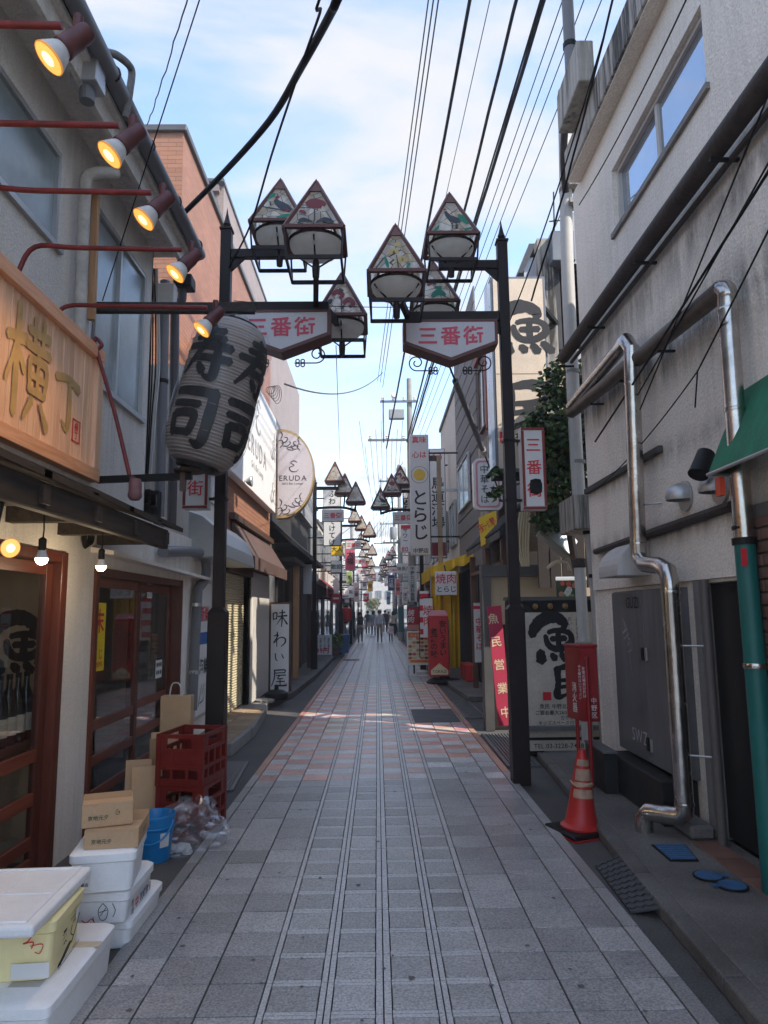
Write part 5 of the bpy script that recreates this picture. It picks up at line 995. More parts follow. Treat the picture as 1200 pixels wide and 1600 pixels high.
# scorched patch on the right-hand side sign
scorch = mat('scorch_mark', (.012, .012, .012), .9)
q = MB(); F = frame((.235, -.0765, 2.80), (1, 0, 0), (0, 0, 1)); q.poly([F @ Vector((a, b, 0)) for a, b in [(-.05, -.06), (.02, -.075), (.06, -.05), (.065, .03), (.05, .075), (.0, .085), (-.05, .07), (-.06, 0)]]); q.build('scorch_mark', scorch, [c_ for c_ in ga_.children if c_.name.startswith('side_sign')][0])
def gate_b(label, mots):
    t = thing('lamp_gate', label, 'street lamp', (0, 0, 0), 0, 'lamp gates along the street')
    gate_pole(t, 5.15)
    MB().box(-.66, -.052, -.03, .03, 4.96, 5.05).build('upper_arm', pole_m, t); q = MB(); q.tube(smoothpath([(-.05, 0, 4.45), (-.5, 0, 4.47), (-.85, 0, 4.45), (-1.15, 0, 4.36)], 4), .04, 6); q.build('lower_arm', pole_m, t)
    pyramid(t, (-.56, .0), 5.17, mots[0], False, stem_to=(-.56, 0, 5.0)); pyramid(t, (-.82, -.25), 4.88, mots[1], False, stem_to=(-.80, 0, 4.46)); pyramid(t, (-1.14, .2), 4.56, mots[2], False, stem_to=(-1.12, 0, 4.37))
    s = MB().box(-.80, -.20, -.07, .07, 4.07, 4.40).build('sign_box', white_m, t, bev=.006)
    for F in (frame((-.5, -.071, 4.235), (1, 0, 0), (0, 0, 1)), frame((-.5, .071, 4.235), (-1, 0, 0), (0, 0, 1))): write(s, red_ink, F, '三番街', 0, 0, .17, bold=.02)
    v = MB().box(.08, .30, -.06, .06, 2.1, 2.9).build('side_sign', white_m, t)
    write(v, red_ink, frame((.19, -.061, 2.5), (1, 0, 0), (0, 0, 1)), '三番街', 0, 0, .16, v=True, pitch=1.4)
    MB().box(-.05, .05, -.092, -.083, 1.15, 1.45).build('number_plate', paper2, t)
    return t
gb0 = gate_b('lamp gate post on the left beside the round topped sign', ('rose', 'flower', 'bird'))
spots = [(-1.70, 19.4, PI), (-1.42, 28, PI), (-1.38, 37, PI), (-1.5, 46, PI), (-1.5, 56, PI), (-1.5, 67, PI), (1.26, 20.0, 0), (1.55, 45, 0), (1.5, 56, 0), (1.5, 68, 0)]
glab = ['lamp gate post on the left beside the half-round sign', 'second lamp gate post on the left after the half-round sign', 'third lamp gate post along the left side, near the walkers', 'fourth lamp gate post along the left side of the street', 'fifth lamp gate post along the left side of the street', 'farthest lamp gate post on the left side of the street', 'lamp gate post on the right behind the tall yakiniku sign', 'second lamp gate post on the right beyond the utility pole', 'third lamp gate post on the right far down the street', 'farthest lamp gate post on the right side of the street']
for i, ((x, y, r), lb) in enumerate(zip(spots, glab)):
    o = gb0 if i == 0 else copy_tree(gb0); place(o, (x, y, 0.02), r); o['label'] = lb
# ================================================================ buildings on the left beyond the tavern
def rowbox(parent, name, m, x0, x1, y0, y1, z0, z1, bev=0): return MB().box(x0, x1, y0, y1, z0, z1).build(name, m, parent, bev=bev)
# tiled building behind the lounge
ot = thing('tiled_building', 'tall building clad in orange tiles with grey parapet on the left', 'building', (-3.5, 12, 0))
zt_o = 8.342; xo = -2.674
rowbox(ot, 'wall', orange_t, -9, xo, 9.2, 17.5, 3.2, zt_o); rowbox(ot, 'parapet_cap', mat('parapet_grey', (.09, .088, .09), .5), -9, xo+.05, 9.15, 17.55, zt_o+.001, zt_o+.10, .01)
bt = thing('louvred_building', 'taller pinkish beige building with louvred front corner behind the orange tiles', 'building', (-5, 22, 0))
xb = -4.064; zb_ = 13.136
rowbox(bt, 'wall', pinkbeige, -11, xb, 17.9, 36.751, 3.0, zb_)
for i in range(14): rowbox(bt, 'louvre', mat('louvre_taupe', (.20, .155, .14), .6), -8, xb-.1, 17.74, 17.88, zb_-.25-i*.42, zb_-.07-i*.42)
rowbox(bt, 'roof_cap', MATS['parapet_grey'], -11, xb+.04, 17.7, 30, zb_+.001, zb_+.09)
# shop with the steel canopy and the picture board (between tavern and lounge)
sb = thing('canopy_shop', 'narrow shop with a steel canopy and white board next to the tavern', 'building', (-2.2, 8.9, 0))
rowbox(sb, 'wall', plaster_w, -6, -2.18, gend+.02, 9.9, 0, 4.6)
rowbox(sb, 'rough_panel', mat('rough_white', (.6, .58, .55), .9, var=.15, bump=.02, bs=30), -2.178, -2.15, gend+.05, 9.85, 3.05, 4.5)
q = MB(); cp = [(-2.15, 2.78), (-1.98, 2.72), (-1.82, 2.58), (-1.74, 2.40), (-1.72, 2.24), (-2.15, 2.24)]; q.prism(cp, frame((0, 10.0, 0), (1, 0, 0), (0, 0, 1)), 10.0-8.05); q.build('steel_canopy', alu, sb, bev=.01)
t = thing('picture_board', 'tall white board with black line prints in a grey frame behind the drain pipe', 'sign', (-2.1, 8.8, 0))
Fp = fleft((-2.13, 0, 0)); y0, y1 = 8.349, 9.084; z0, z1 = 0.388, 2.025
MB().fbox(Fp, y0, y1, z0, z1, 0, .03).build('frame', alu, t, bev=.006); MB().fbox(Fp, y0+.05, y1-.05, z0+.05, z1-.05, .03, .034).build('panel', paper, t)
F4 = fleft((-2.094, 0, 0)); write(t, red_ink, F4, '新鮮', (y0+y1)/2, z0+1.22, .2); MB().fbox(F4, y0+.15, y1-.15, z0+.86, z0+1.0, 0, .003).build('blue_block', mat('blue_print', (.03, .12, .35), .6), t); write(t, ink, F4, '海鮮', (y0+y1)/2, z0+.6, .2); brush(t, ink, F4, [[(0,.1,.06),(.3,.6,.05),(.5,.9,.04)],[(.2,.2,.05),(.8,.3,.05),(.9,.7,.04)],[(.5,.5,.04),(.9,.9,.04)]], y0+.15, z0+.12, .3, name='line_print')
# lounge building
er = thing('lounge_building', 'lounge building with white fascia sign, orange tile band and cream roller shutter', 'building', (-2.2, 11.8, 0))
ES, EE = 9.92, 14.0; EX = -2.12
shy0, shy1 = 10.270, 11.786
q = MB(); wall_open(q, fleft((EX, 0, 0)), ES, EE, 0.15, 2.30, [(ES+.05, shy1, .15, 2.2)], .15); q.build('ground_wall', mat('cream_marble', (.62, .58, .52), .35, var=.12, vs=3), er)
rowbox(er, 'upper_wall', orange_t, -6, EX, ES, EE, 2.32, 5.6); rowbox(er, 'core', dark_in, -6, EX-.16, ES, EE, .15, 2.3)
shm = mat('cream_shutter', (.60, .52, .34), .45, var=.1, vs=2)
q = MB(); n = 52
prof_ = []
for i in range(n+1): z = .16+2.02*i/n; prof_ += [(EX-.09, z), (EX-.072, z+.012), (EX-.072, z+.027)]
vs = [(x, yy, z) for yy in (ES+.06, shy1-.01) for x, z in prof_]; L_ = len(prof_); q.add(vs, [(i, i+1, L_+i+1, L_+i) for i in range(L_-1)]); q.build('roller_shutter', shm, er)
MB().box(EX-.12, EX+.02, shy1, shy1+.10, .15, 2.22).build('shutter_rail', black_m, er); MB().box(EX-.1, EX+.06, ES, shy1+.1, 2.2, 2.36).build('shutter_box', brown_wood, er)
MB().box(EX, EX+.05, shy1+.12, EE-.25, .15, 2.30).build('column_facing', MATS['cream_marble'], er, bev=.01)
q = MB(); q.add([(EX+.02, ES+.3, 2.95), (EX+.35, ES+.3, 2.42), (EX+.35, EE-.1, 2.42), (EX+.02, EE-.1, 2.95), (EX+.02, ES+.3, 2.4), (EX+.02, EE-.1, 2.4)], [(0, 1, 2, 3), (0, 4, 1), (3, 2, 5), (1, 4, 5, 2)]); q.build('awning', mat('brown_awning', (.10, .058, .045), .7, var=.35, vs=4, streak=.5), er)
MB().box(EX+.335, EX+.365, ES+.3, EE-.1, 2.24, 2.43).build('awning_valance', MATS['brown_awning'], er); MB().box(EX+.01, EX+.09, ES+.2, EE, 2.96, 3.05).build('awning_rail', brown_wood, er)
fs_ = thing('fascia_sign', 'long white fascia sign with grey lounge lettering on the left building', 'sign', (-2.0, 12, 3.5))
fy0, fy1, fz0, fz1 = 9.160, 13.777, 3.544, 5.422
wv = mat('white_fascia', (.78, .77, .75), .45, var=.04, streak=.2, scol=(.45, .42, .38)); sgrey = mat('silver_print', (.33, .31, .30), .5)
MB().box(-2.11, -1.98, fy0, fy1, fz0, fz1).build('panel', wv, fs_, bev=.008); Ff = fleft((-1.978, 0, 0)); yc_ = (fy0+fy1)/2+.2; zc_ = (fz0+fz1)/2
write(fs_, sgrey, Ff, 'ERUDA', yc_, zc_-.18, .46, pitch=1.25, bold=0); write(fs_, sgrey, Ff, "Girl's Bar Lounge", yc_, zc_-.5, .16, bold=0)
brush(fs_, sgrey, Ff, [[(.8,.85,.06),(.5,.98,.09),(.25,.8,.07),(.55,.6,.05),(.15,.4,.09),(.3,.1,.1),(.7,.05,.07),(.9,.25,.04)],[(.0,.6,.03),(.05,.9,.04),(.4,1.1,.03)]], yc_-.3, zc_+.1, .6, name='monogram')
def vine(y, z, s, fx): return [[(y+fx*a*s, z+b*s, w_*s) for a, b, w_ in st] for st in ([(0,0,.06),(.2,.25,.08),(.1,.5,.06),(-.1,.45,.04)], [(.1,.3,.06),(.4,.4,.08),(.5,.65,.05),(.3,.7,.04)], [(.2,.1,.05),(.5,.1,.07),(.7,.3,.05),(.6,.42,.03)], [(.05,.6,.05),(.15,.9,.07),(.0,1.1,.04)], [(.5,.0,.05),(.85,.05,.06),(1.05,.2,.03)])]
for yy, zz_, fx in ((fy1-.15, fz0+.15, -1), (fy0+.15, fz0+.15, 1), (fy1-.15, fz1-.9, -1)): brush(fs_, sgrey, Ff, vine(0, 0, 1, 1), yy, zz_, .55, sx=fx, name='vine_pattern')
ds = thing('half_round_sign', 'half-round projecting lounge sign with gold rim and vine pattern', 'sign', (-1.654, 14.200, 3.471))
dY = 14.2; xl, xr_ = -1.999, -1.245; zt_, zb2 = 5.314, 3.486; hh = (zt_-zb2)/2; zc_ = (zt_+zb2)/2; wd = xr_-xl
half = [(xl, zb2)] + [(xl+.08+(wd-.08)*math.cos(a), zc_+hh*math.sin(a)) for a in [-PI/2+PI*i/20 for i in range(21)]] + [(xl, zt_)]
F = frame((0, dY+.12, 0), (1, 0, 0), (0, 0, 1)); MB().prism(half, F, .24).build('rim', gold_trim, ds)
ctr_ = Vector((xl+wd*.42, zc_)); inn = [tuple(ctr_+(Vector(p)-ctr_)*.93) for p in half]; Fd = frame((0, dY-.121, 0), (1, 0, 0), (0, 0, 1))
MB().poly([Fd @ Vector((a, b, .002)) for a, b in inn]).build('face', mat('lilac_panel', (.52, .47, .48), .4, var=.06), ds)
Fd = frame((0, dY-.124, 0), (1, 0, 0), (0, 0, 1)); vin = mat('dark_plum_print', (.05, .04, .045), .5)
write(ds, vin, Fd, 'ERUDA', ctr_.x+.01, zc_-.10, .155, pitch=1.12, bold=0.0); write(ds, vin, Fd, "Girl's Bar Lounge", ctr_.x, zc_-.21, .058, bold=0)
brush(ds, vin, Fd, [[(.8,.85,.05),(.5,.98,.08),(.25,.8,.06),(.55,.6,.05),(.15,.4,.08),(.3,.1,.08),(.7,.05,.06),(.9,.25,.04)]], ctr_.x-.10, zc_+.02, .24, name='monogram')
for xx, zz_, fx, sc_ in ((xl+.06, zb2+.06, 1, .30), (xl+.5, zb2+.22, -1, .26), (xl+.06, zt_-.38, 1, .30), (xl+.46, zt_-.44, -1, .26)): brush(ds, vin, Fd, vine(0, 0, 1, 1), xx, zz_, sc_, sx=fx, name='vine_pattern')
q = MB(); q.bar((xl-.3, dY, zt_-.3), (xl, dY, zt_-.3), .05); q.bar((xl-.3, dY, zb2+.3), (xl, dY, zb2+.3), .05); q.build('mount', black_m, ds)
t = thing('sign_floodlight', 'small round grey floodlight on a bracket under the white fascia sign', 'lamp', (-1.946, 10.500, 3.542))
c0 = Vector((-1.870, 10.500, 3.571)); Fx = frame(c0, (0, 1, 0), (0, 0, 1)); q = MB(); q.lathe([(.03, -.08), (.07, -.03), (.085, 0), (.08, .01)], Fx, 16); q.build('head', alu, t, smooth=True); q = MB(); q.lathe([(.075, .011), (0, .012)], Fx, 16); q.build('lens', glass_win, t); q = MB(); q.tube([c0+Vector((-.05, 0, 0)), c0+Vector((-.25, 0, .02)), (EX+.02, 10.5, c0.z)], .012, 6); q.build('bracket', alu, t)
# dark restaurant
dk = thing('dark_restaurant', 'dark timber restaurant with black eave and slatted front on the left', 'building', (-2.3, 17, 0))
rowbox(dk, 'wall', mat('charcoal_render', (.035, .034, .036), .7, var=.2), -7, -2.2, EE+.02, 22.8, .12, 4.3); rowbox(dk, 'upper_cladding', mat('grey_cladding', (.30, .31, .33), .6, var=.1), -7, -2.05, EE+.3, 22.8, 4.32, 5.6)
q = MB(); q.add([(-2.2, EE+.3, 3.55), (-1.72, EE+.3, 3.10), (-1.72, 22.8, 3.10), (-2.2, 22.8, 3.55), (-2.2, EE+.3, 3.45), (-1.72, EE+.3, 3.0), (-1.72, 22.8, 3.0), (-2.2, 22.8, 3.45)], [(0,1,2,3),(7,6,5,4),(0,4,5,1),(1,5,6,2),(2,6,7,3),(3,7,4,0)]); q.build('eave', black_m, dk)
for i in range(24): rowbox(dk, 'eave_batten', black_m, -2.18, -1.74, EE+.45+i*.34, EE+.50+i*.34, 2.985, 3.03)
for i in range(16): rowbox(dk, 'slat', brown_wood, -2.19, -2.10, 17.2+i*.18, 17.26+i*.18, .14, 2.6)
for i, yy in enumerate((16.6, 19.9)): rowbox(dk, 'post', new_wood if i == 0 else brown_wood, -1.95, -1.82, yy, yy+.13, .13, 2.75)
q = MB(); q.box(-2.2, -1.75, 15.2, 17.2, 2.70, 2.80); q.build('porch_roof', black_m, dk); rowbox(dk, 'grey_panel', mat('grey_stone_panel', (.14, .14, .145), .7), -2.199, -2.14, EE+.1, EE+.8, .13, 3.0)
window(dk, fleft((-2.05, 0, 0)), 16.5, 18.5, 4.5, 5.3, alu, frost, 2, -.004); rowbox(dk, 'door_dark', dark_in, -2.198, -2.17, 15.4, 16.5, .13, 2.5)
aj = thing('standing_sign', 'white standing sign with black vertical brush characters in a wooden frame', 'sign', (-1.98, 14.0, .12))
x0, x1 = -2.060, -1.713; z0, z1 = 0.100, 1.783
MB().box(x0-.04, x1+.04, 13.95, 14.08, z0-.03, z1+.04).build('frame', brown_wood, aj, bev=.006); MB().box(x0, x1, 13.938, 13.949, z0, z1).build('panel', wv, aj); MB().box(x0-.09, x0-.045, 13.97, 14.03, .13, z1+.05).build('side_post', brown_wood, aj)
MB().box(x0+.02, x1-.02, 13.96, 14.06, .121, z0-.032).build('foot', black_m, aj)
Fz = frame((0, 13.936, 0), (1, 0, 0), (0, 0, 1)); hq = (z1-z0)
for i, ch in enumerate('味わい屋'): sz = (.36, .33, .26, .36)[i]; brush(aj, ink, Fz, BR[ch], (x0+x1)/2-sz*.42, z1-.05-hq*(.23, .46, .64, .90)[i], sz*.9, sx=.9, wt=1.15)
write(aj, red_ink, Fz, '印', x1-.05, z0+.16, .06)
wb = thing('sign_weight', 'black round ballast weight beside the brush-lettered standing sign', 'weight', (-1.809, 12.993, 0.120)); q = MB(); c0 = Vector((-1.782, 12.801, 0.120)); q.lathe([(.19, 0), (.21, .02), (.20, .10), (.12, .15), (.04, .16), (.035, .24), (0, .25)], Matrix.Translation(c0), 18); q.build('ballast', black_m, wb, smooth=True)
ab = thing('sandwich_board', 'small white sandwich board with black menu lines and a red price', 'sign', (-1.72, 23.6, .12))
bx, bz0, bz1 = -1.778, .14, 0.895; MB().box(bx-.28, bx+.28, 23.57, 23.61, bz0+.12, bz1).build('panel', paper, ab); 
for sx_ in (-.27, .27): MB().bar((bx+sx_, 23.59, bz0-.015), (bx+sx_, 23.59, bz0+.2), .03).build('leg', alu, ab); MB().bar((bx+sx_, 23.62, bz1), (bx+sx_, 23.95, .125), .025).build('strut', alu, ab)
Fz = frame((bx, 23.568, 0), (1, 0, 0), (0, 0, 1))
for i, tx in enumerate(('串焼き盛り', '生ビール各種', '日替り定食')): write(ab, ink, Fz, tx, .18-i*.13, bz1-.28, .075, v=True)
write(ab, red_ink, Fz, '99円', -.02, bz0+.25, .2, bold=.03)
# ================================================================ right side
RX = 2.25
rend = 7.415
rb_ = thing('rendered_building', 'beige rough-rendered building with pipes along its wall on the right', 'building', (RX, 2, 0))
Fw = fright((RX, 0, 0))     # frame x runs towards the camera: x = -Y
wy0, wy1 = 6.168, 4.306; wz0, wz1 = 5.087, 5.707
dy0 = 5.026; low = 1.804
q = MB(); wall_open(q, Fw, -rend, 1.2, low, 6.25, [(-wy0, -wy1, wz0, wz1)], .2); uw_ = q.build('upper_wall', plaster_r, rb_)
q = MB(); wall_open(q, fright((RX+.03, 0, 0)), -rend, 1.2, .06, low-.002, [(-dy0, -3.0, .06, 1.78)], .2); q.build('lower_wall', plaster_r, rb_)
rowbox(rb_, 'core', dark_in, RX+.24, 4.4, -1.1, rend-.02, 0, 6.24); rowbox(rb_, 'end_wall', plaster_r, RX+.01, 4.4, rend-.015, rend, 0.06, 6.24)
rowbox(rb_, 'setback_storey', plaster_r, 2.75, 4.4, -1.2, rend-1.0, 6.33, 11.2)
q = MB(); q.fbox(fright((RX+.10, 0, 0)), -dy0+.02, -3.0, .085, 1.775, -.05, 0); q.build('dark_door', door_dk, rb_)
for a in (dy0, ): rowbox(rb_, 'door_jamb', concrete, RX+.005, RX+.11, a-.025, a+.05, .07, low-.005)
ww = window(rb_, Fw, -wy0, -wy1, wz0, wz1, mat('window_cream_frame', (.50, .47, .44), .5), mat('sky_glass', (.42, .46, .52), .05, .75, var=.1, vs=1.5, spec=1.0), 2, .10, .04)
q = MB(); q.fbox(Fw, -wy0-.04, -wy1+.04, wz0-.05, wz0-.002, -.02, .03); q.build('window_ledge', concrete, rb_)
# roof slab with stained parapet
so_ = 2.10; zsl = 6.205
rowbox(rb_, 'roof_slab', plaster_r, so_+.012, 4.4, -1.2, rend-.3, zsl, zsl+.12); rowbox(rb_, 'parapet', concrete_st, so_-.01, so_+.14, -1.2, rend-.29, zsl+.015, zsl+.36, .01)
gx0, gz0, gz1 = 1.930, 6.515, 6.943; rowbox(rb_, 'roof_gutter_box', concrete_st, gx0, so_-.012, 6.0, 6.75, gz0, gz1, .01)
rowbox(rb_, 'near_end_wall', plaster_r, RX, 4.4, -1.22, -1.2, 0, 6.2)
t = thing('roof_pipe', 'grey vertical pipe standing on the parapet at upper right', 'pipe', (2.02, 6.5, gz1)); q = MB(); q.tube([(2.02, 6.5, gz1), (2.02, 6.5, zsl+2.6)], .06, 12); q.build('pipe', grey_pvc, t, smooth=True); q = MB(); q.lathe([(.07, 0), (.07, .05)], Matrix.Translation((2.02, 6.5, gz1+.35)), 12); q.build('collar', black_m, t)
# ledges along the wall
z3 = 2.86; rowbox(rb_, 'wall_ledge', mat('sooty_ledge', (.075, .068, .06), .9, var=.4, vs=8, bump=.01, bs=40), RX-.045, RX-.001, 5.407, rend, 2.846-.03, 2.846+.03, .008)
q = MB(); q.tube([(RX-.03, 4.355, 2.237), (RX-.03, 5.5, 2.214), (RX-.03, 7.171, 2.189)], [.035, .04, .03], 8); q.build('sooty_cable', brown_lag, label='thick sooty black cable running along the beige wall', cat='cable')
# white service pipe at the far corner
t = thing('service_pipe', 'tall white service pipe at the far corner of the beige building', 'pipe', (2.3, 8, 0))
wpx = [(2.397, 8.050, 8.053), (2.335, 8.050, 5.849), (2.328, 8.050, 4.558), (2.328, 8.050, 3.472), (2.336, 8.050, 2.869)]
q = MB(); q.tube([Vector(p) for p in wpx], .075, 14); q.build('pipe', white_pvc, t, smooth=True)
for p in ((2.359, 8.050, 6.710), (2.335, 8.050, 4.392), (2.343, 8.050, 3.305)):
    q = MB(); q.lathe([(.083, -.02), (.083, .02)], Matrix.Translation(p), 14); q.box(p[0], p[0]+.22, p[1]-.02, p[1]+.02, p[2]-.02, p[2]+.02); q.build('clamp', concrete, t)
c0 = Vector((2.392, 8.050, 6.744)); MB().box(c0.x-.03, c0.x+.22, 7.9, 8.1, c0.z-.05, c0.z-.01).build('wall_bracket', concrete_st, t); MB().box(c0.x-.03, c0.x+.22, 7.9, 8.1, c0.z-.28, c0.z-.22).build('wall_bracket', concrete_st, t)
hp = thing('concrete_hopper', 'stained concrete hopper box on the corner of the beige building', 'hopper', (2.302, 7.750, 2.464)); hx0, hx1 = 2.136, 2.647; hz0, hz1 = 2.464, 2.849
MB().box(hx0, hx1, 7.55, 8.2, hz0, hz1).build('box', concrete_st, hp, bev=.012)
for lab, ps, r in (('left of the two white drain pipes under the concrete hopper', [(2.171, 7.600, 2.102), (2.179, 7.600, 1.290), (2.167, 7.600, 0.245)], .06), ('right of the two white drain pipes under the concrete hopper', [(2.344, 7.750, 2.449), (2.367, 7.700, 1.968), (2.357, 7.600, 0.436), (2.364, 7.600, 0.191)], .065)):
    t = thing('drain_pipe', lab, 'pipe', ps[-1], 0, 'white drain pipes under the concrete hopper'); q = MB(); q.tube([Vector(p) for p in ps], r, 12); q.build('pipe', white_pvc, t, smooth=True)
    for p in (ps[0], ps[1]): q = MB(); q.lathe([(r+.008, -.02), (r+.008, .02)], Matrix.Translation(p), 12); q.build('clamp', black_m if r > .06 else white_pvc, t)
    if r > .06:
        Fq = fcam((ps[1][0]+.0, ps[1][1]-r-.004, ps[1][2])); q = MB(); q.fbox(Fq, -.03, .03, -.22, .12, 0, .003); q.build('sticker', paper, t); write(t, red_ink, Fq @ Matrix.Translation((0, 0, .003)), '蔵王金庵', 0, -.05, .05, v=True, pitch=1.3)
    else:
        q = MB(); q.lathe([(.062, 0), (.075, .02), (.075, .09), (.062, .10)], Matrix.Translation(Vector(ps[0])-Vector((0, 0, .05))), 12); q.build('coupling', brown_lag, t)
# pipes along the wall
t = thing('lagged_pipe', 'thick dark brown lagged pipe running level under the upper window', 'pipe', (RX-.1, 5, 4.7))
zl = 4.446; q = MB(); q.tube([(RX-.11, 0.2, zl-.05), (RX-.11, 3.0, zl+.0), (RX-.11, rend+.3, zl)], .07, 14); q.build('lagging', brown_lag, t, smooth=True)
q = MB(); q.tube([(RX-.05, 0.2, zl-.13), (RX-.05, rend+.2, zl-.09)], .02, 8); q.build('side_cable', brown_lag, t)
for yy in (4.0, 5.3, 6.6, 7.7): q = MB(); q.box(RX-.18, RX, yy-.012, yy+.012, zl-.12, zl-.10); q.build('bracket', black_m, t)
t = thing('steel_flue', 'dirty steel flue pipe sloping along the wall to the tall chrome pipe', 'pipe', (RX-.1, 6, 3.8))
pa, pb2 = Vector((2.120, 7.432, 3.718)), Vector((2.120, 4.077, 3.531)); q = MB(); mid = [pa.lerp(pb2, i/8)+Vector((0, 0, rk.uniform(-.006, .006))) for i in range(9)]; q.tube(mid, .062, 14); q.build('flue', dirty_steel, t, smooth=True)
q = MB(); q.tube(smoothpath([pb2+(pa-pb2)*.06, pb2, pb2+Vector((0, -.06, -.06)), (2.120, 4.028, 3.394), (2.120, 4.043, 2.764), (2.120, 4.053, 2.006)], 4), .056, 16); q.build('chrome_riser', chrome, t, smooth=True)
for p in ((2.120, 4.031, 3.375), (2.120, 4.043, 2.764), (2.120, 4.059, 2.063)): q = MB(); q.lathe([(.059, -.012), (.061, 0), (.059, .012)], Matrix.Translation(p), 16); q.build('joint_band', chrome if p[2] > 2.4 else black_m, t, smooth=True)
for f_ in (.2, .45, .7): p = pa.lerp(pb2, f_); q = MB(); q.box(p.x, RX, p.y-.012, p.y+.012, p.z-.075, p.z-.06); q.build('bracket', black_m, t)
t = thing('green_pipe', 'green plastic pipe below the tall chrome pipe at the right edge', 'pipe', (2.120, 4.098, 0.550))
q = MB(); q.tube([Vector((2.120, 4.055, 1.999)), Vector((2.120, 4.049, 1.283)), (Vector((2.120, 4.049, 1.283)).x, Vector((2.120, 4.049, 1.283)).y, .08)], .057, 16); q.build('pipe', green_pvc, t, smooth=True)
q = MB(); q.lathe([(.065, -.015), (.068, 0), (.065, .015)], Matrix.Translation((2.120, 4.049, 1.283)), 16); q.build('steel_band', chrome, t, smooth=True); q = MB(); q.lathe([(.067, -.02), (.067, .02)], Matrix.Translation((2.120, 4.057, 1.984)), 16); q.build('top_ring', black_m, t)
ps_ = Vector((2.120, 4.055, 1.999)); MB().box(ps_.x-.055, ps_.x-.025, ps_.y-.063, ps_.y-.055, ps_.z-.16, ps_.z-.06).build('sticker', red_ink, t)
t = thing('chrome_pipe', 'polished chrome duct with elbows running down beside the grey cabinet', 'pipe', (2.100, 5.721, -0.090))
path = [(2.100, 7.350, 3.765), (2.100, 5.819, 3.821), (2.080, 5.605, 3.811), (2.080, 5.490, 3.695), (2.080, 5.522, 3.410), (2.080, 5.609, 2.119), (2.080, 5.600, 2.006), (2.060, 5.435, 1.944), (2.060, 5.164, 1.917), (2.060, 5.022, 1.871), (2.060, 4.991, 1.789)]
b0 = Vector((2.060, 5.002, 1.722)); bt_ = Vector((b0.x, b0.y, .30))
P = [Vector(p) for p in path] + [b0, Vector((b0.x, b0.y, 1.0)), bt_, Vector((b0.x, b0.y, .25)), Vector((b0.x-.03, b0.y+.02, .215)), Vector((b0.x-.12, b0.y+.10, .21)), Vector((b0.x-.19, b0.y+.16, .205)), Vector((b0.x-.215, b0.y+.18, .17)), Vector((b0.x-.215, b0.y+.18, .07))]
q = MB(); q.tube(P, .062, 16); q.build('duct', chrome, t, smooth=True)
for p in (path[4], path[5], b0, P[13], P[17]): q = MB(); q.lathe([(.0655, -.01), (.067, 0), (.0655, .01)], Matrix.Translation(p), 16); q.build('joint_band', chrome, t, smooth=True)
for p in ((2.080, 5.628, 2.431), (b0.x, b0.y, 1.35), (b0.x, b0.y, .62)): q = MB(); q.tube([Vector(p), (RX, p[1]-.12, p[2])], .008, 6); q.build('stay', alu, t)
t = thing('thin_grey_pipe', 'thin grey conduit behind the chrome duct', 'pipe', (RX-.03, b0.y-.25, .1)); q = MB(); q.tube([(RX-.02, b0.y-.16, 1.80), (RX-.02, b0.y-.16, .08)], .03, 10); q.build('pipe', mat('brown_grey_paint', (.12, .105, .095), .5), t, smooth=True)
# vents
def dome(label, c, tilt=0):
    t = thing('dome_vent', label, 'vent', tuple(c), 0, 'steel dome vent caps on the beige wall'); F = frame(c, (0, -1, 0), (0, 0, 1))
    q = MB(); q.lathe([(.10, 0), (.112, .004), (.112, .02), (.10, .022)], F, 24); q.build('flange', alu, t, smooth=True)
    q = MB(); n, mm = 18, 10; vs = []
    for i in range(mm+1):
        ph = -.30+(PI/2+.30)*i/mm
        for k_ in range(n+1):
            th = PI*k_/n; vs.append(F @ Vector((.1*math.cos(ph)*math.cos(th), .1*math.sin(ph), .02+.135*math.cos(ph)*math.sin(th))))
    q.add(vs, [(i*(n+1)+k_, i*(n+1)+k_+1, (i+1)*(n+1)+k_+1, (i+1)*(n+1)+k_) for i in range(mm) for k_ in range(n)]); q.build('hood', alu, t, smooth=True)
    q = MB(); q.lathe([(.088, .012), (0, .013)], F, 18); q.build('opening', black_m, t)
    return t
dome('round steel dome vent cap left of the green awning', Vector((2.250, 5.057, 2.413))); dome('round steel dome vent cap half under the green awning', Vector((2.250, 4.531, 2.382)))
t = thing('wall_floodlight', 'black cylindrical floodlight tilted above the dome vent', 'lamp', (2.100, 4.461, 2.538)); c0 = Vector((2.080, 4.421, 2.517)); d = Vector((-.45, -.25, -.8)).normalized(); F = d.to_track_quat('Z', 'Y').to_matrix().to_4x4(); F.translation = c0
q = MB(); q.lathe([(.04, -.10), (.055, -.09), (.06, .06), (.064, .09), (.058, .09)], F, 16); q.build('housing', black_m, t, smooth=True); q = MB(); q.lathe([(.055, .075), (0, .076)], F, 14); q.build('lens', glass_win, t); q = MB(); q.tube([c0, (RX, c0.y, c0.z+.03)], .012, 6); q.build('arm', black_m, t)
t = thing('exhaust_hood', 'white quarter-round exhaust hood above the grey cabinet', 'vent', (2.200, 6.314, 1.928)); hy1 = 5.809; hy0 = hy1+.5; hzt, hzb = 2.173, 1.879
pr = [(0, hzb)] + [(.28*math.sin(a), hzb+.06+(hzt-hzb-.06)*math.cos(a)) for a in [PI/2-PI/2*i/8 for i in range(9)]] + []
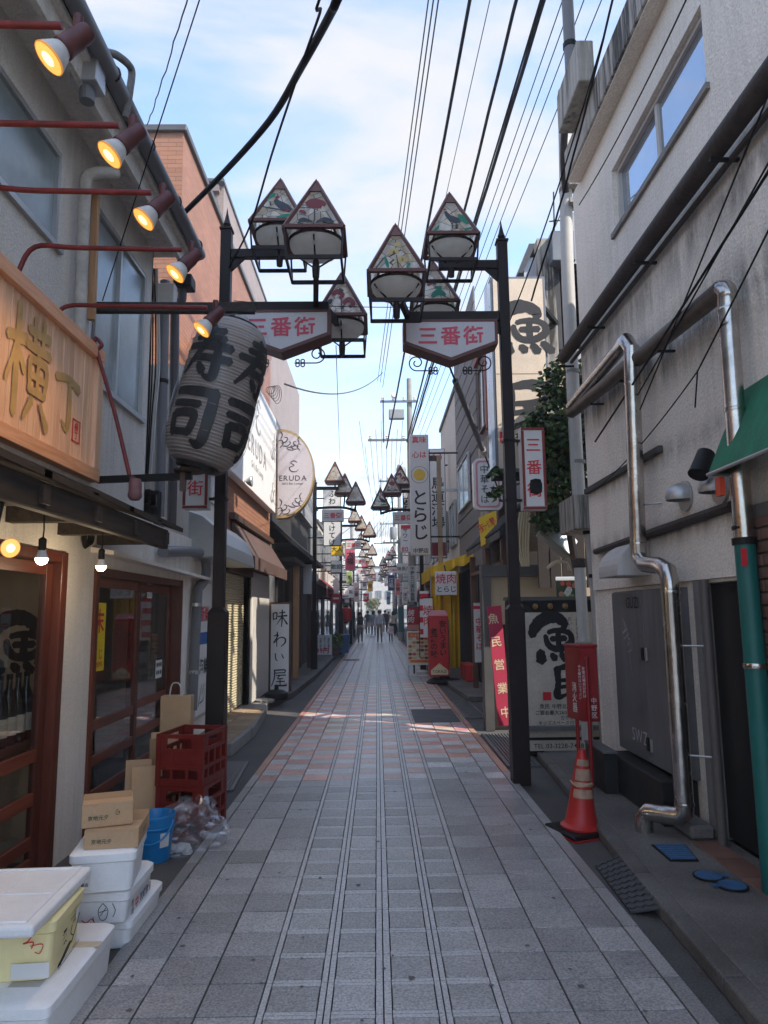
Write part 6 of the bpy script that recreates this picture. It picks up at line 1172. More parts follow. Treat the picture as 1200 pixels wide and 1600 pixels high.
q = MB(); q.prism([(.28, hzb)] + [(.28*math.sin(PI/2-PI/2*i/8), hzb+.06+(hzt-hzb-.06)*math.sin(PI/2*i/8)) for i in range(9)] + [(0, hzb)], frame((RX, hy1, 0), (-1, 0, 0), (0, 0, 1)), hy0-hy1) if False else q.prism([(0, hzb), (.28, hzb)] + [(.28*math.cos(PI/2*i/8), hzb+.05+(hzt-hzb-.05)*math.sin(PI/2*i/8)) for i in range(9)], frame((RX, hy1, 0), (-1, 0, 0), (0, 0, 1)), (hy0-hy1)); q.build('hood', mat('off_white_paint', (.50, .48, .46), .5, var=.12, streak=.4), t, bev=.006)
# grey cabinet
cb_ = thing('steel_cabinet', 'dark grey two-door steel cabinet with scratched graffiti on the right wall', 'cabinet', (2.2, 6.0, .4))
cy0, cy1, cz0, cz1 = 6.493, 5.219, .40, 1.762
MB().box(2.15, 2.29, cy1, cy0, cz0, cz1).build('carcass', steel_dark, cb_, bev=.005)
cm_ = 5.745
d1 = MB().box(2.135, 2.149, cm_+.003, cy0-.004, cz0+.01, cz1-.01).build('door', steel_dark, cb_, bev=.003); d2 = MB().box(2.135, 2.149, cy1+.004, cm_-.003, cz0+.01, cz1-.01).build('door', steel_dark, cb_, bev=.003)
for z in (.55, 1.25): MB().box(2.12, 2.134, cm_+.02, cm_+.06, z-.05, z+.05).build('handle', black_m, d1, bev=.004); MB().box(2.12, 2.134, cm_-.06, cm_-.02, z-.05, z+.05).build('handle', alu, d2, bev=.004)
scr = mat('scratched_white', (.45, .45, .46), .8); Fc = fright((2.133, cm_, 0))
brush(d1, scr, Fc, [[(.1,.95,.012),(.2,.8,.014),(.05,.7,.012),(.3,.78,.014)],[(.2,.9,.012),(.35,.65,.014),(.3,.5,.012),(.45,.55,.012),(.4,.3,.014),(.5,.0,.010)],[(.1,.6,.012),(.4,.7,.012)],[(.3,.4,.012),(.55,.45,.012),(.5,.6,.012),(.35,.62,.012)]], -.50, 1.05, .5, sx=.8, name='scratched_tag'); write(d1, ink, Fc, 'GUZI', -.22, 1.66, .13, bold=0, name='black_tag'); write(d1, scr, Fc, 'SWZ', -.22, .58, .15, bold=0, name='white_tag')
bx_ = thing('cabinet_plinth', 'black steel plinth box under the grey cabinet', 'box', (2.1, 6.2, .07)); MB().box(2.02, 2.279, cy1+.05, cy0-.05, .076, .38).build('box', door_dk, bx_, bev=.006); MB().box(1.90, 2.018, 6.2, 6.75, .076, .40).build('step_box', door_dk, bx_, bev=.006); MB().box(1.895, 2.0175, 6.195, 6.755, .401, .415).build('lid', steel_dark, bx_)
MB().box(2.07, 2.24, 4.95, 5.25, .076, .17).build('concrete_block', dconcrete, label='low dark concrete block at the foot of the chrome duct', cat='block', bev=.02)
# hydrant hose box on posts
hx = thing('hose_box', 'red metal fire hose box with white vertical writing on two red posts', 'hose box', (1.83, 6.5, .0))
bx0, bxm, bx1 = 1.748, 1.830, 1.961; bz0, bz1 = 0.625, 1.269
P4 = [(bx0, 6.75), (bxm-.02, 6.45), (bx1, 6.45), (bx1+.02, 6.75)]
MB().prism(P4, Matrix.Translation((0, 0, bz0)), bz1-bz0).build('box', mat('dark_red_enamel', (.26, .012, .014), .42, var=.2, vs=4, streak=.4, scol=(.12, .01, .01)), hx, bev=.005); MB().prism([(a*1.0+(-.008 if i in (0, 1) else .008), b+(-.008 if i in (1, 2) else .008)) for i, (a, b) in enumerate(P4)], Matrix.Translation((0, 0, bz1+.001)), .025).build('lid', MATS['dark_red_enamel'], hx, bev=.004)
for lab, x in (('post', bxm+.03), ('post', bx0+.05)): q = MB(); yy = 6.43 if x > bxm else 6.6; q.tube([(x, yy, .076), (x, yy, bz1-.08 if x > bxm else bz0)], .017, 10); q.build(lab, MATS['dark_red_enamel'], hx, smooth=True)
Fh = fcam(((bxm+bx1)/2, 6.447, 0)); write(hx, paper, Fh, '中野区', (bx1-bxm)/2-.05, bz0+.12, .055, v=True, pitch=1.15, bold=.0); 
Fs2 = frame((bxm-.02, 6.449, 0), (.15, -.30, 0), (0, 0, 1)); write(hx, paper, fcam((bxm+.02, 6.446, 0)), '非常の場合以外は', -.018, bz1-.30, .034, v=True, bold=0); write(hx, paper, fcam((bxm-.0, 6.446, 0)), '手を触れないで下さい', -.035, bz1-.30, .030, v=True, bold=0)
q = MB(); c0 = Vector((bx0+.06, 6.645, (bz0+bz1)/2)); 
Fsd = frame((bx0, 6.748, 0), (bxm-.02-bx0, -.30, 0), (0, 0, 1)); write(hx, paper, Fsd, '消火器', .17, bz0+.20, .09, v=True, bold=.01)
# traffic cone
co = thing('traffic_cone', 'battered red traffic cone with peeling tape on a black base', 'cone', (1.436, 5.280, 0.004))
c0 = Vector((1.468, 5.426, 0.004)); Pc = Matrix.Translation(c0) @ Matrix.Rotation(.06, 4, 'Y'); q = MB(); q.lathe([(.145, .03), (.15, .045), (.128, .06), (.118, .07), (.10, .15), (.045, .51), (.032, .56), (.024, .58), (0, .585)], Pc, 24); q.build('cone', red_pl, co, smooth=True)
tp = mat('peeling_tape', (.36, .22, .15), .55, var=.35, vs=14); 
for a, b, e in ((.25, .31, .0), (.33, .36, .004), (.37, .45, .002), (.47, .515, .001)):
    rr_ = lambda z: .10+(.045-.10)*(z-.15)/(.51-.15); q = MB(); q.lathe([(rr_(a)+.003+e, a), (rr_(b)+.003+e, b)], Pc, 18, caps=False, a0=-2.6, a1=1.6 if a > .3 else 0.2); q.build('tape_band', tp, co, smooth=True)
q = MB(); F = Matrix.Translation(c0) @ Matrix.Rotation(.35, 4, 'Z'); q.fbox(F, -.19, .19, -.19, .19, .006, .034); q.build('base', black_m, co, bev=.01); q = MB(); q.fbox(Matrix.Translation(c0) @ Matrix.Rotation(.40, 4, 'Z'), -.20, .20, -.20, .20, -.002, .006); q.build('red_base_plate', red_pl, co)
q = MB(); q.tube([Pc @ Vector((.078*math.cos(a*.5), .078*math.sin(a*.5), .34+.012*math.sin(a*1.3))) for a in range(14)], .008, 5); q.build('twine', mat('twine', (.40, .28, .17), .8), co)
# green awning
aw = thing('green_awning', 'faded green cloth awning cutting in at the right edge', 'awning', (2.1, 4.2, 2.45))
e0 = Vector((2.000, 4.187, 2.401)); yE = e0.y; zE = e0.z
q = MB(); A_ = [Vector((2.0, yE, zE)), Vector((RX, yE+.02, zE+.52)), Vector((RX, -1, zE+.62)), Vector((2.0, -1, zE))]; n_, m_ = 6, 16; vs = []
for i in range(n_+1):
    for j in range(m_+1): p = A_[0].lerp(A_[1], i/n_).lerp(A_[3].lerp(A_[2], i/n_), j/m_); vs.append(p+Vector((-.02, 0, -.03))*math.sin(PI*i/n_)*(1+.3*math.sin(j*2.1)))
q.add(vs, [(i*(m_+1)+j, i*(m_+1)+j+1, (i+1)*(m_+1)+j+1, (i+1)*(m_+1)+j) for i in range(n_) for j in range(m_)]); q.build('cloth', green_cloth, aw, smooth=True)
MB().add([A_[0], A_[1], Vector((RX, yE+.02, zE))], [(0, 1, 2)]).build('end_cloth', green_cloth, aw)
q = MB(); q.tube([A_[0], (2.0, -1, zE)], .012, 8); q.build('front_bar', alu, aw)
q = MB(); q.tube([(2.0, yE, zE), (RX, yE, zE+.0)], .012, 8); q.build('arm', alu, aw); MB().box(2.02, 2.05, yE-.1, yE-.04, zE-.14, zE-.03).build('red_clip', mat('orange_red_clip', (.6, .06, .02), .5), aw)
# brick pier at the right edge
bp_ = thing('brick_pier', 'brown brick pier behind the green pipe', 'pier', (2.2, 4.3, .07)); MB().box(2.20, 2.249, 3.4, 4.20, .08, 2.2).build('mortar_bed', dconcrete, bp_)
bk = None
for r in range(28):
    for c_ in range(4):
        yy = 4.20-.215*c_-(.107 if r % 2 else 0); 
        if yy-.2 < 3.3 or yy > 4.21: continue
        if bk is None: bk = MB().box(-.012, .012, -.1, .1, -.031, .031).build('brick', brick_m, bp_, bev=.004, local=True); o = bk
        else: o = share(bk, 'brick', bp_)
        o.matrix_basis = Matrix.Translation(Vector((2.192+rk.uniform(-.003, .003), yy-.1, .12+r*.073))-wmat(bp_).translation)
t = thing('steel_planter', 'corner of a steel planter on the right pavement at the frame edge', 'planter', (1.95, 3.3, .08)); c0 = Vector((1.696, 3.290, 0.200)); 
MB().box(c0.x-.02, c0.x+.35, c0.y-.5, c0.y+.0, .085, .20).build('box', steel_dark, t, bev=.006); MB().box(c0.x+.0, c0.x+.33, c0.y-.48, c0.y-.02, .201, .207).build('soil', dark_in, t)

# soot stains left on the render below the pipes
sm = plaster_r.copy(); sm.name = 'sooty_beige_plaster'; N = sm.node_tree.nodes; L = sm.node_tree.links; bs_ = N['Principled BSDF']; src = bs_.inputs['Base Color'].links[0].from_socket
tcn = N.new('ShaderNodeTexCoord'); spn = N.new('ShaderNodeSeparateXYZ'); L.new(tcn.outputs['Object'], spn.inputs[0])
nzn = N.new('ShaderNodeTexNoise'); nzn.inputs['Scale'].default_value = 1.8; nzn.inputs['Detail'].default_value = 8; nzn.inputs['Roughness'].default_value = .7; mpn = N.new('ShaderNodeMapping'); mpn.inputs['Scale'].default_value = (1, 2.2, .6); L.new(tcn.outputs['Object'], mpn.inputs[0]); L.new(mpn.outputs[0], nzn.inputs['Vector'])
def mth(op, a, b):
    n = N.new('ShaderNodeMath'); n.operation = op
    for i, v in enumerate((a, b)):
        if isinstance(v, (int, float)): n.inputs[i].default_value = v
        else: L.new(v, n.inputs[i])
    return n.outputs[0]
tot = None
for z0, sl, w_, st_ in ((zl-.22, 0.0, .30, .85), (pa.z-.02-(pa.z-pb2.z)/(pa.y-pb2.y)*(pa.y-2), (pa.z-pb2.z)/(pa.y-pb2.y), .34, 1.0), (2.2, 0.0, .16, .7), (2.80, 0.0, .14, .55)):
    d = mth('ABSOLUTE', mth('SUBTRACT', spn.outputs[2], mth('ADD', mth('MULTIPLY', spn.outputs[1], sl), z0)), 0); f = mth('MULTIPLY', mth('MAXIMUM', mth('SUBTRACT', 1.0, mth('DIVIDE', d, w_)), 0.0), st_); tot = f if tot is None else mth('MAXIMUM', tot, f)
mrn = N.new('ShaderNodeMapRange'); mrn.inputs['From Min'].default_value = .38; mrn.inputs['From Max'].default_value = .66; L.new(nzn.outputs['Fac'], mrn.inputs['Value'])
mxn = N.new('ShaderNodeMix'); mxn.data_type = 'RGBA'; L.new(mth('MULTIPLY', mth('MULTIPLY', tot, mrn.outputs[0]), 1.25), mxn.inputs['Factor']); L.new(src, mxn.inputs['A']); mxn.inputs['B'].default_value = (.11, .10, .09, 1); L.new(mxn.outputs['Result'], bs_.inputs['Base Color'])
uw_.data.materials[0] = sm
# ================================================================ right side beyond the beige building
ub = thing('pub_building', 'dark metal clad pub building behind the tall brush-lettered sign', 'building', (3, 11, 0))
pan = mat('charcoal_panel', (.045, .045, .05), .5, var=.2); slate = mat('slate_metal', (.16, .175, .20), .45, .2, var=.15)
rowbox(ub, 'wall', mat('tan_wall', (.42, .33, .22), .8, var=.12), 2.5, 8, 10.15, 13.2, 0, 3.2); rowbox(ub, 'upper_wall', slate, 2.42, 8, 9.8, 13.2, 3.21, 6.911, .01)
rowbox(ub, 'concrete_fin', concrete_st, 2.36, 2.6, 9.6, 9.79, 3.21, 6.941); rowbox(ub, 'tan_panel', MATS['tan_wall'], 2.62, 3.1, 9.72, 9.79, 4.1, 5.2)
for i in range(8): rowbox(ub, 'ribbed_panel', pan, 2.62+i*.09, 2.69+i*.09, 9.70, 9.79, 5.3, 6.6)
rowbox(ub, 'wall_box', slate, 2.52, 2.85, 9.4, 9.69, 6.5, 6.95, .01); rowbox(ub, 'grey_sash', alu, 2.9, 2.96, 9.7, 9.79, 3.3, 7.4)
for i in range(9): rowbox(ub, 'dark_board', mat('dark_board', (.03, .022, .02), .7, var=.3), 2.15+i*.16, 2.29+i*.16, 9.42, 9.47, 1.9, 3.15)
roofh = thing('rooftop_cabin', 'pale blue rooftop cabin with dark roof edge above the pub', 'cabin', (3, 12, 8)); ra, rbz = 2.652, 7.821
rowbox(roofh, 'wall', mat('pale_blue_sheet', (.46, .51, .58), .6, var=.08), ra+.15, 6, 12.5, 15, rbz-1.8, rbz+.35); q = MB(); q.prism([(ra, rbz-.05), (ra+.22, rbz+.52), (6, rbz+.62), (6, rbz+.52), (ra+.30, rbz+.42), (ra+.08, rbz-.05)], frame((0, 15, 0), (1, 0, 0), (0, 0, 1)), 2.7); q.build('roof_edge', pan, roofh); rowbox(roofh, 'red_panel', mat('rust_red', (.24, .05, .025), .6, var=.2), ra+1.0, ra+1.5, 12.42, 12.49, rbz-1.7, rbz+.3)
st = thing('rooftop_scaffold', 'rust red steel scaffold with railings on the pub roof', 'scaffold', (3.3, 11, 7))
for i in range(7): x = 2.897+i*.11; MB().bar((x, 11, 6.517), (x, 11, 7.464), .022).build('upright', MATS['rust_red'], st)
for z in (6.539, 7.464, 7.071): MB().bar((2.811, 11.03, z), (3.476, 11.03, z), .03).build('rail', MATS['rust_red'], st)
for i in range(3): xx = 3.096+i*.22; MB().bar((xx, 11.4, 7.678), (xx+.03, 11.4, 8.802+.05*i), .02).build('mast', black_m, st)
MB().bar((3.034, 11.42, 8.265), (3.634, 11.42, 8.325), .018).build('thin_rail', black_m, st)
for sx_ in (-1, 1): MB().bar((3.088+.2, 11.3, 8.525), (3.088+.2+sx_*.35, 11.3, 7.740), .018).build('brace', black_m, st)
# tall brush-lettered sign
us = thing('tall_pub_sign', 'tall tan sign box with two large black brush characters above the pub', 'sign', (1.9, 9.0, 3.4)); UY = 9.0
x0, x1 = 1.555, 2.290; z0, z1 = 3.380, 6.062
tanp = mat('tan_paper_panel', (.66, .54, .42), .6, var=.1, vs=5, fine=.12, fs=60); MB().box(x0, x1, UY, UY+.25, z0, z1).build('box', slate, us, bev=.008); MB().box(x0+.035, x1-.035, UY-.012, UY-.001, z0+.05, z1-.04).build('face', tanp, us)
MB().box(x0-.045, x0-.002, UY+.0, UY+.25, z0, z1-.1).build('steel_side', mat('bluish_steel', (.45, .50, .58), .3, .6), us); MB().box(x0-.03, x1+.01, UY-.02, UY+.26, z0-.07, z0-.002).build('bottom_rail', black_m, us)
MB().box(x0+.04, x1-.04, UY-.0135, UY-.0125, (z0+z1)/2-.03, (z0+z1)/2-.022).build('panel_joint', brown_wood, us)
Fu_ = fcam((0, UY-.013, 0)); cw = x1-x0
brush(us, mat('charcoal_brush', (.028, .028, .032), .7), Fu_, BR['魚'], x0+cw*.06, 4.895, 5.644-4.895, sx=1.02, wt=1.15); brush(us, MATS['charcoal_brush'], Fu_, BR['民'], x0+cw*.04, 3.939, 4.561-3.939, sx=1.25, wt=1.15)
MB().fbox(Fu_, x0+.06, x0+.16, 3.769, 3.914, .001, .004).build('red_seal', red_ink, us); write(us, paper, Fu_ @ Matrix.Translation((0, 0, .003)), 'うた', x0+.11, 3.837, .065, v=True)
MB().bar((x1, UY+.12, z1-.4), (2.6, 9.65, z1-.4), .06).build('mount', black_m, us); MB().bar((x1, UY+.12, z0+.4), (2.6, 9.65, z0+.4), .06).build('mount', black_m, us)
# entrance frame and lower sign
en = thing('entrance_frame', 'grey framed tan entrance wall behind the brown post', 'wall', (2.0, 9.9, 0)); ex0, ex1 = 1.471, 2.556; ez = 2.156
fgm = mat('taupe_metal', (.085, .082, .078), .5, var=.2); MB().box(ex0-.02, ex0+.10, 9.85, 10.1, 0.01, ez-.08).build('post', fgm, en); MB().box(ex0-.02, ex1, 9.85, 10.1, ez-.078, ez+.08).build('beam', fgm, en); MB().box(ex0+.102, ex1, 9.95, 10.0, 1.42, ez-.08).build('panel', MATS['tan_wall'], en); MB().box(ex0+.102, ex1, 9.96, 10.0, .02, 1.418).build('lower_panel', dark_in, en)
ls = thing('pub_sign_box', 'large low pub sign with black brush fish characters and phone number', 'sign', (2.1, 8.1, 0)); LYs = 8.1
x0, x1 = 1.498, 2.82; z0, z1 = -0.142, 1.720
MB().box(x0, x1, LYs, LYs+.3, max(z0, .02), z1).build('case', black_m, ls, bev=.01); px0 = 1.642; pz0, pz1 = 0.218, 1.583
lpan = mat('crackled_paper_panel', (.50, .46, .40), .6, var=.15, vs=4, fine=.1, fs=50, streak=.25, scol=(.25, .22, .18)); MB().box(px0, 2.72, LYs-.014, LYs-.001, pz0, pz1).build('face', lpan, ls); MB().box(px0, 2.72, LYs-.0145, LYs-.001, 0.075, 0.184).build('phone_strip', lpan, ls)
for i in range(9):
    q = MB(); q.lathe([(.035, 0), (.03, .02), (0, .03)], fcam((x0+.12+i*.17, LYs-.001, z1-.07)), 12); q.build('bulb', mat('amber_bulb', (.20, .11, .04), .35), ls, smooth=True)
MB().box(x0-.02, x1, LYs+.02, LYs+.28, z1+.001, z1+.04).build('top_cap', fgm, ls); MB().box(px0, 2.7, LYs-.10, LYs-.02, .30, .345).build('lower_rail', steel_dark, ls)
F5 = fcam((0, LYs-.0155, 0)); s5 = 1.539-0.978
brush(ls, ink, F5, BR['魚'], 1.723, 0.978, s5, sx=.92, wt=1.2); brush(ls, ink, F5, BR['民'], 1.907, 0.627, 0.990-0.627, sx=1.2, wt=1.2)
MB().fbox(F5, 1.834, 1.927, 0.615, 0.705, .001, .003).build('red_seal', red_ink, ls)
for tx, px_, pz_, sz in (('魚民 中野北口店', 2.001, 0.551, .062), ('ご宴会最大260名様', 1.969, 0.483, .058), ('カラオケ', 2.116, 0.426, .055), ('キッズスペース付き', 1.993, 0.372, .054), ('TEL.03-3228-7488', 1.987, 0.249, .075)):
    if tx[0] == 'T': pz_ = 0.126
    write(ls, ink, F5, tx, px_, pz_, sz*.92, bold=.008)
for i, tx in enumerate(('おいしい地酒', 'おいしい魚と', 'おいしい米で')): write(ls, ink, F5, tx, 2.170+i*.09, 1.378, .052, v=True, bold=.004, shear=.15)
fp = thing('food_poster', 'lit poster of colourful food photos under a white tube lamp', 'poster', (2.4, 8.3, 1.9)); x0, x1, z0, z1 = 2.108, 2.454, 1.719, 1.943
MB().box(x0, x1, 8.35, 8.38, z0, z1).build('board', mat('dark_green_print', (.05, .07, .04), .5, var=.4, vs=15), fp); q = MB(); q.tube([(x0-.01, 8.33, z1+.03), (x1, 8.33, z1+.03)], .022, 10); q.build('tube_lamp', mat('lit_tube', (.9, .9, .88), .4, emit=(1, .97, .92), estr=.12), fp)
for i in range(14):
    q = MB(); cc = [(.55, .09, .06), (.6, .45, .2), (.62, .6, .55), (.5, .2, .15), (.15, .3, .08)][i % 5]; q.lathe([(rk.uniform(.025, .05), 0), (0, .002)], fcam((x0+.04+rk.uniform(0, x1-x0-.08), 8.349-i*.0006, z0+.03+rk.uniform(0, z1-z0-.06))), 9); q.build('food_picture', mat('food_%d' % (i % 5), cc, .5, var=.3, vs=30), fp)
hd = thing('kitchen_hood', 'angled pale steel kitchen hood above the pub sign', 'hood', (2.3, 8.9, 2.6)); A, B, Cc, Dd = Vector((2.014, 8.700, 2.591)), Vector((2.293, 8.800, 2.761)), Vector((2.512, 8.800, 2.453)), Vector((2.388, 8.700, 2.270))
MB().add([A, B, Cc, Dd, A+Vector((.03, .35, -.04)), B+Vector((0, .4, 0)), Cc+Vector((0, .4, 0)), Dd+Vector((.02, .35, -.04))], [(3,2,1,0),(4,5,6,7),(0,1,5,4),(1,2,6,5),(2,3,7,6),(3,0,4,7)]).build('hood', mat('pale_steel', (.48, .52, .52), .35, .5, var=.12), hd, bev=.006); MB().bar(A+Vector((0, -.012, -.02)), Dd+Vector((0, -.012, -.02)), .03, .035).build('lip', mat('greenish_trim', (.25, .27, .2), .5), hd)
q = MB(); q.tube(smoothpath([(2.089, 8.700, 2.116), (2.195, 8.700, 2.194), (2.328, 8.700, 2.177), (2.363, 8.700, 2.082)], 5), .02, 8); q.build('hose_loop', mat('beige_hose', (.5, .42, .3), .5), label='beige hose loop above the food poster', cat='hose', smooth=True)
cbn = thing('pale_cable_bundle', 'bundle of pale twisted cables hanging behind the brown post', 'cable', (1.858, 8.900, 2.195))
for i in range(5): q = MB(); q.tube(smoothpath([Vector((1.883, 8.900, 2.844))+Vector((.03*i-.06, 0, 0)), Vector((1.819, 8.900, 2.437))+Vector((.035*i-.05, 0, rk.uniform(-.02, .02))), Vector((1.864, 8.900, 2.155))+Vector((.02*i-.04, 0, 0))], 6), .014, 7); q.build('cable', mat('pale_yellow_cable', (.52, .43, .26), .6), cbn, smooth=True)
# shrub climbing between the buildings
leaf_m = mat('dark_leaf', (.020, .042, .014), .45, var=.4, vs=6, attr='tint')
def foliage(parent, name, blobs, n, s, seed, cols):
    rg_ = random.Random(seed); q = MB()
    for i in range(n):
        c_, r_ = rg_.choices(blobs, weights=[b[1]**2 for b in blobs])[0]; d = Vector((rg_.gauss(0, 1), rg_.gauss(0, 1), rg_.gauss(0, 1))).normalized()*r_*rg_.uniform(.35, 1.08)
        p = Vector(c_)+d; a = Vector((rg_.gauss(0, 1), rg_.gauss(0, 1), rg_.gauss(-.3, .6))).normalized(); b = a.cross(Vector((rg_.gauss(0, 1), rg_.gauss(0, 1), rg_.gauss(0, 1)))).normalized(); L_ = s*rg_.uniform(.7, 1.3); w_ = L_*.32
        cc = cols[rg_.randrange(len(cols))]; cc = tuple(k*rg_.uniform(.7, 1.3) for k in cc); up_ = a.cross(b)*L_*.10
        q.add([p, p+a*L_*.5+b*w_+up_, p+a*L_, p+a*L_*.5-b*w_+up_], [(0, 1, 2), (0, 2, 3)], col=cc)
    return q.build(name, leaf_m, parent, kind='stuff')
sh = thing('climbing_shrub', 'dark glossy evergreen shrub between the tall sign and the beige wall', 'shrub', (2.45, 8.5, 0))
blobs = [((2.338, 8.500, 4.392), .32), ((2.141, 8.400, 3.715), .38), ((2.400, 8.600, 3.438), .42), ((2.185, 8.500, 3.100), .32), ((2.019, 8.300, 3.612), .26), ((2.500, 8.700, 4.121), .36), ((2.291, 8.600, 2.798), .24), ((2.026, 8.500, 2.669), .16), ((1.525, 8.900, 3.094), .10), ((1.510, 8.900, 3.385), .08), ((2.590, 8.800, 3.729), .4), ((1.968, 8.300, 3.849), .16)]
foliage(sh, 'crown', blobs, 3900, .10, 2, [(.014, .034, .010), (.024, .052, .016), (.04, .075, .02), (.07, .11, .03), (.11, .15, .04)])
q = MB(); q.tube(smoothpath([(2.55, 8.7, .02), (2.5, 8.65, 1.5), Vector((2.334, 8.600, 2.877)), Vector((2.408, 8.600, 3.600)), Vector((2.374, 8.500, 4.309))], 5), [.06]*6+[.05]*5+[.035]*5+[.02]*5, 8); q.build('trunk', brown_wood, sh, smooth=True)
for e in ((2.019, 8.300, 3.612), (1.525, 8.900, 3.094), (1.968, 8.300, 3.849), (2.137, 8.400, 3.635)): q = MB(); q.tube(smoothpath([Vector((2.377, 8.600, 3.277)), Vector((2.377, 8.600, 3.277)).lerp(Vector(e), .5)+Vector((0, 0, .05)), e], 4), .014, 6); q.build('branch', brown_wood, sh)
# crimson board
pbn = thing('crimson_board', 'leaning crimson board with cream vertical characters behind the brown post', 'sign', (1.600, 9.300, 0.127))
c4 = [Vector((1.528, 9.300, 0.152)), Vector((1.691, 9.300, 0.166)), Vector((1.646, 9.500, 1.677)), Vector((1.458, 9.500, 1.662))]; nb = (c4[1]-c4[0]).cross(c4[3]-c4[0]).normalized()
MB().add(c4+[p-nb*.03 for p in c4], [(0,1,2,3),(7,6,5,4),(0,4,5,1),(1,5,6,2),(2,6,7,3),(3,7,4,0)]).build('board', crimson, pbn); Fb = frame((c4[0]+c4[1]+c4[2]+c4[3])/4+nb*.001, (c4[1]-c4[0]+c4[2]-c4[3]), (c4[3]-c4[0]))
write(pbn, mat('cream_letters', (.62, .46, .30), .6), Fb, '魚民営業中', 0, 0, .145, v=True, pitch=(c4[3]-c4[0]).length/5/.145*.98, bold=.012)
# ramen shop row
rs = thing('ramen_shop', 'old brick ramen shop with dark tiled eave on the right', 'building', (2.3, 12, 0))
rowbox(rs, 'wall', dkbrick, 2.3, 8, 13.25, 15.4, 0, 6.967); rowbox(rs, 'front', mat('dark_front', (.03, .024, .022), .7), 2.2, 2.49, 10.2, 15.3, 0.0, 2.45); rowbox(rs, 'red_trim', MATS['rust_red'], 2.2, 2.29, 13.6, 13.8, 5.2, 7.6); rowbox(rs, 'red_trim', MATS['rust_red'], 2.2, 2.29, 13.3, 15.3, 7.0, 7.12)
window(rs, fright((2.3, 0, 0)), -15.0, -13.7, 5.4, 6.8, brown_wood, frost, 2, -.005); rowbox(rs, 'concrete_patch', concrete_st, 2.24, 2.299, 13.9, 15.2, 3.2, 5.1)
q = MB(); q.add([(2.3, 10.6, 3.25), (1.85, 10.6, 2.80), (1.85, 14.6, 2.80), (2.3, 14.6, 3.25), (2.3, 10.6, 3.15), (1.85, 10.6, 2.70), (1.85, 14.6, 2.70), (2.3, 14.6, 3.15)], [(0,3,2,1),(4,5,6,7),(0,1,5,4),(1,2,6,5),(2,3,7,6),(3,0,4,7)]); q.build('tiled_eave', mat('dark_roof_tile', (.035, .034, .036), .55, var=.3), rs)
for i in range(20): q = MB(); q.tube([(2.28, 10.7+i*.2, 3.27), (1.84, 10.7+i*.2, 2.82)], .035, 6); q.build('ridge_tile', MATS['dark_roof_tile'], rs)
for x in (1.9, ): 
    for yy in (10.8, 12.4, 14.4): rowbox(rs, 'post', brown_wood, x, x+.1, yy, yy+.1, 0, 2.7)
rowbox(rs, 'blue_post', mat('blue_paint', (.05, .11, .2), .6), 1.82, 1.88, 11.9, 11.96, 0, 1.9); rowbox(rs, 'noren_bar', brown_wood, 1.9, 1.95, 10.7, 14.5, 2.3, 2.36)
nr = thing('cloth_banner', 'white cloth banner with red print by the ramen shop', 'banner', (1.616, 11.500, 0.799)); F = fcam((1.630, 11.500, 1.270), .1); hh_ = (1.738-0.799)/2
MB().fbox(F, -.085, .085, -hh_, hh_, -.004, 0).build('cloth', paper, nr); MB().fbox(F, -.085, .085, hh_-.1, hh_-.05, 0, .002).build('red_stripe', red_ink, nr); write(nr, red_ink, F, '中華そば', 0, -.02, .13, v=True); MB().fbox(F, -.11, .11, hh_, hh_+.02, -.012, .008).build('rod', brown_wood, nr)
t = thing('hose_reel', 'coil of blue garden hose lying by the ramen shop post', 'hose', (2.209, 16.215, 0.050)); q = MB(); c0 = Vector((2.231, 16.382, 0.020)); q.tube([c0+Vector((.2*math.cos(i*.55)*(1+.1*math.sin(i)), .16*math.sin(i*.55), .02+.006*i % .2)) for i in range(44)], .014, 6); q.build('hose', mat('teal_hose', (.03, .13, .19), .4), t, smooth=True)
cs_ = thing('ramen_sign', 'white rounded sign with black noodle shop lettering and pink border', 'sign', (1.975, 12.600, 3.391)); x0, x1, z0, z1 = 1.747, 2.256, 3.391, 4.329
def rrect(x0, x1, y0, y1, r, n=4):
    o = []
    for cx_, cy_, a0 in ((x1-r, y1-r, 0), (x0+r, y1-r, PI/2), (x0+r, y0+r, PI), (x1-r, y0+r, 1.5*PI)): o += [(cx_+r*math.cos(a0+PI/2*i/n), cy_+r*math.sin(a0+PI/2*i/n)) for i in range(n+1)]
    return o
MB().prism(rrect(x0, x1, z0, z1, .1), frame((0, 12.7, 0), (1, 0, 0), (0, 0, 1)), .2).build('box', paper, cs_); Fq = fcam((0, 12.498, 0)); ou, il = rrect(x0+.04, x1-.04, z0+.04, z1-.04, .08), rrect(x0+.075, x1-.075, z0+.075, z1-.075, .06); n_ = len(ou)
MB().add([Fq @ Vector((a, b, .0)) for a, b in ou+il], [(i, (i+1) % n_, n_+(i+1) % n_, n_+i) for i in range(n_)]).build('pink_border', mat('pink_border', (.62, .25, .28), .5), cs_); write(cs_, ink, Fq, '中華そば', (x0+x1)/2-.06, (z0+z1)/2, .165, v=True, pitch=1.1, bold=.0); write(cs_, ink, Fq, '二十一創業', x1-.13, (z0+z1)/2-.02, .07, v=True, pitch=1.2, bold=0)
MB().bar((x1, 12.6, z1-.2), (2.5, 12.6, z1-.2), .04).build('mount', black_m, cs_)
ys_ = thing('yellow_ramen_sign', 'slanted yellow ramen sign with red lettering above the dark eave', 'sign', (2.0, 12.2, 3.0)); c4 = [Vector((1.775, 12.000, 2.692)), Vector((2.064, 12.000, 2.864)), Vector((2.063, 12.100, 3.330)), Vector((1.761, 12.100, 3.199))]; nb = (c4[1]-c4[0]).cross(c4[3]-c4[0]).normalized()
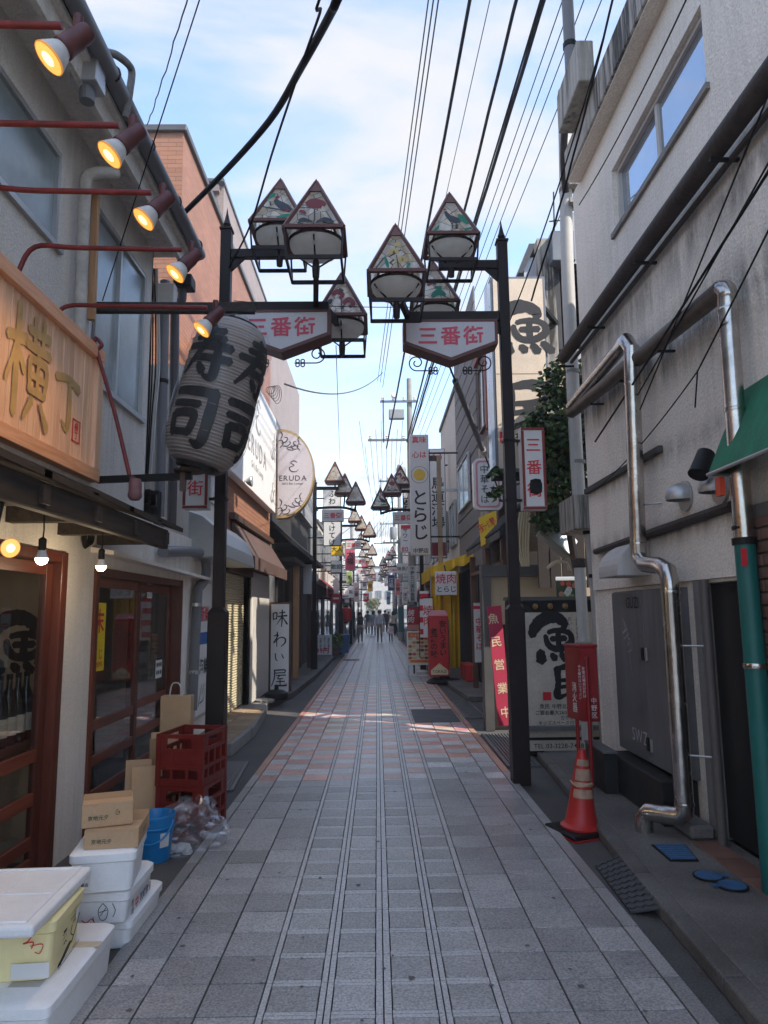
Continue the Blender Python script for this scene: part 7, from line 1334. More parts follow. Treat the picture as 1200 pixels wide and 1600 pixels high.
MB().add(c4+[p-nb*.08 for p in c4], [(0,1,2,3),(7,6,5,4),(0,4,5,1),(1,5,6,2),(2,6,7,3),(3,7,4,0)]).build('panel', mat('bright_yellow_panel', (.78, .50, .02), .45), ys_); Fb = frame((c4[0]+c4[1]+c4[2]+c4[3])/4+nb*.001, (c4[1]-c4[0]), (c4[3]-c4[0])); write(ys_, red_ink, Fb, '天寿ラーメン専門', 0, .05, .17, sx=.24, bold=.02); MB().fbox(Fb, -.14, .14, -.2, -.1, .0, .002).build('lower_band', mat('orange_band', (.7, .25, .03), .5), ys_)
# yakiniku shop with yellow sheet
yk = thing('grill_shop', 'grill shop under a yellow vinyl awning on the right', 'building', (2.3, 17, 0)); rowbox(yk, 'wall', mat('grey_shingle', (.17, .165, .165), .7, var=.25, vs=3), 2.3, 8, 15.42, 19.6, 0, 8.016); rowbox(yk, 'ground_front', dark_in, 2.2, 2.29, 15.5, 19.5, .1, 2.6)
for i in range(13): rowbox(yk, 'shingle_course', MATS['grey_shingle'], 2.262, 2.299, 15.42, 19.6, 3.6+i*.42, 3.98+i*.42)
window(yk, fright((2.25, 0, 0)), -18.8, -16.6, 4.2, 5.4, alu, frost, 2, -.01)
ax_, ay_ = 1.27, 16.9; q = MB(); q.add([(2.3, ay_, 3.02), (ax_, ay_, 2.66), (ax_-.03, 20.2, 2.66), (2.3, 20.2, 3.02), (2.3, ay_, 3.0), (ax_, ay_, 2.64), (ax_-.03, 20.2, 2.64), (2.3, 20.2, 3.0)], [(0,1,2,3),(7,6,5,4),(0,4,5,1),(1,5,6,2),(2,6,7,3),(3,7,4,0)]); q.build('yellow_awning', yellow_pl, yk)
q = MB(); vs = []; n_ = 14
for i in range(n_+1):
    f_ = i/n_; x_ = ax_+(2.3-ax_)*f_; zt2 = 2.65+.36*f_; vs += [(x_, ay_-.005+.012*math.sin(i*2.1), zt2), (x_, ay_-.01+.03*math.sin(i*2.1), zt2-.22-.03*math.sin(i*1.3))]
q.add(vs, [(2*i, 2*i+1, 2*i+3, 2*i+2) for i in range(n_)]); q.build('end_valance', yellow_pl, yk, smooth=True)
q = MB(); vs = []; n_ = 30
for j in range(2):
    for i in range(n_+1): vs.append((ax_-.01+.025*math.sin(i*2.3), ay_+3.3*i/n_, 2.65 if j == 0 else 2.36))
q.add(vs, [(i, i+1, n_+2+i, n_+1+i) for i in range(n_)]); q.build('valance', yellow_pl, yk); q = MB(); vs = []; rw = random.Random(8)
for i in range(17):
    for j in range(9): vs.append((ax_+.02+.66*i/16, ay_+.10+.06*math.sin(i*.9+j*.15)+.03*math.sin(i*2.3-j*.3)+.015*rw.uniform(-1, 1), .30+2.36*j/8+.13*i/16*(j/8)))
q.add(vs, [(i*9+j, (i+1)*9+j, (i+1)*9+j+1, i*9+j+1) for i in range(16) for j in range(8)]); q.build('vinyl_curtain', yellow_pl, yk, smooth=True)
for yy in (ay_+.04, 20.1): q = MB(); q.tube([(ax_+.01, yy, .02), (ax_+.01, yy, 2.64)], .02, 8); q.build('awning_post', alu, yk)
for i in range(4): MB().box(1.9, 2.15, 15.6+i*.3, 15.85+i*.3, .1, .45).build('red_stool', red_pl, yk, bev=.02)
ks = thing('grill_sign', 'white box sign with red and black grill lettering under the yellow awning', 'sign', (1.588, 16.600, 1.984)); x0, x1, z0, z1 = 1.355, 1.848, 1.984, 2.533
MB().box(x0, x1, 16.5, 16.68, z0, z1).build('box', paper, ks, bev=.01); Fq = fcam(((x0+x1)/2, 16.498, (z0+z1)/2)); write(ks, red_ink, Fq, '焼肉', 0, .107, .245, bold=.009); write(ks, ink, Fq, 'とらじ', 0, -.135, .16, bold=.012); MB().bar(((x0+x1)/2, 16.6, z1), ((x0+x1)/2, 16.95, 2.72), .03).build('hanger', black_m, ks)
rs_ = thing('revolving_sign', 'tall red lantern-shaped standing sign with black vertical lettering on a round base', 'sign', (1.44, 16.3, 0)); q = MB(); q.lathe([(.40, 0.0), (.41, .05), (.33, .11), (.12, .13), (.1, .17)], Matrix.Translation((1.50, 16.3, .005)), 24); q.build('round_base', black_m, rs_, smooth=True)
x0, x1 = 1.157, 1.586; zt_ = 1.516; MB().box(x0, x1, 16.1, 16.55, .18, zt_).build('body', mat('red_sign_face', (.50, .028, .025), .45, var=.1), rs_, bev=.01); q = MB(); q.add([(x0, 16.1, zt_+.001), (x1, 16.1, zt_+.001), (x1, 16.55, zt_+.001), (x0, 16.55, zt_+.001), (x0+.08, 16.2, zt_+.12), (x1-.05, 16.2, zt_+.12), (x1-.05, 16.45, zt_+.12), (x0+.08, 16.45, zt_+.12)], [(0,1,5,4),(1,2,6,5),(2,3,7,6),(3,0,4,7),(4,5,6,7)]); q.build('cap', mat('pink_cap', (.52, .2, .22), .5), rs_)
Fq = fcam(((x0+x1)/2, 16.096, 0)); write(rs_, ink, Fq, '安いうまい', .09, 1.02, .165, v=True, bold=.02, pitch=.95); write(rs_, ink, Fq, '老舗の味', -.11, .92, .165, v=True, bold=.02); MB().poly([Fq @ Vector(p+(.002,)) for p in ((-.19, .22), (.19, .22), (.19, .32), (.0, .47), (-.19, .32))]).build('house_mark', mat('cream_mark', (.7, .58, .36), .5), rs_); write(rs_, ink, Fq @ Matrix.Translation((0, 0, .003)), 'TORAZI', 0, .29, .085, bold=0)
MB().box(x1+.01, x1+.03, 16.15, 16.5, .25, zt_-.1).build('side_panel', mat('picture_panel', (.28, .2, .1), .5, var=.5, vs=12), rs_)
mbd = thing('menu_board', 'standing menu board full of small dish pictures with an orange heading', 'sign', (1.15, 18.3, 0)); x0, x1 = 0.732, 1.290; zt_ = 1.132
for a, b, c_, d in ((x0, x1, zt_-.03, zt_), (x0, x1, .03, .06), (x0, x0+.03, .06, zt_-.03), (x1-.03, x1, .06, zt_-.03), (x0+.03, x1-.03, .3, .33)): MB().box(a, b, 18.0, 18.03, c_, d).build('frame_bar', paper, mbd)
MB().box(x0+.031, x1-.031, 18.008, 18.02, .331, zt_-.031).build('sheet', mat('menu_cream', (.66, .56, .38), .5), mbd); Fq = fcam(((x0+x1)/2, 18.006, 0)); MB().fbox(Fq, -.245, .245, zt_-.17, zt_-.04, 0, .002).build('heading', mat('menu_orange', (.68, .15, .02), .5), mbd); write(mbd, paper, Fq @ Matrix.Translation((0, 0, .002)), 'サービスランチ', 0, zt_-.105, .07, sx=.8); MB().fbox(Fq, -.2, .245, .36, .42, 0, .002).build('footer', MATS['menu_orange'], mbd)
for r in range(6):
    for c_ in range(5): q = MB(); q.lathe([(.05, 0), (0, .001)], Fq @ Matrix.Translation((-.2+c_*.1, .47+r*.095, .002)) @ Matrix.Scale(.7, 4, (0, 1, 0)), 9); q.build('dish_picture', [MATS['food_0'], MATS['food_3'], MATS['food_1'], brown_wood, MATS['food_2']][(r*3+c_*2+r//2) % 5], mbd)
MB().bar((x0+.05, 18.03, zt_-.05), (x0+.05, 18.4, .02), .03).build('strut', alu, mbd); MB().bar((x1-.05, 18.03, zt_-.05), (x1-.05, 18.4, .02), .03).build('strut', alu, mbd)
q = MB(); q.lathe([(.12, 0), (.16, .05), (.15, .11), (.05, .15)], Matrix.Translation(((x0+x1)/2+.12, 18.25, .01)), 12); q.build('sand_bag', paper2, label='pale sand bag behind the foot of the menu board', cat='sandbag', smooth=True)
bp2 = thing('red_grill_poster', 'red poster with white brush characters above the menu board', 'poster', (0.924, 18.800, 1.129)); x0, x1, z0, z1 = 0.777, 1.113, 1.129, 1.743; MB().box(x0, x1, 18.8, 18.83, z0, z1).build('sheet', mat('deep_red_poster', (.35, .012, .02), .5), bp2); Fq = fcam(((x0+x1)/2, 18.797, (z0+z1)/2)); write(bp2, paper, Fq, '焼肉', -.06, .06, .18, v=True, shear=.2, bold=.006); MB().fbox(Fq, -.16, .16, -.3, -.16, 0, .002).build('meat_picture', MATS['food_3'], bp2); MB().bar(((x0+x1)/2, 18.85, .02), ((x0+x1)/2, 18.85, z0+.1), .04).build('stand', black_m, bp2)
wp = thing('striped_banner', 'narrow red and white banner beside the yellow vinyl curtain', 'banner', (1.090, 17.200, 1.167)); F = fcam((1.129, 17.200, 1.621)); MB().fbox(F, -.11, .11, -.62, .48, -.003, 0).build('cloth', paper, wp); [MB().fbox(F, -.11, .11, -.55+i*.28, -.42+i*.28, 0, .002).build('stripe', red_ink, wp) for i in range(4)]; MB().fbox(F, -.135, -.115, -1.1, .5, -.01, .01).build('pole', black_m, wp)
wq = thing('white_grill_banner', 'white banner with large red grill characters at the awning', 'banner', (1.176, 16.900, 1.173)); F = fcam((1.168, 16.700, 1.472)); MB().fbox(F, -.10, .12, -.45, .45, -.003, 0).build('cloth', paper, wq); write(wq, red_ink, F, '焼肉', .01, .05, .24, v=True, bold=.009); MB().fbox(F, -.12, .14, .45, .47, -.01, .01).build('rod', black_m, wq)
# ================================================================ hanging signs farther down
def blade(name, label, px, Y, z0, z1, lines, mface=paper, mink=ink, frame_m=None, side=1, d=.16, v=True, wall=2.25):
    """Projecting box sign: px = (x0, x1); lines = [(text, dx, dy, size, ink, vertical)] measured from the centre."""
    x0, x1 = px; t = thing(name, label, 'sign', ((x0+x1)/2, Y, z0), 0, 'projecting shop signs')
    MB().box(x0, x1, Y, Y+d, z0, z1).build('box', frame_m or white_m, t, bev=.01); MB().box(x0+.02, x1-.02, Y-.006, Y-.001, z0+.02, z1-.02).build('face', mface, t)
    F = fcam(((x0+x1)/2, Y-.007, (z0+z1)/2))
    for tx, dx_, dy_, sz, ik, vv in lines: write(t, ik or mink, F, tx, dx_, dy_, sz, v=vv, bold=.014)
    xw = wall*side; xe = x1 if side > 0 else x0
    for z in (z0+(z1-z0)*.15, z0+(z1-z0)*.85): MB().bar((xe, Y+d/2, z), (xw, Y+d/2, z), .04).build('mount', black_m, t)
    return t, F
tz0, tz1 = 3.121, 6.431; H_ = tz1-tz0
t, F = blade('tall_grill_sign', 'very tall narrow white sign with bold black hiragana and a circle', (0.923, 1.445), 19.0, tz0, tz1, [('とらじ', .0, -H_*.17, .47, ink, True), ('真味', 0, H_*.455, .2, red_ink, False), ('心は', 0, H_*.33, .2, red_ink, False), ('中野店', 0, -H_*.465, .14, ink, False)], mat('warm_white_panel', (.60, .57, .53), .5, var=.06), d=.25)
q = MB(); q.lathe([(.235, 0), (.225, .001)], F @ Matrix.Translation((0, H_*.16, .003)), 28, caps=False); q.build('ring', ink, t); q = MB(); q.lathe([(.16, 0), (0, .001)], F @ Matrix.Translation((0, H_*.16, .003)), 24); q.build('yellow_disc', mat('mustard_disc', (.65, .40, .03), .5), t)
tz0, tz1 = 3.241, 6.684; H_ = tz1-tz0
t, F = blade('bar_sign', 'tall white sign with black brush lettering and a dark red foot, beside the rusty post', (1.670, 2.167), 21.8, tz0, tz1, [('鳥道酒場', -.0, .0, .42, ink, True)], frame_m=black_m); MB().fbox(F, -.22, .22, -H_*.48, -H_*.36, .0, .003).build('red_foot', mat('wine_red', (.25, .02, .03), .5), t); q = MB(); q.lathe([(.15, 0), (.12, .001)], F @ Matrix.Translation((0, H_*.42, .003)), 18, caps=False); q.build('round_emblem', red_ink, t)
t = thing('rusty_post', 'rusty cream steel post with cross arm in front of the white bar sign', 'post', (1.85, 19.6, 0)); xx = 1.766; MB().box(xx-.06, xx+.06, 19.54, 19.66, .1, 5.967).build('post', mat('rusty_cream', (.42, .30, .19), .7, var=.3, streak=.8, scol=(.15, .06, .03)), t); MB().box(xx-.3, xx+.06, 19.56, 19.64, 5.820, 5.967).build('cross_arm', brown_wood, t); MB().box(xx-.1, 2.3, 19.56, 19.6, 4.941, 5.014).build('tie', alu, t)
t, F = blade('sour_sign', 'white and red drink price sign behind the very tall sign', (0.918, 1.309), 27, 3.864, 4.945, [('サワー', -.02, .1, .2, ink, True), ('80', -.04, -.42, .24, red_ink, False)], wall=2.2); MB().fbox(F, -.18, .18, .36, .5, 0, .003).build('red_top', red_ink, t)
blade('dark_script_sign', 'dark sign with white script above the drink price sign', (1.064, 1.376), 28.5, 5.314, 6.550, [('祭り酒場', 0, 0, .26, paper, True)], black_m)
blade('small_white_sign', 'small white sign with black lettering on the right below the red and white one', (0.840, 1.407), 30, 3.197, 3.655, [('味長介', 0, 0, .18, ink, False)])
blade('navy_sign', 'dark blue vertical sign far down on the right', (0.667, 1.102), 44, 2.925, 3.909, [('酒処', 0, 0, .3, paper, True)], mat('navy_panel', (.015, .03, .08), .5))
# left side signs
L0, L1, lz0, lz1 = -1.702, -1.130, 3.713, 5.529; H_ = lz1-lz0
t, F = blade('chicken_bar_sign', 'tall white sign with black brush lettering behind the left lamp gate', (L0, L1), 22.5, lz0, lz1, [('てけてけ', 0, -H_*.25, .22, ink, True), ('ふわ', 0, H_*.36, .24, ink, True)], frame_m=black_m, side=-1); q = MB(); q.lathe([(.15, 0), (0, .001)], F @ Matrix.Translation((0, H_*.06, .002)), 20); q.build('round_crest', ink, t); write(t, paper, F @ Matrix.Translation((0, 0, .003)), '新', 0, H_*.06, .17)
t, F = blade('pink_sign', 'pink vertical sign with black characters on the left', (-1.347, -0.913), 30, 3.380, 4.737, [('大福', 0, -.15, .3, ink, True)], mat('pink_panel', (.55, .12, .17), .5), side=-1, wall=2.2)
blade('karaoke_sign', 'small white framed sign with black characters on the left', (-1.618, -1.236), 25, 2.998, 3.426, [('歌姫', 0, 0, .18, ink, False)], frame_m=steel_dark, side=-1)
blade('yellow_sign', 'small yellow sign with black symbols above the white framed one', (-1.657, -1.218), 25.6, 3.654, 4.118, [('大人', 0, 0, .2, ink, False)], mat('sign_yellow', (.75, .48, .02), .5), side=-1)
for i, (a, b, c_, d, Y, mt, tx, lb) in enumerate(((565, 577, 874, 886, 50, red_ink, '酒', 'small red sign far down the left side'), (575, 583, 908, 924, 40, mat('amber_banner', (.75, .42, .02), .5), '祭', 'yellow vertical banner far down the left side'), (566, 574, 905, 923, 41, paper, '鳥', 'white vertical sign just left of the yellow banner'), (553, 562, 910, 940, 34, mat('pale_pink_panel', (.62, .45, .45), .5), '三番', 'pale pink vertical sign on the left near the walkers'), (604, 610, 925, 945, 60, mat('sky_blue_panel', (.2, .35, .5), .5), '薬', 'small light blue sign at the far right end'), (583, 588, 898, 906, 62, red_ink, '店', 'tiny red sign far down the middle left'), (560, 566, 884, 902, 47, paper, '寿', 'small white vertical sign behind the pale pink one'), (568, 577, 927, 940, 44, red_ink, '鮮', 'red square sign low on the far left'), (611, 618, 866, 884, 52, paper, '歯科', 'white vertical sign over the far right roofs'), (618, 626, 905, 931, 36, mat('pale_red_panel', (.6, .2, .2), .5), '中華', 'pale red vertical sign by the second utility pole'), (629, 637, 922, 944, 33, paper, '洋食', 'white vertical sign low beside the first utility pole'), (598, 603, 882, 893, 66, red_ink, '串', 'tiny red sign in the far middle right'), (542, 551, 893, 912, 33, mat('lime_panel', (.3, .42, .12), .5), '茶', 'small green sign under the pink vertical sign'), (545, 553, 915, 934, 35, paper, '飯', 'white square sign low under the green one'))):
    import_x = None
    D_ = Y*1.0; sx0 = (a-589.6)*D_/1109.; sx1 = (b-589.6)*D_/1109.; sz0 = 1.6+(957-d)*D_/1109.; sz1 = 1.6+(957-c_)*D_/1109.
    blade('far_sign', lb, (sx0, sx1), Y, sz0, sz1, [(tx, 0, 0, min(sx1-sx0, .45)*.8, paper if mt in (red_ink,) else ink, True)], mt, side=-1 if b < 590 else 1, d=.1, wall=2.4)
t = thing('round_sign', 'round red sign with a white bar on the left shopfront', 'sign', (-1.382, 24.000, 2.086)); q = MB(); c0 = Vector((-1.382, 24.000, 2.086)); q.lathe([(.17, 0), (.17, .04), (0, .041)], fcam(c0), 20); q.build('disc', red_pl, t); MB().box(c0.x-.1, c0.x+.1, c0.y-.046, c0.y-.042, c0.z-.03, c0.z+.03).build('bar', paper, t); MB().bar(c0+Vector((-.15, .02, 0)), (-2.35, 24.02, c0.z), .04).build('mount', black_m, t)
t = thing('red_lantern', 'red paper lantern hanging outside a left-hand shop', 'lantern', (-1.257, 29.000, 1.285)); c0 = Vector((-1.256, 29.000, 1.540)); q = MB(); q.lathe([(.1, -.3), (.2, -.24), (.24, 0), (.2, .24), (.1, .3)], Matrix.Translation(c0), 16); q.build('paper', red_pl, t, smooth=True); q = MB(); q.lathe([(.1, .3), (.1, .36)], Matrix.Translation(c0), 12); q.lathe([(.1, -.36), (.1, -.3)], Matrix.Translation(c0), 12); q.build('ring', black_m, t); q = MB(); q.tube([c0+Vector((0, 0, .36)), c0+Vector((-.3, 0, .8)), (-2.2, 29, c0.z+.8)], .012, 5); q.build('hanger', black_m, t)
t = thing('flower_pot', 'leafy green plant in a pot before a left-hand shop', 'plant', (-1.515, 25.500, 0.544)); c0 = Vector((-1.515, 25.500, 0.567)); q = MB(); q.lathe([(.14, 0), (.19, .25), (.2, .27), (.17, .27)], Matrix.Translation((c0.x, c0.y, .121)), 14); q.build('pot', brick_m, t); foliage(t, 'leaves', [((c0.x, c0.y, .55), .28), ((c0.x+.1, c0.y, .7), .2)], 420, .12, 5, [(.06, .12, .02), (.1, .15, .03), (.14, .15, .04)])
t = thing('blue_bin', 'blue plastic bin standing before a left-hand shop', 'bin', (-1.6, 27, .12)); x_ = -1.292; MB().add([(x_-.2, 26.8, .122), (x_+.2, 26.8, .122), (x_+.2, 27.2, .122), (x_-.2, 27.2, .122), (x_-.25, 26.75, .75), (x_+.25, 26.75, .75), (x_+.25, 27.25, .75), (x_-.25, 27.25, .75)], [(3,2,1,0),(0,1,5,4),(1,2,6,5),(2,3,7,6),(3,0,4,7)]).build('tub', mat('dull_blue', (.06, .12, .25), .5), t); MB().box(x_-.27, x_+.27, 26.73, 27.27, .751, .81).build('lid', MATS['dull_blue'], t, bev=.02)
# ================================================================ shop rows farther down
def shop(name, label, side, y0, y1, h, mw_, mf, aw_=None, setb=0.0, wn_=2, sgn=None, sc=None, lit=False):
    s = side; X = s*(2.25+setb); t = thing(name, label, 'building', (X, (y0+y1)/2, 0)); F = fright((X, 0, 0)) if s > 0 else fleft((X, 0, 0)); u0, u1 = (-y1, -y0) if s > 0 else (y0, y1)
    MB().box(X, X+s*5, y0, y1, 2.7, h).build('upper_wall', mw_, t); MB().box(X, X+s*5, y0, y1, 0, 2.69).build('shop_front', mf, t); MB().box(X-s*.06, X+s*5, y0-.02, y1+.02, h+.001, h+.12).build('roof_cap', MATS['parapet_grey'], t)
    L_ = u1-u0
    nfl = max(1, int((h-2.9)/2.6))
    for fl in range(nfl):
        zb = 3.5+fl*2.6
        for i in range(wn_):
            a = u0+L_*(i+.18)/wn_; b = u0+L_*(i+.82)/wn_; window(t, F, a, b, zb, min(zb+1.3, h-.25), alu, frost, 2, -.02, .05)
    for i in range(3): a = u0+L_*(i+.08)/3; b = u0+L_*(i+.92)/3; MB().fbox(F, a, b, .15, 2.2, .005, .02).build('glazed_panel' if i != 1 else 'door', glass_win if i != 1 else door_dk, t)
    if aw_: MB().add([F @ Vector(p) for p in ((u0+.1, 2.95, .02), (u1-.1, 2.95, .02), (u1-.1, 2.5, .55), (u0+.1, 2.5, .55), (u1-.1, 2.32, .55), (u0+.1, 2.32, .55))], [(0, 1, 2, 3), (3, 2, 4, 5)]).build('awning', aw_, t)
    if sgn: MB().fbox(F, u0+.3, u1-.3, 2.75, 3.35, .01, .1).build('fascia', sc or paper, t); write(t, ink, F @ Matrix.Translation((0, 0, .1)), sgn, (u0+u1)/2, 3.05, .42, bold=.02)
    return t
cream, greyw, pinkw, tanw, brickw = mat('cream_wall', (.55, .50, .42), .8, var=.1, streak=.3), mat('grey_wall', (.34, .34, .345), .8, var=.1, streak=.3), mat('rose_wall', (.48, .36, .32), .8, var=.1), mat('sand_wall', (.50, .42, .32), .8, var=.1), brickmat('far_brick', (.22, .10, .07), (.18, .08, .06), (.12, .09, .08), .22, .07)
dkf, redf = mat('dark_shop_front', (.04, .035, .033), .6, var=.3), mat('red_shop_front', (.20, .03, .025), .6, var=.3)
aw1, aw2, aw3 = mat('red_awning', (.36, .03, .03), .7), mat('white_awning', (.6, .6, .58), .7), mat('green_awning', (.04, .14, .08), .7)
shop('shop_building', 'white shop building after the dark restaurant on the left', -1, 22.9, 26.5, 5.4, far_w, redf, None, .0, 2, '居酒屋', paper)
shop('shop_building', 'low cream shop building near the pink sign on the left', -1, 26.6, 32, 5.0, cream, dkf, aw1, .0, 3, None)
shop('shop_building', 'pinkish shop building beyond the pink sign on the left', -1, 32.1, 38, 5.6, pinkw, redf, aw2, .0, 3, '定食', paper2)
shop('shop_building', 'grey shop building far along the left side', -1, 38.1, 46, 6.2, greyw, dkf, aw1, .05, 3, None)
shop('shop_building', 'pale shop building second to last on the left side', -1, 46.1, 57, 5.6, far_w, dkf, aw3, .1, 4, 'パチンコ', paper)
shop('shop_building', 'sand coloured shop building at the far left end', -1, 57.1, 72, 7.0, tanw, redf, aw2, .2, 4, None)
shop('shop_building', 'white stuccoed building behind the white bar sign on the right', 1, 19.65, 24.5, 7.896, far_w, dkf, None, .05, 2, None)
shop('shop_building', 'grey building behind the utility pole on the right', 1, 24.6, 30, 7.2, greyw, dkf, aw3, .0, 2, '薬局', paper2)
shop('shop_building', 'brown brick shop building beyond the utility pole on the right', 1, 30.1, 38, 7.0, brickw, redf, aw1, .05, 3, None)
shop('shop_building', 'cream shop building far along the right side', 1, 38.1, 48, 6.8, cream, dkf, aw2, .05, 3, '酒場', paper)
shop('shop_building', 'pinkish shop building second to last on the right side', 1, 48.1, 60, 6.4, pinkw, dkf, aw1, .1, 4, None)
shop('shop_building', 'pale grey shop building at the far right end', 1, 60.1, 74, 7.6, greyw, redf, aw3, .15, 4, None)
# end of the street
def block(label, x0, x1, y0, y1, h, m, cols, rows):
    t = thing('apartment_block', label, 'building', ((x0+x1)/2, y0, 0)); MB().box(x0, x1, y0, y1, 0, h).build('wall', m, t); F = fcam((0, y0, 0))
    for i in range(cols):
        for j in range(rows):
            a = x0+(x1-x0)*(i+.2)/cols; b = x0+(x1-x0)*(i+.8)/cols; z = h*(j+.3)/rows; window(t, F, a, b, z, z+h*.45/rows, alu, frost, 2, -.05, .08)
    MB().box(x0-.1, x1+.1, y0-.12, y1, h+.002, h+.3).build('roof_cap', MATS['parapet_grey'], t)
block('pale apartment block closing the view at the end of the street', -6.5, 5.5, 112, 122, 8.6, far_w, 8, 3); block('cream house on the left behind the far crossing', -16, -7, 96, 108, 8, cream, 5, 3); block('grey house on the right behind the far crossing', 6.5, 17, 94, 106, 9, greyw, 5, 3)
tr = thing('street_tree', 'small yellowing tree at the far end of the street', 'tree', (-.6, 84, 0)); q = MB(); q.tube(smoothpath([(-.6, 84, 0), (-.55, 84, 1.6), (-.7, 84, 2.4)], 4), [.16, .15, .14, .13, .12, .1, .09, .08, .06], 8); q.build('trunk', brown_wood, tr, smooth=True); foliage(tr, 'crown', [((-.6, 84, 2.4), .75), ((-.2, 84.3, 2.8), .55), ((-1.0, 83.8, 2.75), .5)], 1100, .18, 9, [(.16, .16, .04), (.10, .13, .035), (.18, .14, .04)])
# ================================================================ utility poles
def upole(label, x, y, h, extras=True):
    t = thing('utility_pole', label, 'utility pole', (x, y, 0), 0, 'concrete utility poles'); q = MB(); q.lathe([(.17, 0), (.14, h*.5), (.10, h), (0, h+.01)], Matrix.Translation((x, y, 0)), 16); q.build('pole', mat('pole_concrete', (.30, .285, .265), .8, var=.2, streak=.5), t, smooth=True)
    for z, w_, off in ((h-1.0, 1.5, -.45), (h-2.6, 2.2, -.6), (h-4.6, 1.3, -.35)):
        c_ = MB().box(x+off-w_/2, x+off+w_/2, y-.20, y-.12, z-.04, z+.04).build('cross_arm', gm, t)
        for k_ in range(4): xx = x+off-w_/2+.1+k_*(w_-.2)/3; q = MB(); q.lathe([(.02, 0), (.06, .03), (.03, .07), (.065, .11), (.04, .16), (0, .19)], Matrix.Translation((xx, y-.16, z+.04)), 10); q.build('insulator', paper, c_, smooth=True)
    MB().box(x-1.1, x-1.04, y-.2, y-.14, h-2.7, h-.8).build('side_bar', gm, t)
    if extras:
        q = MB(); q.lathe([(.19, 0), (.2, .04), (.2, .62), (.17, .70), (0, .72)], Matrix.Translation((x-.38, y-.1, h-4.4)), 18); q.build('transformer', mat('transformer_grey', (.26, .27, .28), .5), t, smooth=True)
        MB().box(x-.85, x-.22, y-.3, y-.05, h-1.75, h-1.35).build('switch_box', MATS['transformer_grey'], t, bev=.03)
        q = MB(); q.lathe([(.1, -.14), (.13, 0), (.1, .14)], fcam((x-.62, y-.15, h-.75)), 14); q.build('bell_insulator', paper, t, smooth=True)
    MB().box(x-.165, x+.165, y-.185, y-.17, 2.0, 3.4).build('wrap_sign', paper2, t); write(t, ink, fcam((x, y-.187, 2.7)), '中野北口歯科医院', 0, 0, .17, v=True); MB().box(x-.17, x+.17, y-.188, y-.172, .5, 1.9).build('teal_wrap', mat('teal_wrap', (.05, .13, .13), .6), t)
    return t
upole('concrete utility pole with transformer behind the very tall white sign', 1.384, 28, 11.061); upole('second utility pole farther down the right side', 1.348, 41, 10.2); upole('far utility pole near the end of the right side', 1.45, 58, 9.8, False); upole('utility pole far down the left side', -1.75, 50, 9.2, False)
# ================================================================ overhead cables
def wire(label, a, b, r, sag=.3, n=16, group='overhead cables', name='overhead_cable', m=None, wob=0, back=None):
    
    if back is not None:
        a, b = Vector(a), Vector(b); a = a+(a-b)*((a.y-back)/(b.y-a.y))
    pts = curvepath(a, b, sag, n); rw = random.Random(int(r*1e5)+n)
    if wob: pts = [p+Vector((rw.uniform(-wob, wob), 0, rw.uniform(-wob, wob))) for p in pts]
    q = MB(); q.tube(pts, r, 6); return q.build(name, m or rubber, label=label, cat='cable', group=group, smooth=True)
q = MB(); q.tube(smoothpath([(2.2, 1.6, 6.6), (.75, 2.3, 5.9), (-0.123, 3.400, 5.025), (-0.229, 3.700, 5.094), (-0.483, 4.400, 5.321), (-0.834, 5.200, 5.504), (-1.445, 6.100, 5.596), (-2.056, 6.900, 5.654)], 6), .026, 10); q.build('overhead_cable', rubber, label='thick black sheathed cable swooping from the top to the tavern corner', cat='cable', group='overhead cables', smooth=True)
q = MB(); q.tube(smoothpath([(2.2, 1.1, 6.6), (.7, 2.2, 5.95), (-0.227, 3.400, 5.025), (-0.312, 3.800, 5.167), (-0.486, 4.350, 5.269), (-0.805, 5.200, 5.225), (-1.112, 6.000, 5.091), (-1.430, 6.600, 4.981)], 6), .009, 6); q.build('overhead_cable', rubber, label='thin black cable running down to the left lamp gate post', cat='cable', group='overhead cables', smooth=True)
kn = thing('cable_knot', 'tangled knot of black cable loops at the tavern roof corner', 'cable', (-2.100, 7.000, 5.518)); rw = random.Random(6)
for i in range(9): q = MB(); c0 = Vector((-2.101, 7.000, 5.547))+Vector((rw.uniform(-.06, .06), rw.uniform(-.05, .05), rw.uniform(-.1, .06))); r_ = rw.uniform(.06, .16); q.tube([c0+Vector((r_*math.cos(a*.5+i), .03*math.sin(a), .35*r_*math.sin(a*.5+i))) for a in range(14)], .009, 5); q.build('loop', rubber, kn, smooth=True)
q = MB(); q.tube([Vector((2.2, 2.4, 6.6))] + [p_+Vector((rw.uniform(-.008, .008), 0, rw.uniform(-.008, .008))) for p_ in curvepath((-1.151, 4.000, 5.538), (-2.429, 7.000, 6.822), .05, 16)], .005, 6); q.build('overhead_cable', rubber, label='thin wavy wire beside the tavern gutter, left one', cat='cable', group='overhead cables', smooth=True); q = MB(); q.tube([(2.2, 2.0, 6.6), (-1.066, 4.000, 5.538), (-2.174, 5.400, 4.090)], .005, 6); q.build('overhead_cable', rubber, label='thin straight wire crossing the tavern gutter down to the upper window', cat='cable', group='overhead cables')
bun = [((688, -20), (592, 640), .006, 'thin wire of the pair left of the street middle'), ((680, -20), (588, 620), .006, 'other thin wire of the pair left of the street middle'), ((673, -20), (585, 610), .006, 'outermost left thin wire over the street'), ((738, -20), (583, 738), .013, 'thick black cable over the middle of the street')]
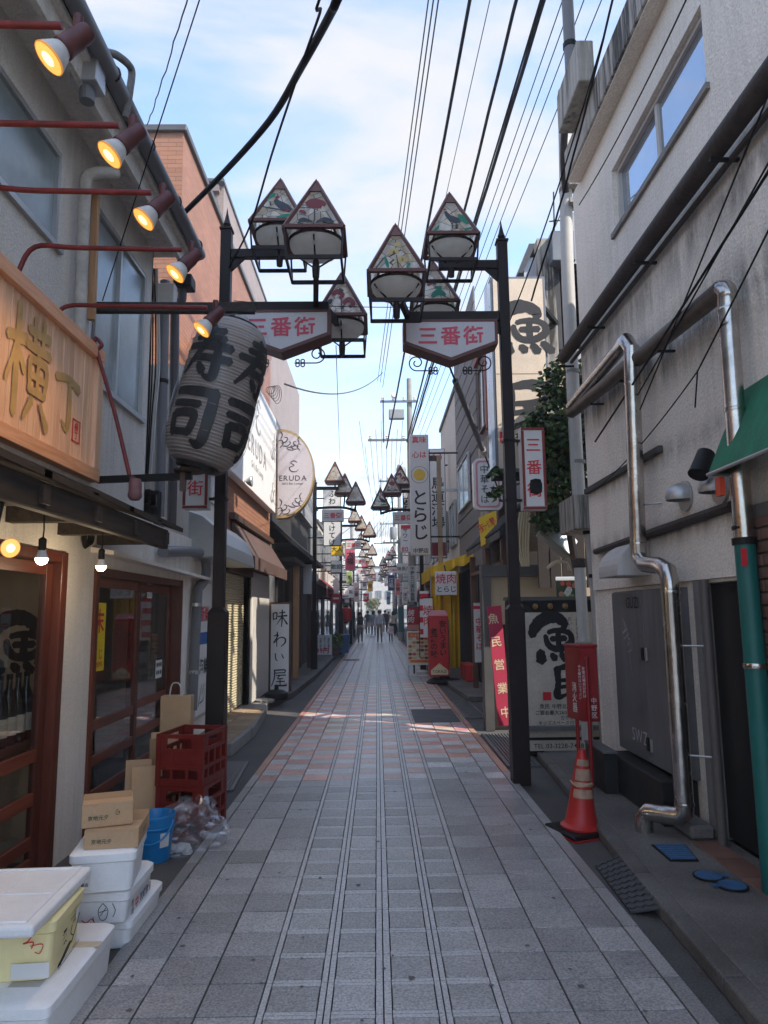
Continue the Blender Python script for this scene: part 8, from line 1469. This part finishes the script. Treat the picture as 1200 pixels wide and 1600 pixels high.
wire('thin wire of the pair left of the street middle', (0.982, 9.000, 10.456), (0.301, 27.800, 10.651), 0.0114, .0, back=-9); wire('other thin wire of the pair left of the street middle', (0.909, 9.000, 10.456), (0.199, 27.800, 10.840), 0.0114, .0, back=-9); wire('outermost left thin wire over the street', (0.836, 9.000, 10.457), (0.096, 27.800, 10.895), 0.0105, .0, back=-9)
wire('thick black cable over the middle of the street', (1.441, 9.000, 10.456), (0.430, 27.800, 8.126), 0.0280, .0, wob=0.0042, back=-9); wire('very fine wire between the two thick street cables', (1.735, 9.000, 10.455), (1.411, 27.800, 11.861), 0.0070, .0, back=-9)
wire('twisted thick black cable right of the street middle', (2.121, 9.000, 10.455), (1.255, 27.800, 8.382), 0.0280, .0, 40, wob=0.0098, back=-9); wire('heavy black cable hanging right of the twisted one', (2.526, 9.000, 10.455), (1.357, 27.800, 8.382), 0.0333, .0, 40, wob=0.0056, back=-9); wire('black cable taped along the heavy one', (2.480, 9.000, 10.455), (1.334, 27.800, 8.540), 0.0175, .0, back=-9)
for i, (a, b) in enumerate(((886, 650), (902, 655), (920, 660), (948, 668))): wire(['fine wire nearest the heavy street cable', 'second fine wire right of the heavy street cable', 'third fine wire right of the heavy street cable', 'fourth fine wire right of the heavy street cable'][i], ((2.802, 9.000, 10.454), (2.949, 9.000, 10.454), (3.115, 9.000, 10.454), (3.373, 9.000, 10.454))[i], ((1.628, 27.800, 9.172), (1.701, 27.800, 8.907), (1.773, 27.800, 8.642), (1.871, 27.800, 8.377))[i], 0.0088, .0, back=-9)
wire('black service cable hanging before the roof gutter box to the lamp gate post', (1.907, 4.900, 6.420), (1.609, 6.900, 4.755), .010, .10, wob=.004); wire('second service cable behind the roof gutter box', (1.855, 5.000, 6.176), (1.380, 6.950, 4.536), .007, .12)
t = thing('twisted_wire_duct', 'thick twisted cable duct curling from the roof gutter box', 'cable', (2.075, 7.000, 6.393)); q = MB(); q.tube(smoothpath([(2.200, 6.900, 6.994), (2.134, 7.000, 6.920), (2.127, 7.200, 6.838), (2.160, 7.400, 6.588), (2.226, 7.600, 6.401)], 6), .04, 10); q.build('duct', brown_lag, t, smooth=True)
for i, (lb, a, b) in enumerate((('black cable slanting across the beige wall, left one', (2.000, 3.206, 4.209), (2.100, 5.446, 3.174)), ('black cable slanting across the beige wall with tied joints', (2.000, 3.261, 3.863), (2.100, 5.481, 3.301)), ('thick black cable slanting across the beige wall', (1.980, 3.235, 3.794), (2.100, 6.613, 3.199)), ('rightmost loose black cable slanting across the beige wall', (2.000, 3.313, 3.532), (2.100, 4.429, 3.135)))): wire(lb, a, b, (.006, .006, .009, .006)[i], .02, group='cables across the beige wall', back=1.5)
wire('loose cable tail drooping on the beige wall', (2.100, 4.429, 3.135), (2.150, 6.849, 2.773), .005, .06, group='cables across the beige wall'); wire('dangling cable end on the beige wall', (2.100, 4.428, 3.143), (2.100, 4.503, 2.912), .005, .0, group='cables across the beige wall')
wire('thin cable crossing in front of the upper right window', (1.950, 3.898, 5.344), (2.100, 6.721, 5.704), .006, .06, group='cables across the beige wall')
wire('grey service bundle from the lounge building to the street wires', (-1.913, 14.500, 6.406), (0.304, 27.500, 11.167), .02, .5, m=mat('grey_cable', (.09, .085, .085), .6)); kn = thing('cable_loops', 'loops of spare grey cable on the lounge building', 'cable', (-2.006, 14.400, 6.235))
for i in range(5): q = MB(); c0 = Vector((-2.005, 14.400, 6.207))+Vector((.02*i-.05, 0, .03*i-.06)); q.tube([c0+Vector((.09*math.cos(a*.5+i*.3)-.06*i, .02*i, (.20-.03*i)*math.sin(a*.5+i*.3))) for a in range(14)], .007, 5); q.build('loop', MATS['grey_cable'], kn, smooth=True)
wire('thin horizontal wire between the two tall lamp gates', (-1.400, 6.700, 4.681), (0.359, 6.900, 4.693), .004, .02); wire('thin hanging wire below the left lamp gate sign', (-0.389, 6.800, 4.248), (-0.986, 19.000, 5.713), .004, .0)
t = thing('guy_wire', 'guy wire in a grey plastic sleeve slanting behind the right lamp gate sign', 'guy wire', (2.113, 12.000, 3.670)); pa, pb2 = Vector((0.827, 7.600, 4.313)), Vector((2.112, 12.000, 3.637)); q = MB(); q.tube([pa, pb2], .012, 6); q.build('wire', rubber, t); q = MB(); q.tube([pa.lerp(pb2, .08), pa.lerp(pb2, .6)], .038, 10); q.build('sleeve', grey_pvc, t, smooth=True); q = MB(); q.tube([pa.lerp(pb2, .56), pa.lerp(pb2, .6)], .05, 10); q.build('collar', paper2, t)
for i in range(9): wire(['fine wire between utility poles'][0], (1.1-.22*i, 28, 9.3-.35*(i % 4)), (1.2-.2*i, 41, 9.0-.35*(i % 4)), .009, .3, group='fine wires between the utility poles'); 
for i in range(7): wire('fine wire beyond the second utility pole', (1.1-.22*i, 41, 9.0-.35*(i % 4)), (1.2-.2*i, 90, 8.4-.35*(i % 4)), .012, .5, group='fine wires beyond the second pole')
for i in range(5): wire('slack wire crossing the street to a left-hand roof', (1.1-.1*i, 28+3*i, 7.6-.2*i), (-2.3, 33+6*i, 4.9), .010, .5, group='slack wires crossing the street')
# ================================================================ people
skin_m = mat('skin', (.50, .30, .21), .6, var=.05); hair_m = mat('dark_hair', (.014, .011, .010), .5, var=.2); shoe_m = mat('dark_shoe', (.02, .02, .02), .5)
def person(label, x, y, h, face, top, bottom, step=.12, arms=(.12, -.10), coat=0.0, shoes=None, hair='short', lean=0.0, wide=1.0):
    """Walking figure of height h at (x, y); face = heading (0 = towards the camera). Body is one skinned mesh."""
    t = thing('person', label, 'person', (x, y, .022), 0, 'people walking in the street'); s = h/1.70
    J = {'pel': (0, 0, .93), 'wa': (0, -.005, 1.08), 'ch': (0, -.01+lean, 1.28), 'nk': (0, -.01+lean, 1.42), 'nk2': (0, -.02+lean, 1.49), 'hd': (0, -.025+lean, 1.60), 'tp': (0, -.02+lean, 1.66)}
    R = {'pel': .165*wide, 'wa': .15*wide, 'ch': .175*wide, 'nk': .075, 'nk2': .055, 'hd': .092, 'tp': .06}
    E = [('pel', 'wa'), ('wa', 'ch'), ('ch', 'nk'), ('nk', 'nk2'), ('nk2', 'hd'), ('hd', 'tp')]
    for sd, sg_ in (('l', -1), ('r', 1)):
        st_ = step*sg_; J['hp'+sd] = (.09*sg_, 0, .88); J['kn'+sd] = (.095*sg_, -.05-st_*.3 if st_ > 0 else -st_*.2, .49); J['an'+sd] = (.095*sg_, -st_, .09); J['to'+sd] = (.10*sg_, -st_-.14, .035); J['he'+sd] = (.095*sg_, -st_+.045, .035)
        a = arms[0 if sg_ < 0 else 1]; J['sh'+sd] = (.175*sg_*wide, -.01+lean, 1.37); J['el'+sd] = (.235*sg_*wide, .02-a*.4+lean, 1.10); J['wr'+sd] = (.245*sg_*wide, -.05-a+lean, .87+abs(a)*.35); J['ha'+sd] = (.243*sg_*wide, -.07-a*1.15+lean, .79+abs(a)*.4)
        R.update({'hp'+sd: .105, 'kn'+sd: .072, 'an'+sd: .045, 'to'+sd: .036, 'he'+sd: .04, 'sh'+sd: .068, 'el'+sd: .05, 'wr'+sd: .036, 'ha'+sd: .036}); E += [('pel', 'hp'+sd), ('hp'+sd, 'kn'+sd), ('kn'+sd, 'an'+sd), ('an'+sd, 'to'+sd), ('an'+sd, 'he'+sd), ('ch', 'sh'+sd), ('sh'+sd, 'el'+sd), ('el'+sd, 'wr'+sd), ('wr'+sd, 'ha'+sd)]
        for fi in range(5):
            fn = 'f%d%s' % (fi, sd); hx_, hy_, hz_ = J['ha'+sd]; J[fn] = (hx_+(-.02*sg_ if fi == 4 else .0), hy_-.03+.018*fi if fi < 4 else hy_-.05, hz_-(.075, .085, .08, .065, .03)[fi]); R[fn] = .0105; E.append(('ha'+sd, fn))
    ks_ = list(J); me = bpy.data.meshes.new('skeleton'); me.from_pydata([Vector(J[k_])*s for k_ in ks_], [(ks_.index(a), ks_.index(b)) for a, b in E], []); o = bpy.data.objects.new('skeleton', me); C.objects.link(o)
    md = o.modifiers.new('skin', 'SKIN'); md.use_smooth_shade = True
    for i, k_ in enumerate(ks_): v = me.skin_vertices[0].data[i]; v.radius = (R[k_]*s, R[k_]*s*(.72 if k_ in ('pel', 'wa', 'ch') else 1)); v.use_root = (k_ == 'pel')
    o.modifiers.new('sub', 'SUBSURF').levels = 1; dg = bpy.context.evaluated_depsgraph_get(); dg.update(); bm_ = bpy.data.meshes.new_from_object(o.evaluated_get(dg)); bpy.data.objects.remove(o); bpy.data.meshes.remove(me)
    body = bpy.data.objects.new('body', bm_); C.objects.link(body); body.parent = t; body.rotation_euler = (0, 0, face); bm_.materials.clear(); [bm_.materials.append(m_) for m_ in (skin_m, top, bottom, shoes or shoe_m)]
    for p in bm_.polygons:
        z = p.center.z/s; ax_ = abs(p.center.x)/s; p.material_index = 0 if (z > 1.44 or (ax_ > .2*wide and z < .92)) else (1 if (z > .95-coat or ax_ > .19*wide) else (2 if z > .085 else 3)); p.use_smooth = True
    q = MB(); Hc = Vector((0, -.02+lean, 1.60))*s; q.lathe([(.098*s, -.06*s), (.108*s, -.0*s), (.103*s, .05*s), (.075*s, .10*s), (0, .122*s)] if hair != 'long' else [(.10*s, -.17*s), (.115*s, -.08*s), (.112*s, .03*s), (.078*s, .10*s), (0, .122*s)], Matrix.Translation(Hc+Vector((0, .022*s, 0))), 14)
    hr = q.build('hair', hair_m, t, smooth=True, local=True); hr.rotation_euler = (0, 0, face)
    q = MB()
    for sg_ in (-1, 1): q.lathe([(.011*s, 0), (0, .006*s)], frame(Hc+Vector((sg_*.034*s, -.098*s, 0)), (1, 0, 0), (0, 0, 1)), 8)
    e = q.build('eyes', shoe_m, t, local=True); e.rotation_euler = (0, 0, face)
    q = MB(); q.lathe([(.018*s, -.02*s), (.012*s, .02*s), (0, .03*s)], Matrix.Translation(Hc+Vector((0, -.098*s, -.02*s))), 6); e = q.build('nose', skin_m, t, smooth=True, local=True); e.rotation_euler = (0, 0, face)
    q = MB(); q.box(-.024*s, .024*s, -.098*s+Hc.y, -.088*s+Hc.y, Hc.z-.062*s, Hc.z-.054*s); e = q.build('mouth', mat('lip', (.3, .1, .08), .6), t, local=True); e.rotation_euler = (0, 0, face)
    if coat:
        q = MB(); n_ = 18; vs = []
        for i, (z, rx, ry) in enumerate(((.97, .185, .14), (.86, .205, .16), (.95-coat, .225, .175))):
            for k_ in range(n_): a = 2*PI*k_/n_; vs.append(Vector((rx*wide*math.cos(a), ry*math.sin(a), z))*s)
        q.add(vs, [(i*n_+k_, i*n_+(k_+1) % n_, (i+1)*n_+(k_+1) % n_, (i+1)*n_+k_) for i in range(2) for k_ in range(n_)]); c_ = q.build('coat_skirt', top, t, smooth=True, local=True); c_.rotation_euler = (0, 0, face)
    return t
cl = lambda n, c_: mat(n, c_, .85, var=.15, vs=6, bump=.004, bs=20)
def pack(label, x, y, z, m, w_=.3, h_=.42):
    t = thing('backpack', label, 'backpack', (x, y, z)); MB().box(x-w_/2, x+w_/2, y-.08, y+.08, z, z+h_).build('pack_body', m, t, bev=.05, seg=3); MB().box(x-w_*.36, x+w_*.36, y-.115, y-.082, z+.04, z+h_*.5).build('front_pocket', m, t, bev=.02); q = MB(); [q.tube(smoothpath([(x+s_*.09, y+.07, z+h_-.02), (x+s_*.11, y+.16, z+h_+.03), (x+s_*.11, y+.22, z+h_-.1)], 4), .018, 6) for s_ in (-1, 1)]; q.build('straps', m, t, smooth=True)
xq = lambda px, Y: (px-589.6)*Y/1109.
person('walker in a pale grey hoodie and taupe trousers facing the camera', xq(593, 38.5), 38.5, 1.70, 0, cl('grey_hoodie', (.42, .43, .48)), cl('taupe_trousers', (.26, .20, .165)), .12, (.16, -.06), wide=1.05)
person('person in a cream jacket and wide brown trousers seen from behind', xq(563, 38.0), 38.0, 1.62, PI, cl('cream_jacket', (.68, .60, .53)), cl('brown_trousers', (.24, .18, .15)), .08, (.06, -.08), .08, wide=1.2)
pack('dark backpack with orange trim worn by the person in the cream jacket', xq(563, 38.0), 37.74, .98, cl('black_bag', (.02, .02, .025)))
person('small child in a pale pink coat and black leggings', xq(610, 39.3), 39.3, 1.0, 0.2, cl('pink_coat', (.72, .56, .54)), cl('black_leggings', (.02, .02, .022)), .12, (.1, -.1), .22, hair='long', wide=1.25)
person('person in a long dark green coat behind on the left', xq(574.5, 54), 54, 1.72, PI, cl('dark_green_coat', (.05, .09, .095)), cl('navy_trousers', (.07, .07, .10)), .1, (.08, -.08), .35)
person('person in a grey coat carrying a cream bag', xq(583.5, 50), 50, 1.72, 0.1, cl('grey_coat', (.25, .25, .27)), cl('blue_jeans', (.06, .08, .12)), .12, (.05, -.12), .3, hair='long')
person('person in black walking behind the hoodie', xq(601.5, 57), 57, 1.76, PI, cl('black_jacket', (.05, .05, .06)), MATS['navy_trousers'], .1, (.1, -.1), .05, wide=1.05)
person('person in a cream cardigan and dark skirt behind the child', xq(614, 48), 48, 1.66, 0, cl('cream_cardigan', (.55, .50, .42)), cl('dark_skirt', (.03, .035, .03)), .05, (.26, -.02), .06, hair='long')
person('distant person in red near the far end on the right', xq(607, 62), 62, 1.65, 0, cl('red_top', (.35, .04, .04)), MATS['black_leggings'], .1)
hbag = thing('hand_bag', 'cream cloth bag carried by the person in the grey coat', 'bag', (xq(583.5, 50)-.27, 49.9, .62)); q = MB(); bx0 = xq(583.5, 50)-.30; q.prism([(bx0-.15, .62), (bx0+.12, .62), (bx0+.1, .92), (bx0-.13, .92)], frame((0, 49.95, 0), (1, 0, 0), (0, 0, 1)), .1); q.build('bag_body', cl('cream_bag', (.5, .45, .36)), hbag); q = MB(); q.tube(smoothpath([(bx0-.1, 49.9, .92), (bx0, 49.9, 1.05), (bx0+.08, 49.9, .92)], 4), .012, 5); q.build('handle', MATS['cream_bag'], hbag)

# ================================================================ thin street haze
hz = bpy.data.materials.new('street_haze'); hz.use_nodes = True; hz.node_tree.nodes.remove(hz.node_tree.nodes['Principled BSDF'])
pvn = hz.node_tree.nodes.new('ShaderNodeVolumePrincipled'); pvn.inputs['Density'].default_value = 0.0030; pvn.inputs['Color'].default_value = (.95, .96, 1.0, 1); pvn.inputs['Anisotropy'].default_value = .2
hz.node_tree.links.new(pvn.outputs[0], hz.node_tree.nodes['Material Output'].inputs['Volume'])
MB().box(-505, 505, -505, 905, -1.0, 16.0).build('haze', hz, label='thin pale daylight haze filling the street', cat='haze', kind='stuff')
